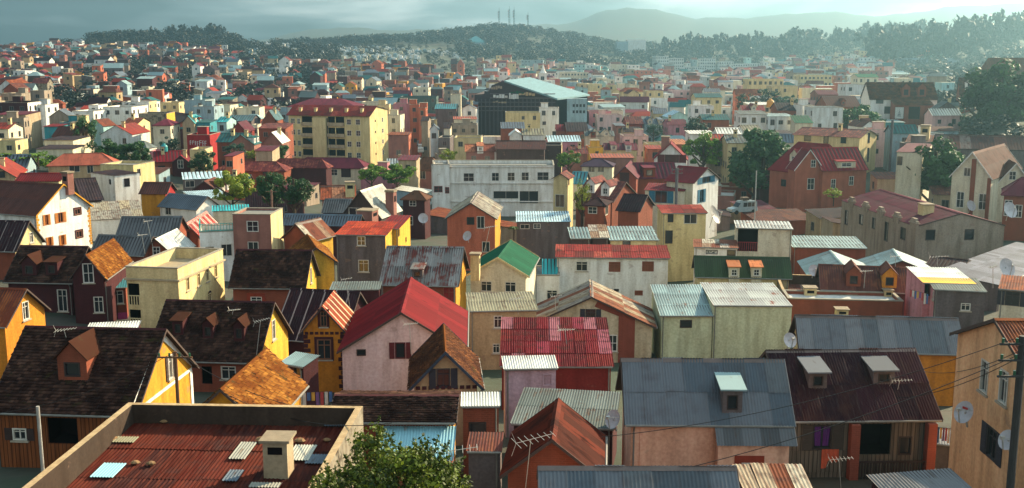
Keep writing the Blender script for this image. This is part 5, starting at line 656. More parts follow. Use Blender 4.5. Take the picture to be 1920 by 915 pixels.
('lean_roof_building','dark grey building with rusty lean roof,somewhat lower left of the white office building','','shed',-10.73,175.12,13.47,1.317,8.21,5.97,0.8,0.25,'dconc','corr:rust',[],[],[],{'grid': (1,0)}),
('flat_roof_building','pale yellow flat-roofed block,close directly below the round dark trees at left','','flat',-72.25,200.1,19.72,1.344,7.15,6.82,0.0,0,'yellowp','flat:grey',[],[],[],{'drop': 0.4,'grid': (1,0)}),
('gabled_house','bare concrete house with slate grey gabled roof,somewhat left of the white blank-fronted building','','gable',-114.73,273.67,24.13,1.769,7.82,5.36,1.93,0.25,'concrete','corr:slate',[],[],[],{'grid': (1,0)}),
('gabled_house','bare concrete house with brown gabled roof,somewhat lower left of the white blank-fronted building','','gable',-102.6,249.93,20.92,-0.211,7.15,6.4,2.3,0.25,'concrete','corr:brown',[],[],[],{'grid': (1,0)}),
('gabled_house','pale pink house with teal-grey gabled roof,somewhat lower right of the brown roofed mission','','gable',108.39,270.04,24.69,0.122,7.93,4.63,1.67,0.25,'pinkw','corr:tealgrey',[],[],[],{'grid': (1,0)}),
('flat_roof_building','bare concrete flat-roofed block,close directly below the left edge','','flat',-120.21,258.22,24.72,0.197,6.16,5.47,0.0,0,'concrete','flat:tan',[],[],[],{'drop': 0.4,'grid': (1,0)}),
('hip_roof_house','white house with grey-green hipped roof,close directly above the round dark trees at left','','hip',-89.52,257.96,17.66,-0.181,5.7,5.48,1.53,0.25,'white','corr:greygreen',[],[],[],{'grid': (1,0)}),
('gabled_house','dark brick house with  gabled roof,far lower right of the round dark trees at left','','gable',-52.65,184.71,16.02,1.55,6.35,6.78,2.44,0.25,'dbrick','corr:rustbrown',[],[],[],{'grid': (1,0)}),
('flat_roof_building','pink flat-roofed block,close right of the round dark trees at left','','flat',-83.23,253.87,17.29,1.665,6.08,4.6,0.0,0,'pinkb','flat:tan',[],[],[],{'drop': 0.4,'grid': (1,0)}),
('gabled_house','blue-grey house with dark teal gabled roof,somewhat directly below the brown roofed mission','','gable',81.51,224.05,23.6,0.014,5.7,4.75,1.71,0.25,'blueg','corr:tealdark',[],[],[],{'grid': (1,0)}),
('lean_roof_building','blue-grey building with brown lean roof,somewhat lower right of the brown roofed mission','','shed',104.31,261.2,21.49,0.07,8.19,4.83,0.8,0.25,'blueg','corr:brown',[],[],[],{'grid': (1,0)}),
('gabled_house','pale brick house with dark teal gabled roof,far lower left of the yellow apartment block','','gable',-58.26,233.01,20.56,1.537,6.04,6.0,2.16,0.25,'brickp','corr:tealdark',[],[],[],{'grid': (1,0)}),
('lean_roof_building','tan building with dark lean roof,far directly below the crimson villa','','shed',47.22,155.68,16.44,0.268,6.74,4.42,0.8,0.25,'tan','corr:dark',[],[],[],{'grid': (1,0)}),
('gabled_house','salmon house with dark teal gabled roof,lower right of the round dark trees at left','','gable',-52.99,202.48,15.3,0.007,6.59,5.4,1.94,0.25,'salmon','corr:tealdark',[],[],[],{'grid': (1,0)}),
('flat_roof_building','dark brick flat-roofed block,close lower right of the large round tree','','flat',50.71,203.69,17.26,0.008,7.53,5.3,0.0,0,'dbrick','flat:tan',[],[],[],{'drop': 0.4,'grid': (1,0)}),
('gabled_house','off-white house with slate grey gabled roof,somewhat upper right of the large round tree','','gable',62.13,244.56,20.01,-0.086,5.75,5.19,1.87,0.25,'whiteg','corr:slate',[],[],[],{'grid': (1,0)}),
]
# ---------------------------------------------------------------- ground
LR=[math.log(r) for r in ROW]; NT=np.array(TN); TZA=np.array(TZ,float)
def tz(x,y):
    a=min(max(x/max(y,5.),TN[0]),TN[-1]); b=min(max(math.log(max(y,12)),LR[0]),LR[-1])
    i=int(np.searchsorted(NT,a+1e-9)-1); i=min(max(i,0),len(TN)-2); j=int(np.searchsorted(LR,b+1e-9)-1); j=min(max(j,0),len(LR)-2)
    u=(a-TN[i])/(TN[i+1]-TN[i]); v=(b-LR[j])/(LR[j+1]-LR[j]); u=u*u*(3-2*u)
    return CZ+(TZA[j][i]*(1-u)+TZA[j][i+1]*u)*(1-v)+(TZA[j+1][i]*(1-u)+TZA[j+1][i+1]*u)*v
# far ridge: image-angle / height pairs read as real hills 5 to 6 km away
RIDGE=[(-900,10),(-300,20),(0,30),(150,10),(330,14),(470,60),(520,85),(600,125),(680,120),(760,118),(820,135),(960,122),(1040,140),(1080,160),(1130,215),(1170,232),(1215,215),(1260,190),(1300,165),(1400,182),(1500,205),(1560,200),(1640,190),(1750,232),(1900,240),(2300,200),(3000,150)]
def ridge(t):
    p=960+2000*t; q=np.interp(p,[a for a,_ in RIDGE],[b for _,b in RIDGE]); return q+6*math.sin(p*.021)+4*math.sin(p*.057+1)+2.5*math.sin(p*.13)
def ground_mat():
    m,N,L,b=nodes('ground_earth'); g=N.new('ShaderNodeNewGeometry').outputs['Position']
    f=noise(N,L,g,.03,6); f2=noise(N,L,g,.25,5); col=mixc(N,L,ramp(N,L,f,.42,.6),hx('2c3a28'),hx('38342a')); col=mixc(N,L,ramp(N,L,f2,.45,.65),col,hx('27321f'))
    L.new(col,b.inputs['Base Color']); b.inputs['Roughness'].default_value=.95; bump(N,L,b,f2,.3); return m
CARVE=[]
def build_ground():
    rows=np.exp(np.linspace(math.log(10),math.log(4000),206)); ang=np.linspace(-1.5,1.5,330); nr,nc=len(rows),len(ang)
    V=np.zeros((nr,nc,3))
    for i,y in enumerate(rows):
        for j,t in enumerate(ang):
            z=tz(t*y,y)
            if y>1750:
                k=min(1,(y-1750)/1500); k=k*k*(3-2*k); z=z*(1-k)+(CZ+ridge(t)*.58)*k+4*math.sin(t*23+y*.0061)*math.sin(y*.0046+t*9)*k
                if y>3500: z-=(y-3500)*.15
            V[i,j]=(t*y,y,z)
    for (cx,cy,rr,zz) in CARVE:
        d=np.hypot(V[:,:,0]-cx,V[:,:,1]-cy); k=np.clip(1-(d-rr)/max(rr,3),0,1); V[:,:,2]=np.where(V[:,:,2]>zz,V[:,:,2]*(1-k)+zz*k,V[:,:,2])
    i,j=np.meshgrid(np.arange(nr-1),np.arange(nc-1),indexing='ij'); a=(i*nc+j).ravel(); Fq=np.stack([a,a+1,a+nc+1,a+nc],1)
    # apron under and behind the camera
    V=V.reshape(-1,3); k=len(V); V=np.concatenate([V,[(-15,10,CZ-16),(15,10,CZ-16),(400,-300,CZ-10),(-400,-300,CZ-10)]]); Fq=np.concatenate([Fq,[(k,k+3,k+2,k+1)]])
    me=npmesh('ground',V,Fq,[ground_mat()]); me.shade_smooth(); o=link('ground',me); tag(o,'earth and scrub ground rising to far hills','ground',None,'structure')
# ---------------------------------------------------------------- houses
ROOTS={}; CNT=[0]
CATS={'hillside_house':'house'}
def house(rec):
    name,label,of,t,X,Y,Z,yaw,L,W,rh,ov,wall,roof,wins,dorms,chims,K=rec
    CNT[0]+=1; seed=CNT[0]; d=Y; near=d<118; rg=random.Random(seed*13)
    g=min(tz(X+a*L/2,Y+b*W/2) for a in(-1,1) for b in(-1,1)); 
    if Z-g<2.7: CARVE.append((X,Y,max(L,W)*.6,Z-2.9)); g=Z-2.9
    zb=g-.6; he=Z-zb
    rootM=Matrix.Translation((X,Y,zb))@Matrix.Rotation(yaw,4,'Z')
    if of: root=ROOTS[of]; loc=(root.matrix_basis.inverted()@rootM)
    else:
        root=link(name,None,None,rootM); root.empty_display_size=.5; ROOTS[name]=root; loc=Matrix.Identity(4)
        tag(root,label,'building' if 'building' in name or 'block' in label else 'house','houses of the town')
    wm=(lambda f:wallmat(wall[f])) if isinstance(wall,dict) else (lambda f:wallmat(wall))
    u,v=L/2-ov,W/2-ov; F={'a':((0,-v),(1,0),(0,-1)),'b':((0,v),(-1,0),(0,1)),'0':((-u,0),(0,-1),(-1,0)),'1':((u,0),(0,1),(1,0))}
    th=.05; pz=rh/(W/2) if t in('gable','hip') else rh/W
    def prof(f):
        hw=u if f in'ab' else v
        if t=='flat': return [(-hw,0),(hw,0),(hw,he),(-hw,he)]
        if t=='gable':
            zt=he+pz*ov-th
            if f in'ab': return [(-hw,0),(hw,0),(hw,zt),(-hw,zt)]
            return [(-hw,0),(hw,0),(hw,zt),(0,he+rh-th),(-hw,zt)]
        if t=='hip': return [(-hw,0),(hw,0),(hw,he),(-hw,he)]
        lo=he+pz*ov-th; hi=he+rh-pz*ov-th
        if f=='a': return [(-hw,0),(hw,0),(hw,lo),(-hw,lo)]
        if f=='b': return [(-hw,0),(hw,0),(hw,hi),(-hw,hi)]
        return [(-hw,0),(hw,0),(hw,hi),(-hw,lo)] if f=='1' else [(-hw,0),(hw,0),(hw,lo),(-hw,hi)]
    if 'grid' in K:
        gm,fr=K['grid']; wins=list(wins)
        for fac,prob in(('0' if fr else 'a',.75 if gm==1 else 1),('1' if X<0 else '0',.6)):
            if fac=='0' and fr and prob==.6: continue
            if prob==.6 and abs(X)<25: continue
            half=v if fac in'01' else u; nr=int(min(max((he-.6)//3.1,1),7)); nc=min(9,max(1,int(half*2/(2.7 if gm==1 else 2.0))))
            for r in range(nr):
                for q in range(nc):
                    if rg.random()<prob: wins.append((fac,(q+.5)/nc*2*half-half+rg.uniform(-.12,.12),-1.5-r*3.1,rg.uniform(.9,1.25),rg.uniform(1.05,1.5),'far'))
    wl=MB(); wobj=[]
    for f in'ab01':
        O,T,n=F[f]; P=prof(f); hs=[]; zmax=max(p[1] for p in P)
        for (ff,a,z,w_,h_,st) in wins:
            if ff!=f: continue
            z+=he; hw=P[1][0]
            if w_>2*hw-.1: w_=2*hw-.1
            a=max(-hw+w_/2+.04,min(hw-w_/2-.04,a)); z=max(z,h_/2+.1)
            # top must stay inside the profile
            lim=min(np.interp(a+s*w_/2,*zip(*sorted(((p[0],p[1]) for p in P[2:])))) for s in(-1,1)) if f in'01' and t in('gable','shed') else P[2][1]
            if z+h_/2>lim-.06:
                z=lim-.06-h_/2
            if any(abs(a-(q[0]+q[1])/2)<(w_+q[1]-q[0])/2+.05 and abs(z-(q[2]+q[3])/2)<(h_+q[3]-q[2])/2+.05 for q in hs): continue
            if z-h_/2<.05: continue
            hs.append((a-w_/2,a+w_/2,z-h_/2,z+h_/2)); wobj.append((O,T,n,a,z,w_,h_,st))
        wallface(wl,P,hs,O,T,n,wm(f))
    if t=='flat':
        dr=K.get('drop',.4); pt=.18
        if roof.startswith('sheets'): pt=.24
        iu,iv=u-pt,v-pt; mat=wm('a'); cp=wallmat('stain') if 'stain' in str(wall) else mat
        im=wallmat('shadestain') if name in('rust_roof_building','parapet_dark_roof_house') else mat; cp=wallmat('tan') if im is not mat else cp  # inner parapet faces: shade put into the colour, along with dirt
        q=[(-u,-v),(u,-v),(u,v),(-u,v)]; r=[(-iu,-iv),(iu,-iv),(iu,iv),(-iu,iv)]
        for i in range(4):
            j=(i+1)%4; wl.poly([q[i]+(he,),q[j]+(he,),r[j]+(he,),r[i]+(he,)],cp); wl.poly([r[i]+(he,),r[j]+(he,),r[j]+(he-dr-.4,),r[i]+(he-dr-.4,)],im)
    wo=wl.build('wall',root,loc)
    for (O,T,n,a,z,w_,h_,st) in wobj:
        if 'ext' in K and st=='redsurround': O=(O[0],O[1]-.752)
        M=frame((O[0]+T[0]*a,O[1]+T[1]*a,z),(T[0],T[1],0),(-n[0],-n[1],0),(0,0,1)); window(root,loc@M,w_,h_,st,near)
    # roof
    sheet=K.get('sheet',(1,2.5)); kind=roof.split(':')[0]
    if t in('gable','shed'):
        sl=[]
        if t=='gable':
            S1=math.hypot(W/2,rh)
            for sg in(-1,1):
                up=Vector((0,-sg*W/2,rh)).normalized(); ux=Vector((1,0,0)) if sg<0 else Vector((-1,0,0)); sl.append((Vector((-L/2 if sg<0 else L/2,sg*W/2,he)),ux,up,L,S1))
        else:
            up=Vector((0,W,rh)).normalized(); sl.append((Vector((-L/2,-W/2,he)),Vector((1,0,0)),up,L,math.hypot(W,rh)))
        deck=MB(); dm=plain('roof_underside','33282a',.9) if kind!='sheets' else plain('roof_deck','40302c',.9)
        parts=[]
        for i,(O,ux,up,U,Sl) in enumerate(sl):
            nz=ux.cross(up); o2=O-nz*.03
            c=[o2,o2+ux*U,o2+ux*U+up*Sl,o2+up*Sl]; tp=[p+nz*.022 for p in c]
            deck.poly(c[::-1],dm); deck.poly(tp,dm)
            for k in range(4): j=(k+1)%4; deck.poly([c[k],c[j],tp[j],tp[k]],dm)
        ro=deck.build('roof',root,loc)
        for i,(O,ux,up,U,Sl) in enumerate(sl):
            me,M=slope(ro,O,ux,up,U,Sl,roof,d,sheet,seed*7+i,i==0)
            if me:
                o=link('tiles' if kind=='tile' else 'corrugated_sheeting',me,ro,M)
                if kind=='tile': o['kind']='stuff'
        if t=='gable' and d<260:
            rc=MB(); m=wallmat('dbrick') if roof=='tile:dark' else tilemat('orange') if kind=='tile' else (corrmat(roof.split(':')[1]) if kind=='corr' else plain('ridge_metal','6a5a54',.6))
            w2=.16 if d<120 else .25
            for sg in(-1,1):
                dz=w2*rh/(W/2); rc.poly([(-L/2-.02,0,he+rh+.06),(L/2+.02,0,he+rh+.06),(L/2+.02,sg*w2,he+rh-dz+.055),(-L/2-.02,sg*w2,he+rh-dz+.055)][::(1 if sg<0 else -1)],m)
            rc.build('ridge_cap',ro)
            bc=K.get('barge'); bm=wallmat(bc) if bc else plain('bargeboard_dark','4a3a34',.8)
            for sg in(-1,1):
                for s2 in(-1,1):
                    b=MB(); x=sg*(L/2+.005); p0=Vector((x,s2*W/2,he-.1)); p1=Vector((x,0,he+rh-.1)); hgt=.2 if bc else .14
                    b.poly([p0,p1,p1+Vector((0,0,hgt)),p0+Vector((0,0,hgt))],bm); b.poly([p0+Vector((sg*.03,0,0)),p1+Vector((sg*.03,0,0)),p1+Vector((sg*.03,0,hgt)),p0+Vector((sg*.03,0,hgt))],bm)
                    b.poly([p0,p0+Vector((sg*.03,0,0)),p1+Vector((sg*.03,0,0)),p1],bm); b.poly([p0+Vector((0,0,hgt)),p0+Vector((sg*.03,0,hgt)),p1+Vector((sg*.03,0,hgt)),p1+Vector((0,0,hgt))],bm)
                    b.build('bargeboard',ro)
    elif t=='hip':
        k=min(W/2*1.2*.6/.6*.5*1.0,L/2*.95); k=min(W*.5*.8,L/2*.95); hb=MB(); m=roofmat(roof) if kind!='tile' else corrmat('brownt'); e=[(-L/2,-W/2,he),(L/2,-W/2,he),(L/2,W/2,he),(-L/2,W/2,he)]; r0,r1=(-L/2+k,0,he+rh),(L/2-k,0,he+rh)
        sl_=math.hypot(W/2,rh)
        hb.poly([e[0],e[1],r1,r0],m,[(0,0),(L,0),(L-k,sl_),(k,sl_)]); hb.poly([e[2],e[3],r0,r1],m,[(0,0),(L,0),(L-k,sl_),(k,sl_)]); hb.poly([e[1],e[2],r1],m,[(0,0),(W,0),(W/2,sl_)]); hb.poly([e[3],e[0],r0],m,[(0,0),(W,0),(W/2,sl_)])
        lo=[(a,b,c-.12) for a,b,c in e]
        for i in range(4): j=(i+1)%4; hb.poly([lo[i],lo[j],e[j],e[i]],m)
        hb.poly(lo[::-1],plain('roof_underside','33282a',.9)); ro=hb.build('roof',root,loc)
        if d<260:
            rc=MB(); 
            for p,q in((e[0],r0),(e[1],r1),(e[2],r1),(e[3],r0),(r0,r1)): rc.beam(p,q,.09,m)
            rc.build('ridge_cap',ro)
    else:
        dr=K.get('drop',.4); iu,iv=u-.17,v-.17
        if kind=='sheets':
            rd=K.get('rdrop',0); O=Vector((-iu,-iv,he-dr-rd)); up=Vector((0,2*iv,rd)).normalized(); db=MB(); dk=plain('roof_deck','40302c',.9); db.poly([(-iu,-iv,he-dr-rd-.03),(iu,-iv,he-dr-rd-.03),(iu,iv,he-dr-.03),(-iu,iv,he-dr-.03)],dk); ro=db.build('roof',root,loc)
            slope(ro,O,Vector((1,0,0)),up,2*iu,2*iv,roof,d,sheet,seed,True)
        else:
            db=MB(); db.poly([(-iu-.05,-iv-.05,he-dr),(iu+.05,-iv-.05,he-dr),(iu+.05,iv+.05,he-dr),(-iu-.05,iv+.05,he-dr)],roofmat(roof)); ro=db.build('roof',root,loc)
            if d<420:
                cp=MB(); cm=plain('coping','8f8676',.9); o=.05
                for (x0,x1,y0,y1) in((-u-o,u+o,-v-o,-v+.2),(-u-o,u+o,v-.2,v+o),(-u-o,-u+.2,-v+.2,v-.2),(u-.2,u+o,-v+.2,v-.2)): cp.box(x0,x1,y0,y1,he+.003,he+.09,cm)
                cp.build('coping',ro)
                if d>120 and rg.random()<.5:
                    hb=MB(); x,y=rg.uniform(-u*.5,u*.5),rg.uniform(0,v*.5); hb.box(x-1.1,x+1.1,y-.9,y+.9,he-dr,he+1.4,wm('a')); hb.box(x-1.25,x+1.25,y-1.05,y+1.05,he+1.402,he+1.5,cm); hb.build('stair_head',root,loc)
    if kind=='corr' and t=='gable' and 190<d<340 and rg.random()<.4 and not chims: chims=[(rg.uniform(-u*.7,u*.7),-W*.12,rh*.7,.7,1.7)]
    if t=='gable' and 110<d<340 and not dorms and 'grid' in K and rg.random()<.4 and L>6:
        dorms=[('a',x,0,rh*.3,1.3,1.15,rg.choice(['gable','shed']),rg.choice(['creamw','white','brick'])) for x in([0] if rg.random()<.5 else [-L*.22,L*.22])]
    if d<135 and t in('gable','shed'):
        gt=MB(); gm=plain('gutter_metal',rg.choice(['5a4a44','7a766e','4a3c3a']),.6); gt.beam((-L/2+.05,-W/2-.05,he-.03),(L/2-.05,-W/2-.05,he-.03),.055,gm,6); gt.build('gutter',root,loc)
        for x in((u-.12,) if rg.random()<.5 else (-u+.12,)): gt=MB(); gt.beam((x,-W/2-.05,he-.05),(x,-v-.07,he-.35),.04,gm,5); gt.beam((x,-v-.07,he-.35),(x,-v-.07,.2),.04,gm,5); gt.build('downpipe',root,loc)
    # dormers
    for (f,x,y,z,w_,h_,st,wmn) in dorms:
        sg=-1 if f=='a' else 1; zb_=z+he-.3*h_; y0=(1-(zb_-he)/rh)*W/2 if rh>0 else W/2; bk=(h_+.5*w_)/(rh/(W/2))
        M=loc@frame((x,sg*y0,zb_),(-sg,0,0) if sg>0 else (1,0,0),(0,-sg,0),(0,0,1)); a=w_/2; m=wallmat(wmn); b=MB(); tp=h_; ap=h_+(w_*.5 if st=='gable' else .0)
        fr=[(-a,-.4),(a,-.4),(a,tp),(0,ap),(-a,tp)] if st=='gable' else [(-a,-.4),(a,-.4),(a,tp),(-a,tp)]
        ww,wh=w_*.55,h_*.6; wallface(b,fr,[(-ww/2,ww/2,h_*.18,h_*.18+wh)],(0,0),(1,0),(0,-1),m,.1)
        for s in(-1,1): b.poly([(s*a,0,-.4),(s*a,bk,-.4),(s*a,bk,tp),(s*a,0,tp)],m)
        do=b.build('dormer',root,M); r=MB(); o=.14
        rm=tilemat('brown') if kind=='tile' else (corrmat('grey') if name in('maroon_veranda_house',) else corrmat('tealgrey') if name=='blue_roof_peach_house' else corrmat('orangetile') if name=='green_mansard_house' else roofmat(roof))
        if st=='gable':
            for s in(-1,1):
                e0=(s*(a+o),-.18,tp-o); r0=(0,-.18,ap+.04); r1=(0,bk,ap+.04); e1=(s*(a+o),bk,tp-o); r.poly([e0,r0,r1,e1],rm,[(0,0),(0,1),(bk,1),(bk,0)]); r.poly([(p[0],p[1],p[2]+.06) for p in(e0,r0,r1,e1)],rm,[(0,0),(0,1),(bk,1),(bk,0)]); r.poly([e0,r0,(0,-.18,ap+.1),(s*(a+o),-.18,tp-o+.06)],rm)
        else:
            q=[(-a-o,-.22,tp),(a+o,-.22,tp),(a+o,bk,tp+.28),(-a-o,bk,tp+.28)]; q2=[(p[0],p[1],p[2]+.07) for p in q]; r.poly(q2,rm,[(0,0),(w_,0),(w_,bk),(0,bk)]); r.poly(q[::-1],rm); 
            for i in range(4): j=(i+1)%4; r.poly([q[i],q[j],q2[j],q2[i]],rm)
        r.build('dormer_roof',do); window(do,Matrix.Translation((0,0,h_*.18+wh/2)),ww,wh,'white' if wmn in('creamw','white') else 'dark',near)
    for (x,y,z,w_,h_) in chims:
        b=MB(); m=wallmat('creamd' if d<40 else 'cream' if d>88 and 'white' not in name else 'brickp'); a=w_/2; b.box(x-a,x+a,y-a,y+a,z+he-.6,z+he+h_*.86,m); co_=b.build('chimney',root,loc)
        b=MB(); b.box(x-a-.1,x+a+.1,y-a-.1,y+a+.1,z+he+h_*.862,z+he+h_*.95,plain('chimney_cap','8a7a64',.9)); b.build('cap',co_)
        b=MB(); b.box(x-a*.6,x+a*.6,y-a-.012,y-a-.003,z+he+h_*.45,z+he+h_*.7,DARK()); b.build('flue',co_)
    # ---- extras
    if K.get('quoin') and t=='gable':
        f='0' if name=='quoined_house' else '1'; O,T,n=F[f]; m=wallmat('dbrick') if f=='0' else wallmat('ochre')
        for sg in(-1,1):
            k=0; z=max(0,he-4.5)
            while z<he-.1:
                wq=.42 if k%2 else .26; b=MB(); a0,a1=(v-wq,v+.02) if sg>0 else (-v-.02,-v+wq); p=[(O[0]+T[0]*a+n[0]*.03,O[1]+T[1]*a+n[1]*.03) for a in(a0,a1)]; q=[(O[0]+T[0]*a,O[1]+T[1]*a) for a in(a0,a1)]
                b.poly([p[0]+(z,),p[1]+(z,),p[1]+(z+.26,),p[0]+(z+.26,)],m); b.poly([p[0]+(z+.26,),p[1]+(z+.26,),q[1]+(z+.26,),q[0]+(z+.26,)],m); b.poly([p[1]+(z,),q[1]+(z,),q[1]+(z+.26,),p[1]+(z+.26,)],m); b.poly([p[0]+(z,),q[0]+(z,),q[0]+(z+.26,),p[0]+(z+.26,)],m)
                b.build('quoin',root,loc); z+=.3; k+=1
    if (K.get('band') or name=='quoined_house') and t=='gable':
        O,T,n=F['0']; b=MB(); m=wallmat('dbrick'); k=int(2*v/.3)
        for i in range(k): b.box(-u-.04,-u-.003,-v+.02+i*2*v/k,-v+2*v/k*(i+.75),he-.02,he+.16,m)
        b.build('brick_band',root,loc)
    if K.get('trim'):
        m=wallmat('white')
        for (y0,y1,z0,z1) in((-v+.02,v-.02,he-.05,he+.1),(-v,-v+.3,he-3,he-.06),(v-.3,v,he-3,he-.06)): b=MB(); b.box(u+.003,u+.05,y0,y1,z0,z1,m); b.build('trim_band',root,loc)
        for sg in(-1,1):
            b=MB(); p=[(u+.04,sg*v,he+.12),(u+.04,sg*v,he+.36+.1),(u+.04,0,he+rh-.1),(u+.04,0,he+rh-.5)]; b.poly(p,m); b.build('trim_band',root,loc)
    if 'leanto' in K:
        f,Lt,dz,rf,f0,f1=K['leanto']; x0,x1=-u+2*u*f0-.3,-u+2*u*f1+.3; y1=-v-.02; y0=y1-Lt; z1=he-.25; z0=z1-dz; up=Vector((0,Lt,dz)).normalized()
        b=MB(); b.box(x0+.1,x1-.1,y0+.15,y1-.01,0,z0-.1,wallmat('brick')); b.build('lean_to_wall',root,loc); me,M=slope(root,Vector((x0,y0,z0)),Vector((1,0,0)),up,x1-x0,math.hypot(Lt,dz),rf,d,sheet,seed,False); link('lean_to_roof',me,root,loc@M)
    if 'ext' in K:
        f,f0,f1,Le,rf=K['ext']; up=Vector((0,W/2,rh)).normalized(); O=Vector((-L/2+L*f0,-W/2,he))-up*Le; me,M=slope(root,O+Vector((0,0,-.02)),Vector((1,0,0)),up,L*(f1-f0),Le+.1,rf,d,sheet,seed,False); link('roof_extension',me,root,loc@M)
        b=MB(); b.box(-L/2+L*f0+.1,u,-v-.75,-v-.004,0,he-rh/(W/2)*.75-.05,wm('a')); b.build('wall_extension',root,loc)
        if K.get('pil'):
            for x in(-u+.45,-u+L*f0-.35): b=MB(); b.box(x-.06,x+.06,-v-.05,-v-.003,0,he-.12,wm('a')); b.build('pilaster',root,loc)
    if t=='flat' and K.get('drop',0)>=.85 and d>40:
        b=MB(); z=he-1.05; cm=plain('cornice','a8987a',.9)
        for (x0,x1,y0,y1) in((-u-.16,u+.16,-v-.16,-v-.004),(-u-.16,u+.16,v+.004,v+.16),(-u-.16,-u-.004,-v,v),(u+.004,u+.16,-v,v)): b.box(x0,x1,y0,y1,z,z+.14,cm)
        b.build('cornice',root,loc)
    if name=='white_office_building':
        for z in(he-.25,he-3.4,he-6.9): b=MB(); b.box(-u,u,-v-.25,-v-.004,z,z+.18,wallmat('white')); b.build('floor_band',root,loc)
    if K.get('dado'):
        b=MB(); b.box(-u-.02,u+.02,-v-.05,-v-.003,0,max(1.2,he-3.4),wallmat(K['dado'])); b.build('painted_dado',root,loc)
    if K.get('rail'):
        m=wallmat('turq'); b=MB(); zt=he+.9
        for (p,q) in(((-u,-v),(u,-v)),((-u,-v),(-u,v)),((u,-v),(u,v))):
            for z in(he+.15,zt): b.beam(p+(z,),q+(z,),.05,m)
            n_=max(3,int(math.dist(p,q)/.3))
            for i in range(n_+1): x=p[0]+(q[0]-p[0])*i/n_; y=p[1]+(q[1]-p[1])*i/n_; b.beam((x,y,he+.1),(x,y,zt),.035,m)
        b.build('balustrade',root,loc)
    if K.get('stripe'):
        b=MB(); b.box(-u-.06,-u-.004,-.12*v-.25,-.12*v+.35,he-6,he+rh*.75,wallmat('brick')); b.build('brick_stripe',root,loc); 
        b=MB(); b.box(-u-.06,-u+.3,-v-.03,-v+.4,0,he+.2,wallmat('brick')); b.build('brick_stripe',root,loc)
    if K.get('brickgable'):
        b=MB(); m=wallmat('brickw'); b.poly([(-u-.03,-v*.45,0),(-u-.03,-v*.72,0),(-u-.03,-v*.72,he+rh*.26),(-u-.03,-v*.1,he+rh*.84),(-u-.03,-v*.05,he+rh*.66),(-u-.03,-v*.45,he+rh*.35)],m,[(0,0),(.8,0),(.8,5),(3,6),(3,5),(0,4)]); b.build('brick_panel',root,loc)
    if K.get('bumps'):
        for i in range(5):
            b=MB(); x=-u+.5+i*(2*u-1)/4.6; m=wm('b'); b.box(x-.75,x+.75,v-.25,v+.12,he-.35,he+.55,m); b.box(x-.45,x+.45,v-.25,v+.12,he+.552,he+.85,m); b.box(x-.9,x+.9,v-.3,v+.22,he+.3,he+.4,m); b.build('parapet_bump',root,loc)
    if K.get('veranda'):
        m=wallmat('brickw')
        for x in(-u+2*u*.44,u-.2): b=MB(); b.box(x-.2,x+.2,-v-.55,-v-.12,0,he-.12,m); b.build('pillar',root,loc)
        b=MB(); wm_=plain('rail_wood','3a2a26',.8); b.box(-u+2*u*.44+.2,u-.4,-v-.4,-v-.32,he-2.0,he-1.93,wm_); b.box(-u,u,-v-.6,-v-.004,he-3.05,he-2.9,plain('floor_slab','4a4240',.9))
        for i in range(22): x=-u+2*u*.44+.3+i*(2*u*.56-.8)/22; b.box(x-.025,x+.025,-v-.39,-v-.33,he-2.88,he-2.0,wm_)
        b.build('veranda_railing',root,loc)
        b=MB(); b.box(-u,-u+2*u*.41,-v-.06,-v-.004,he-2.55,he-1.5,wallmat('wood2')); b.build('balcony_boarding',root,loc)
        cl=MB(); cm=plain('cloth_orange','c85a3a',.8); k=8
        for i in range(k):
            x0,x1=-u+1.55+i*.1,-u+1.55+(i+1)*.1; l0=.95-.3*abs(math.sin(i*1.3)) if i>2 else 1.25; l1=.95-.3*abs(math.sin(i*1.3+1.3)) if i>1 else 1.2; y0=-v-.1-.03*(i%2); y1=-v-.1-.03*((i+1)%2)
            cl.poly([(x0,y0,he-1.42-l0*.75),(x1,y1,he-1.42-l1*.75),(x1,y1,he-1.42),(x0,y0,he-1.42)],cm)
        c_=cl.build('hanging_cloth',None,rootM); tag(c_,'orange cloth hanging from the window of the maroon roofed veranda house','cloth')
    if K.get('twin'):
        for x in(-u*.35,u*.35):
            b=MB(); b.poly([(x-1.8,-v-.05,0),(x+1.8,-v-.05,0),(x+1.8,-v-.05,he+.1),(x,-v-.05,he+1.9),(x-1.8,-v-.05,he+.1)],wm('a')); 
            for s in(-1,1): b.poly([(x+s*2.1,-v-.2,he-.1),(x,-v-.2,he+2.05),(x,0,he+2.05),(x+s*2.1,0,he-.1)],corrmat('greygreen'))
            b.build('front_gable',root,loc)
    if K.get('graf'):
        b=MB(); m=wallmat('whiteg'); r_=random.Random(3); x=-u+.6
        while x<u-1: 
            w_=r_.uniform(.25,.6); z=he-r_.uniform(1.,1.4); hh=r_.uniform(.8,1.4); b.box(x,x+.14,-v-.02,-v-.003,z-hh,z,m); b.box(x+.14,x+w_,-v-.02,-v-.003,z-.14,z,m); b.box(x+.14,x+w_,-v-.02,-v-.003,z-hh*.5,z-hh*.5+.12,m); x+=w_+.18
        b.build('graffiti',root,loc)
    return root
for rec in HOUSES: house(rec)
build_ground()
def at(px,py,Y):
    th=math.atan(357.5/2000); x=(px-960)/2000; y=-(py-457.5)/2000; r=Vector((x,math.cos(th)+y*math.sin(th),-math.sin(th)+y*math.cos(th))); return r*(Y/r.y)+Vector((0,0,CZ))
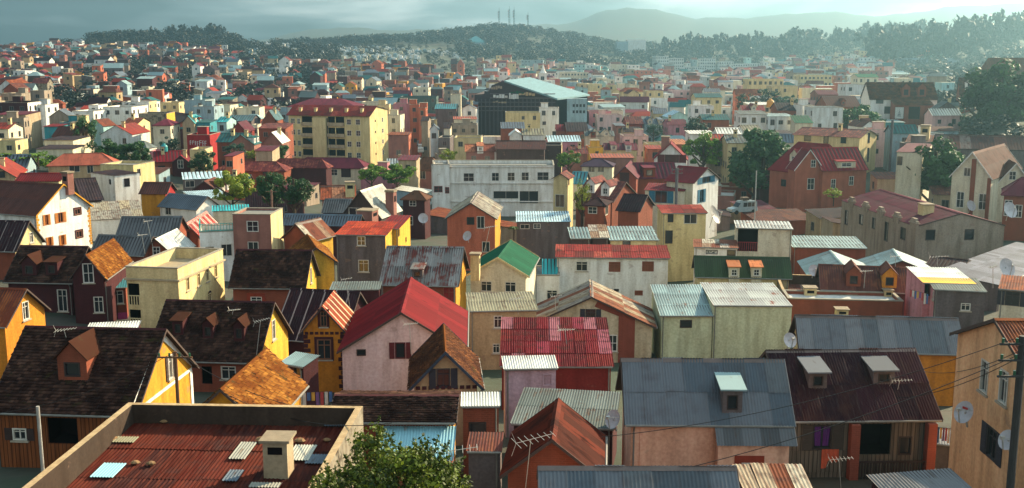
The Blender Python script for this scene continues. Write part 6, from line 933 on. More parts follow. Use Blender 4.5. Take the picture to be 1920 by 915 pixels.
# ---------------------------------------------------------------- far town: houses too many and too small to single out
def town_spots():
    rg=random.Random(21); W1=['white','whiteg','creamw','white','cream','blueg','apart','pinkw','concrete','turqp','brickp','salmon']; W2=['white','white','whiteg','creamw','whiteg','brick','brickp','dbrick','dbrick','dwood','dconc','tan','creamd','dconc','brick','concrete','concrete','blueg','salmon','stain','ochre']
    RF=['maroon','rust','rustbrown','maroonrust','dark','brown','slate','rustred','tealgrey','greygreen','tealdark','maroondark']; out=[]; th=math.atan(357.5/2000)
    pj=lambda x,y,z:(960+2000*x/(y*math.cos(th)-(z-CZ)*math.sin(th)),457.5-2000*(y*math.sin(th)+(z-CZ)*math.cos(th))/(y*math.cos(th)-(z-CZ)*math.sin(th)))
    hs=[]; cs=[(-47,297,18),(6,362,42),(p_.x,p_.y,14)]
    for r in HOUSES:
        if r[5]<200: continue
        w_=max(abs(r[8]*math.cos(r[7])),abs(r[9]*math.sin(r[7])))/2; a=pj(r[4]-w_,r[5],r[6]); b=pj(r[4]+w_,r[5],r[6]); hs.append((a[0],b[0],a[1],r[5])); cs.append((r[4],r[5],max(r[8],r[9])/2))
    hs+=[(541,727,205,285),(893,1102,152,345),(1008,1028,118,700)]; hs=np.array(hs); C=np.zeros((9000,3)); C[:len(cs)]=cs; n=len(cs)
    for _ in range(46000):
        d=math.sqrt(rg.uniform(290**2,1080**2)); p=rg.uniform(-80,1760)
        lim=1040 if p<170 else 960 if p<440 else 790 if p<900 else 1000 if p<1240 else 1080
        if d>lim or (p>1640 and d<420) or (p<600 and d>420 and rg.random()<.35): continue
        pale=p>900; big=rg.uniform(.55,.92); L,W=rg.uniform(6.5,11)*big*(1.25 if pale and rg.random()<.3 else 1),rg.uniform(5.5,8)*big; x=(p-960)/2000*d*1.01
        if (np.hypot(C[:n,0]-x,C[:n,1]-d)<C[:n,2]+max(L,W)*.52).any(): continue
        st=rg.choice([1,2,2,3,3,4] if pale else [1,1,2,2,3]); hh=2.9*st; t=rg.choice([3,3,3,0,1,2] if pale else [0,0,3,3,1,2]); z=tz(x,d)+hh; a=pj(x-L/2,d,z+1.5); b=pj(x+L/2,d,z)
        if ((hs[:,3]>d+6)&(hs[:,0]<b[0]-1)&(hs[:,1]>a[0]+1)&(hs[:,2]+min(14,4200/d)>a[1])).any(): continue
        C[n]=(x,d,max(L,W)/2); n+=1; out.append((t,x,d,hh,rg.choice([0,0,1.57])+rg.uniform(-.25,.25),L,W,rg.choice(W1 if pale else W2),rg.choice(['grey','tan','tan','white']) if t==3 else rg.choice(RF)))
        if n>3800: break
    return out
p_=at(1018,160,700); MASS=town_spots(); MASS_W=sorted({m[7] for m in MASS}); MASS_R=sorted({m[8] for m in MASS})
def mass():
    V=[];Fq=[];mi=[];mats=[wallmat(k) for k in MASS_W]+[corrmat(k) if k in CORR else plain('deck_'+k,FLATC[k],.85) for k in MASS_R]+[glass()]; nW=len(MASS_W); gl=len(mats)-1; rg=random.Random(2)
    tri=[]
    for (t,X,Y,hh,yaw,L,W,wi,ri) in MASS:
        wi,ri=MASS_W.index(wi),MASS_R.index(ri)
        Z=tz(X,Y)+hh; rh=(W*.36,W*.28,.9,0)[t]
        cy,sy=math.cos(yaw),math.sin(yaw); P=lambda a,b,z:(X+a*cy-b*sy,Y+a*sy+b*cy,z); g=tz(X,Y)-2
        def quad(ps,m):
            k=len(V); V.extend(P(*p) for p in ps); Fq.append((k,k+1,k+2,k+3) if len(ps)==4 else (k,k+1,k+2,k+2)); mi.append(m)
        u,v=L/2,W/2; c=[(-u,-v),(u,-v),(u,v),(-u,v)]
        for i in range(4):
            p,q=c[i],c[(i+1)%4]; quad([p+(g,),q+(g,),q+(Z,),p+(Z,)],wi)
            ln=math.dist(p,q); n_=int(ln/3); T=((q[0]-p[0])/ln,(q[1]-p[1])/ln); nn=(T[1],-T[0])
            if sum(a*b for a,b in zip((nn[0]*cy-nn[1]*sy,nn[0]*sy+nn[1]*cy),(X,Y)))>0: continue
            for k in range(n_):
                for r in range(max(1,int((Z-g-2)/3.2))):
                    if rg.random()<.35: continue
                    a=ln*(k+.5)/n_; z=Z-1.6-r*3.1; o=.04
                    quad([(p[0]+T[0]*(a+s)+nn[0]*o,p[1]+T[1]*(a+s)+nn[1]*o,z+zz) for s,zz in((-.5,-.7),(.5,-.7),(.5,.6),(-.5,.6))],gl)
        o=.3; e=[(-u-o,-v-o,Z-.05),(u+o,-v-o,Z-.05),(u+o,v+o,Z-.05),(-u-o,v+o,Z-.05)]; rm=nW+ri
        if t==3: quad([p+(Z,) for p in c],rm); continue
        if t==2: e=[e[0],e[1],e[2][:2]+(Z+rh,),e[3][:2]+(Z+rh,)]; quad(e,rm); quad([(-u,v,Z),(u,v,Z),(u,v,Z+rh),(-u,v,Z+rh)],wi); [quad([(s*u,-v,Z),(s*u,v,Z),(s*u,v,Z+rh)],wi) for s in(-1,1)]; continue
        k=0 if t==0 else v*.8; r0,r1=(-u-o+k,0,Z+rh),(u+o-k,0,Z+rh); quad([e[0],e[1],r1,r0],rm); quad([e[2],e[3],r0,r1],rm)
        if t==0: quad([(-u,-v,Z),(-u,v,Z),(-u,0,Z+rh)],wi); quad([(u,-v,Z),(u,v,Z),(u,0,Z+rh)],wi)
        else: quad([e[1],e[2],r1],rm); quad([e[3],e[0],r0],rm)
    me=bpy.data.meshes.new('distant_houses'); me.from_pydata(V,[],[f if f[2]!=f[3] else f[:3] for f in Fq])
    for m in mats: me.materials.append(m)
    me.polygons.foreach_set('material_index',mi); me.uv_layers.new(name='UVMap')
    tag(link('distant_houses',me),'crowded small far-off houses covering the hillsides and valley','houses',None,'stuff')
mass()
# ---------------------------------------------------------------- yellow apartment block
def apartment():
    p0=at(541,216,290); p1=at(693,220,284); L=(p1-p0).length; yaw=math.atan2(p1.y-p0.y,p1.x-p0.x); zt=p0.z; g=tz(p0.x,p0.y)-2; H=zt-g; D=13
    root=link('apartment_block',None,None,Matrix.Translation(((p0.x+p1.x)/2,(p0.y+p1.y)/2,g))@Matrix.Rotation(yaw,4,'Z')); tag(root,'five-storey yellow apartment block with rusty red roof and recessed balconies','apartment block')
    m=wallmat('yellowp'); w=MB(); u=L/2; fl=2.95; holes=[]; wins=[]
    xs=dict(win=[.05,.135,.73,.83,.93]); nf=5
    for k in range(nf):
        z=H-1.55-k*fl
        for f in(.035,.73,.84): x=-u+L*f+.4; wins.append((x,z,1.25,1.45,'white'))
        x=-u+L*.125; wins.append((x,z,.9,1.45,'white'))
    bal=[(-u+L*.165,-u+L*.30),(-u+L*.49,-u+L*.575),(-u+L*.585,-u+L*.69)]
    hs=[(x-a/2,x+a/2,z-b/2,z+b/2) for x,z,a,b,_ in wins]
    for k in range(nf):
        z=H-2.5-k*fl
        for a,b in bal: hs.append((a,b,z,z+2.3))
    hs=[h for h in hs if h[2]>.2]
    wallface(w,[(-u,0),(u,0),(u,H),(-u,H)],hs,(0,0),(1,0),(0,-1),m,.2)
    # shed-profile end wall, taller at the street side
    ew=[(D*.3+i*D*.4,H-1.4-k*fl) for k in range(nf) for i in(0,1)]
    wallface(w,[(0,0),(D,0),(D,H+1.2),(D*.35,H+2.4),(0,H)],[(a-.55,a+.55,z-.6,z+.6) if i%2 else (a-.3,a+.3,z-.3,z+.3) for i,(a,z) in enumerate(ew) if z>1],(u,0),(0,1),(1,0),m,.2)
    w.poly([(-u,0,0),(-u,D,0),(-u,D,H+1.2),(-u,D*.35,H+2.4),(-u,0,H)],m); w.poly([(-u,D,0),(u,D,0),(u,D,H+1.2),(-u,D,H+1.2)],m); w.build('wall',root)
    for x,z,a,b,st in wins:
        if z-b/2>.2: window(root,Matrix.Translation((x,0,z)),a,b,st,False)
    for i,(a,z) in enumerate(ew):
        if z>1: window(root,frame((u,a,z),(0,1,0),(-1,0,0),(0,0,1)),1.1 if i%2 else .6,1.2 if i%2 else .6,'white' if i%2 else 'dark',False)
    bm=wallmat('creamd')
    for k in range(nf):
        z=H-2.5-k*fl
        if z<.2: continue
        for a,b in bal:
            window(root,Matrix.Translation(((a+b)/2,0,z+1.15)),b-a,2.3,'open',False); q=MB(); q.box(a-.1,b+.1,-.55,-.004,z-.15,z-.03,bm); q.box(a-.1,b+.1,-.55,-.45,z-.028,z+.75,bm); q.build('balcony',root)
    q=MB(); q.box(-u+L*.31,-u+L*.475,-.9,-.004,0,H-.5,wallmat('cream')); q.build('stair_tower',root)
    q=MB(); q.box(-u+L*.48,-u+L*.487,-.3,-.004,0,H-.6,plain('seam_dark','3a3436',.9)); q.build('recess_joint',root)
    r=MB(); rm=sheetmat('redpatch'); S1=math.hypot(D*.35+.5,2.5); deck=MB(); deck.poly([(-u-.5,-.5,H-.03),(u+.3,-.5,H-.03),(u+.3,D*.35,H+2.45),(-u-.5,D*.35,H+2.45)],plain('roof_deck','40302c',.9)); deck.poly([(-u-.5,D*.35,H+2.45),(u+.3,D*.35,H+2.45),(u+.3,D+.5,H+1.15),(-u-.5,D+.5,H+1.15)],corrmat('maroonrust'),[(0,0),(L,0),(L,9),(0,9)]); ro=deck.build('roof',root)
    up=Vector((0,D*.35+.5,2.5)).normalized(); slope(ro,Vector((-u-.5,-.5,H+.02)),Vector((1,0,0)),up,L+.8,S1,'sheets:redpatch',290,(1.6,2.6),77,True)
    for i in range(5): q=MB(); x=-u+L*(.12+.19*i); y=D*.12; q.box(x-.35,x+.35,y-.3,y+.5,H+.3,H+1.9,m); q.box(x-.45,x+.45,y-.4,y+.6,H+1.902,H+2.05,bm); q.build('vent_stack',root)
apartment()
# ---------------------------------------------------------------- derelict hall
def hall():
    p0=at(1043,205,345); root=link('derelict_hall',None,None,Matrix.Translation((p0.x,p0.y,tz(p0.x,p0.y)-2))@Matrix.Rotation(R(-4),4,'Z')); tag(root,'derelict dark hall with blue-green sloping roof and exposed floors','hall')
    s=345/2000*1.02; zb=tz(p0.x,p0.y)-2; Zp=lambda y:at(960,y,345).z-zb; X=lambda x:(x-1043)*s
    dk=plain('hall_dark','3c3238',.9); gm=wallmat('blueg'); fl=wallmat('concrete'); ztop=Zp(152); ze=Zp(186)
    w=MB(); w.poly([(X(893),0,0),(X(1043),0,0),(X(1043),0,ze),(X(975),0,ztop-1.5),(X(945),0,ztop),(X(925),0,Zp(160)),(X(918),0,Zp(176)),(X(893),0,Zp(178))],dk); w.poly([(X(893),0,0),(X(893),34,0),(X(893),34,Zp(178)),(X(893),0,Zp(178))],dk); w.poly([(X(893),34,0),(X(1100),34,0),(X(1100),34,ze),(X(893),34,Zp(178))],dk); w.build('wall',root)
    b=MB(); hs=[(X(1075+i*6.2)-X(1063)-.35,X(1075+i*6.2)-X(1063)+.35,Zp(197+j*11.5)-.45,Zp(197+j*11.5)+.45) for i in range(4) for j in range(2)]
    W0=X(1099)-X(1063); wallface(b,[(0,0),(W0,0),(W0,ze),(0,ze)],hs,(X(1063),-3),(1,0),(0,-1),gm,.2); b.poly([(X(1099),-3,0),(X(1099),34,0),(X(1099),34,ze),(X(1099),-3,ze)],gm); b.poly([(X(1063),-3,0),(X(1063),0,0),(X(1063),0,ze),(X(1063),-3,ze)],gm); b.box(X(1063),X(1099),-3,-.01,ze+.001,ze+.3,gm); b.build('end_block',root)
    for h in hs: q=MB(); q.poly([(X(1063)+h[0],-2.85,h[2]),(X(1063)+h[1],-2.85,h[2]),(X(1063)+h[1],-2.85,h[3]),(X(1063)+h[0],-2.85,h[3])],glass()); q.build('window',root)
    r=MB(); rm=corrmat('hallroof'); q=[(X(948),-1,ztop+.2),(X(1045),-1,ze+.25),(X(1104),30,ze+.4),(X(985),30,ztop+.6)]; q2=[(a,c_,d-.5) for a,c_,d in q]; r.poly(q,rm,[(0,0),(30,0),(30,40),(0,40)]); r.poly(q2[::-1],rm); 
    for i in range(4): r.poly([q2[i],q2[(i+1)%4],q[(i+1)%4],q[i]],rm)
    r.build('roof',root)
    for k,y in enumerate((176,184,192,200,208)): f=MB(); f.box(X(897) if k>1 else X(922),X(1041),-.9,-.01,Zp(y)-.12,Zp(y)+.12,plain('slab_%d'%(k%2),'6a5c5c' if k%2 else '564a4e',.9)); f.build('floor_slab',root)
    for k in range(19): x=X(898+k*7.6); f=MB(); f.box(x-.16,x+.16,-.8,-.02,0,min(Zp(176),ze),plain('column','4a4046',.9)); f.build('column',root)
    rg=random.Random(8)
    for k,(x0,x1,y0,y1) in enumerate(((924,945,160,168),(928,955,176,184),(957,975,174,186),(960,985,170,176),(927,953,188,194),(975,1005,172,180))):
        f=MB(); mm=[wallmat('concrete'),wallmat('whiteg'),wallmat('whiteg'),corrmat('green'),wallmat('concrete'),wallmat('tan')][k]
        for i in range(5): a=x0+(x1-x0)*i/5; f.box(X(a),X(a+(x1-x0)/6),-1.05-.01*i,-.95,Zp(y1)+rg.random()*.4,Zp(y0)-rg.random()*.6,mm)
        f.build('wall_panel',root)
hall()
# ---------------------------------------------------------------- church spire, masts
def church():
    p=at(1018,160,700); zb=tz(p.x,p.y)-2; s=700/2000*1.02; Z=lambda y:at(1018,y,700).z-zb; root=link('church',None,None,Matrix.Translation((p.x,p.y,zb))); tag(root,'white church tower with slender pointed spire','church'); m=wallmat('white'); a=7*s
    b=MB(); b.box(-a,a,-a,a,0,Z(138),m); b.box(-a*1.15,a*1.15,-a*1.15,a*1.15,Z(138)+.01,Z(137),m); b.build('tower',root)
    c_=MB(); k=8; r0=a*.95; 
    for i in range(k): a0,a1=2*math.pi*i/k,2*math.pi*(i+1)/k; c_.poly([(r0*math.cos(a0),r0*math.sin(a0),Z(137)),(r0*math.cos(a1),r0*math.sin(a1),Z(137)),(r0*.6*math.cos(a1),r0*.6*math.sin(a1),Z(133)),(r0*.6*math.cos(a0),r0*.6*math.sin(a0),Z(133))],m); c_.poly([(r0*.6*math.cos(a0),r0*.6*math.sin(a0),Z(133)),(r0*.6*math.cos(a1),r0*.6*math.sin(a1),Z(133)),(0,0,Z(119))],m)
    c_.build('spire',root); q=MB(); q.beam((0,0,Z(119.5)),(0,0,Z(116)),.15,m); q.beam((-.6,0,Z(117.2)),(.6,0,Z(117.2)),.12,m); q.build('cross',root)
    for i in range(2): q=MB(); q.box(-1+i*1.1-.4,-1+i*1.1+.6,-a-.05,-a-.01,Z(150),Z(143),DARK()); q.build('louvre',root)
church()
def mast(px,y0,y1,d,label,w=1.1):
    p=at(px,y0,d); h=at(px,y1,d).z-p.z; root=link('radio_mast',None,None,Matrix.Translation(p)); tag(root,label,'mast','radio masts on the hilltop'); m=plain('mast_steel','4a5054',.6,.3); b=MB()
    for s in((-1,-1),(1,-1),(1,1),(-1,1)): b.beam((s[0]*w,s[1]*w,-6),(s[0]*w*.45,s[1]*w*.45,h),.28,m)
    n=int(h/3)
    for i in range(n):
        t0,t1=i/n,(i+1)/n; f=lambda t:w*(1-.55*t)
        for s in(-1,1): b.beam((-f(t0),s*f(t0),h*t0),(f(t1),s*f(t1),h*t1),.16,m); b.beam((f(t0),s*f(t0),h*t0),(-f(t1),s*f(t1),h*t1),.16,m)
    b.build('lattice',root); a=MB(); a.beam((0,0,h),(0,0,h+4),.22,m); a.build('aerial',root)
    for i in range(3): a=MB(); a.box(-2,-w*.4,-.6,.6,h*(.5+.16*i),h*(.5+.16*i)+2.4,wallmat('whiteg')); a.build('antenna_panel',root)
for x,y1,l in((936,20,'leftmost lattice radio mast on the hilltop'),(955,17,'tallest thin radio mast of the close pair, left one'),(964,18,'right one of the close pair of radio masts'),(990,28,'short rightmost radio mast on the wooded hilltop')): mast(x,48,y1,1450,l)
# ---------------------------------------------------------------- vegetation
def leafmat(k,c1,c2,tr=.25):
    if ('l',k) in MATS: return MATS['l',k]
    m,N,L,b=nodes('leaves_'+k); a=N.new('ShaderNodeAttribute'); a.attribute_name='tone'; oi=N.new('ShaderNodeObjectInfo').outputs['Random']
    col=mixc(N,L,a.outputs['Fac'],hx(c1),hx(c2)); hs=N.new('ShaderNodeHueSaturation'); mr=N.new('ShaderNodeMapRange'); mr.inputs[3].default_value=.75; mr.inputs[4].default_value=1.2; L.new(oi,mr.inputs[0]); L.new(mr.outputs[0],hs.inputs['Value']); L.new(col,hs.inputs['Color'])
    L.new(hs.outputs[0],b.inputs['Base Color']); b.inputs['Roughness'].default_value=.6; b.inputs['Specular IOR Level'].default_value=.25
    t=N.new('ShaderNodeBsdfTranslucent'); L.new(hs.outputs[0],t.inputs[0]); mx=N.new('ShaderNodeMixShader'); mx.inputs[0].default_value=tr; L.new(b.outputs[0],mx.inputs[1]); L.new(t.outputs[0],mx.inputs[2]); L.new(mx.outputs[0],N['Material Output'].inputs[0]); MATS['l',k]=m; return m
def crown(name,w,h,n,leaf,mat,seed,clumps=26,flat=.75,z0=0.3):
    """leaf faces gathered in clumps through the crown volume"""
    rg=np.random.default_rng(seed); c=[]
    while len(c)<clumps:
        p=rg.uniform(-1,1,3); r=np.linalg.norm(p)
        if r<1 and (r>.35 or rg.random()<.3): c.append(p*np.array([1,1,1]))
    c=np.array(c)*rg.uniform(.72,1.14,(clumps,1)); rad=rg.uniform(.13,.36,clumps); k=rg.integers(0,clumps,n); dirn=rg.normal(size=(n,3)); dirn/=np.linalg.norm(dirn,axis=1)[:,None]
    P=c[k]+dirn*(rad[k]*rg.uniform(.55,1.05,n))[:,None]; P[:,2]=np.where(P[:,2]<-.75,-.75,P[:,2]); P=P*np.array([w/2/1.2,w/2/1.2,h*(1-z0)/2/1.15])+np.array([0,0,h*(z0+(1-z0)/2)])
    nrm=dirn+rg.normal(0,.55,(n,3))+np.array([0,0,.35]); nrm/=np.linalg.norm(nrm,axis=1)[:,None]; t=np.cross(nrm,rg.normal(size=(n,3))); t/=np.linalg.norm(t,axis=1)[:,None]; b=np.cross(nrm,t); s=leaf*rg.uniform(.6,1.35,n)[:,None]
    V=np.stack([P-t*s*.5,P+b*s*.32-nrm*s*.08,P+t*s*.5,P-b*s*.32-nrm*s*.08],1).reshape(-1,3); Fq=np.arange(n*4).reshape(n,4)
    tone=np.clip(rg.normal(.45,.2,n)+.0*P[:,2]+rg.normal(0,.18,clumps)[k],0,1); return npmesh(name,V,Fq,[mat],None,tone)
def trunk(w,h,seed,z0,r=.045):
    rg=random.Random(seed); m=plain('bark','4a3a2c',.95); b=MB(); r0=h*r; b.beam((0,0,-1),(0,0,h*z0),r0,m,7); 
    for i in range(7):
        a=i*2.4+rg.random(); z=h*(z0-.08+.06*i); p=(math.cos(a)*w*.3,math.sin(a)*w*.3,z+h*.28); b.beam((0,0,z*.92),p,r0*.42,m,5); b.beam(p,(p[0]*1.4,p[1]*1.4,p[2]+h*.1),r0*.2,m,4)
    b.beam((0,0,h*z0),(0,0,h*.8),r0*.6,m,6); return b.mesh('trunk')
LEAF=dict(green=('2f5218','789a2a'),dark=('1a3a1c','3c6030'),yellow=('5f7c20','b2b436'),teal=('1c3a30','385a44'))
LEAF['fore']=('1c2c0c','6c7a22')
def bushy(name,w,h,seed):
    """ragged crown of upright leafy sprigs"""
    rg=np.random.default_rng(seed); P=[];D=[]
    for _ in range(400):
        a=rg.uniform(0,6.283); r=w*.5*math.sqrt(rg.random()); top=h*(1-.42*(2*r/w)**2)*(1+.16*math.sin(a*3+1)+.1*math.sin(a*7)); z=top*rg.uniform(.35,.98); b0=np.array([r*math.cos(a),r*math.sin(a),z-.25]); d=np.array([math.cos(a)*.5*r/w*2,math.sin(a)*.5*r/w*2,1])+rg.normal(0,.28,3); d/=np.linalg.norm(d); l=rg.uniform(.3,.62)
        for k in range(38): t=rg.random(); P.append(b0+d*l*t+rg.normal(0,.055,3)*(1.2-t)); D.append(d)
    P=np.array(P); D=np.array(D); n=len(P); nr=D*.4+rg.normal(0,1,(n,3)); nr/=np.linalg.norm(nr,axis=1)[:,None]; t=np.cross(nr,rg.normal(size=(n,3))); t/=np.linalg.norm(t,axis=1)[:,None]; b=np.cross(nr,t); s=.105*rg.uniform(.6,1.3,n)[:,None]
    V=np.stack([P-t*s*.55,P+b*s*.26,P+t*s*.55,P-b*s*.26],1).reshape(-1,3); return npmesh(name,V,np.arange(n*4).reshape(n,4),[leafmat('fore',*LEAF['fore'])],None,np.clip(rg.normal(.4,.25,n),0,1))
def tree(name,label,px,yb,wpx,hpx,d,leaf,n,seed,group=None,z0=.1,lf=None,cl=30):
    if d>30: wpx*=1.22; hpx*=1.08; n=int(n*1.35)
    p=at(px,yb,d); s=d/2000*1.02; w,h=wpx*s,hpx*s; root=link(name,None,None,Matrix.Translation(p)@Matrix.Rotation(seed*1.7,4,'Z')); tag(root,label,'tree' if 'shrub' not in name and 'bush' not in name else 'shrub',group)
    link('trunk',trunk(w,h,seed,z0),root); link('crown',crown('crown',w,h,n,lf or max(.12,w*.055),leafmat(leaf,*LEAF[leaf]),seed,cl,z0=z0),root); return root
T=tree
BT=T('bushy_tree','leafy green tree top rising at the bottom centre',738,1010,330,205,27,'fore',9000,1,z0=.05,lf=.13,cl=70)
BT.children[1].data=bushy('crown',4.5,2.75,1)
T('round_tree','bright yellow-green round tree beside the grey gabled roof',437,388,80,62,165,'yellow',3200,2)
T('dark_tree','tall dark tree left of the pair in the centre left',512,402,62,80,160,'dark',3000,3); T('dark_tree','tall dark tree right of the pair in the centre left',552,402,58,78,158,'dark',3000,4)
T('round_tree','sunlit green tree left of a pair below the yellow apartments',697,348,46,42,216,'green',2400,5); T('round_tree','sunlit green tree right of a pair below the yellow apartments',744,352,62,40,212,'green',2800,6)
T('tall_tree','tall dark tree standing left among the white buildings',160,290,46,70,248,'dark',2600,7); T('round_tree','dark round tree left one below the white gable front',205,312,60,50,232,'dark',2400,8); T('round_tree','dark round tree right one below the white gable front',255,320,66,52,226,'dark',2600,9)
T('round_tree','small tree beside the white office roof',1066,322,50,38,218,'green',2000,10); T('slim_tree','thin yellowish tree beside the small brick house',1092,412,34,72,155,'yellow',1600,11)
T('round_tree','large tree right of the white maroon gable',1318,322,74,68,224,'green',3200,12); T('broad_tree','very large dark tree left of the crimson villa',1428,385,124,132,204,'dark',6000,13,cl=40); T('round_tree','dark tree left of the brown roofed mission',1605,250,84,54,288,'dark',3000,14)
T('broad_tree','huge spreading tree at the upper right edge',1868,262,128,132,262,'dark',7500,15,cl=64); T('broad_tree','dark tree with yellow tips right of the villa',1748,385,120,118,172,'dark',5000,16,cl=36); T('shrub_bush','bright shrub beside the brick villa wall',1563,376,34,24,178,'yellow',900,17)
T('round_tree','small tree left of the red painted wall',318,292,40,34,245,'teal',1400,18); T('round_tree','dark tree below the cream flat house, upper left',382,330,52,44,215,'dark',2200,19); T('round_tree','tree in front of the green roofed brick house',440,305,44,34,225,'teal',1600,20); T('shrub_bush','light green bush left of the apartment block',478,302,30,22,228,'yellow',900,21); T('round_tree','round dark tree at the foot of the apartment block',525,306,44,36,232,'dark',1800,22)
T('round_tree','yellow-green tree in the street right of the apartments',840,312,36,34,250,'yellow',1400,23); T('round_tree','tree above the orange sloping roof',1306,262,48,40,285,'teal',1600,24)
for i,(x,y,w_,h_,d) in enumerate(((1400,212,44,34,330),(1440,208,50,40,345),(1480,212,46,32,338),(1130,195,30,22,520),(1345,265,40,30,300),(1225,262,34,28,300),(1760,280,60,40,262),(1800,262,60,50,270),(1690,262,40,28,292),(20,318,60,30,212),(60,320,60,34,216),(100,322,46,30,222))):
    T('leafy_tree',['hazy tree left of three beside the cream flat block','hazy tree middle of three beside the cream flat block','hazy tree right of three beside the cream flat block','small far tree in the valley','tree behind the white roofs on the right','tree among the central roofs','bushy tree below the ruin','tree left of the huge spreading tree','bush at the foot of the mission','leafy clump at the far left edge','leafy clump right of the left edge','leafy clump beside the tan rusty roof'][i],x,y,w_,h_,d,'teal' if i<9 else 'green',1100,40+i)
def banana(px,yb,d,seed,label):
    p=at(px,yb,d); rg=random.Random(seed); root=link('banana_plant',None,None,Matrix.Translation(p)); tag(root,label,'plant','banana plants at the left'); m=leafmat('yellow',*LEAF['yellow']); s=MB(); s.beam((0,0,-1),(0,0,1.6),.16,plain('bark','4a3a2c',.95),6); s.build('stem',root)
    for i in range(9):
        a=i*.7+rg.random()*.3; l=rg.uniform(1.8,2.8); b=MB(); pr=None
        for k in range(6):
            t=k/5; r=l*t*.8; z=1.4+l*(t*.9-t*t*.75); wd=.38*math.sin(math.pi*min(.98,t*.9+.08)); c_,s_=math.cos(a),math.sin(a); q=[(r*c_-s_*wd,r*s_+c_*wd,z),(r*c_,r*s_,z-.06),(r*c_+s_*wd,r*s_-c_*wd,z)]
            if pr: b.poly([pr[0],pr[1],q[1],q[0]],m); b.poly([pr[1],pr[2],q[2],q[1]],m)
            pr=q
        b.build('leaf',root)
for i in range(7): banana(6+i*11,308+(i%3)*5,209+(i%2)*4,i,['banana plant at the very left edge','second banana plant from the left edge','third banana plant from the left edge','fourth banana plant from the left edge','fifth banana plant from the left edge','sixth banana plant from the left edge','rightmost banana plant, beside the tan house'][i])
def palm(px,yb,hpx,d,label):
    p=at(px,yb,d); h=hpx*d/2000; root=link('palm_tree',None,None,Matrix.Translation(p)); tag(root,label,'palm'); s=MB(); s.beam((0,0,-2),(.1,0,h),.12,plain('bark','4a3a2c',.95),6); s.build('trunk',root); m=leafmat('green',*LEAF['green'])
    for i in range(12):
        a=i*.55; b=MB(); pr=None
        for k in range(5): t=k/4; r=h*.4*t; z=h+h*.15*math.sin(t*2.2)-h*.2*t*t; wd=.16*(1-t*.7); c_,s_=math.cos(a),math.sin(a); q=[(r*c_-s_*wd,r*s_+c_*wd,z-.08),(r*c_,r*s_,z),(r*c_+s_*wd,r*s_-c_*wd,z-.08)]; pr and (b.poly([pr[0],pr[1],q[1],q[0]],m),b.poly([pr[1],pr[2],q[2],q[1]],m)); pr=q
        b.build('frond',root)
palm(963,452,26,128,'small palm left of the green roofed house')
# far trees: a few shapes, each tree its own object on the skylines; the rest is woodland
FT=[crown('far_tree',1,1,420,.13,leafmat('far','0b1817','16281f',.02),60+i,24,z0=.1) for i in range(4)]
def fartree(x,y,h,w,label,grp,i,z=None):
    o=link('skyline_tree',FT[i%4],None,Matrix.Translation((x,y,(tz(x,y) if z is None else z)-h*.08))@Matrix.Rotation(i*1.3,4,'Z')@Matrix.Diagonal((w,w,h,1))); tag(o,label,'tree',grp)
rg=random.Random(11); ii=0
def ORD(n):
    a='first second third fourth fifth sixth seventh eighth ninth tenth eleventh twelfth thirteenth fourteenth fifteenth sixteenth seventeenth eighteenth nineteenth'.split(); return a[n-1] if n<20 else {20:'twentieth',30:'thirtieth'}.get(n) or ('twenty-' if n<30 else 'thirty-')+a[n%10-1]
SK=[('dense dark skyline tree on the left hilltop',[(225+i*8.6,62-min(i,17)*1.25+rg.uniform(-3,3)) for i in range(24)],1180),('dark skyline tree behind the cemetery',[(560+i*11.5,(90-i*1.1) if i<24 else 62) for i in range(32)],1420),('tree on the wooded mast hill',[(905+i*11,45+abs(i-6)*1.7) for i in range(22)],1400),('tall hazy tree on the right ridge',[(1265+i*14,66-i*1.0+rg.uniform(-7,4)) for i in range(34)],1250),('big misty tree on the upper right slope',[(1640+i*15,34-i*1.3+rg.uniform(-8,8)) for i in range(20)],950)]
for lb,pts,d in SK:
    for k,(x,y) in enumerate(pts):
        dd=d*rg.uniform(.97,1.05); p=at(x+rg.uniform(-10,10),y+rg.uniform(-3,5),dd); zb=tz(p.x,p.y); h=max(7,p.z-zb+rg.uniform(0,4)); h=min(h,44); fartree(p.x,p.y,h,h*rg.uniform(.5,.85),'%s, %s from its left end'%(lb,ORD(k+1)),lb,ii); ii+=1
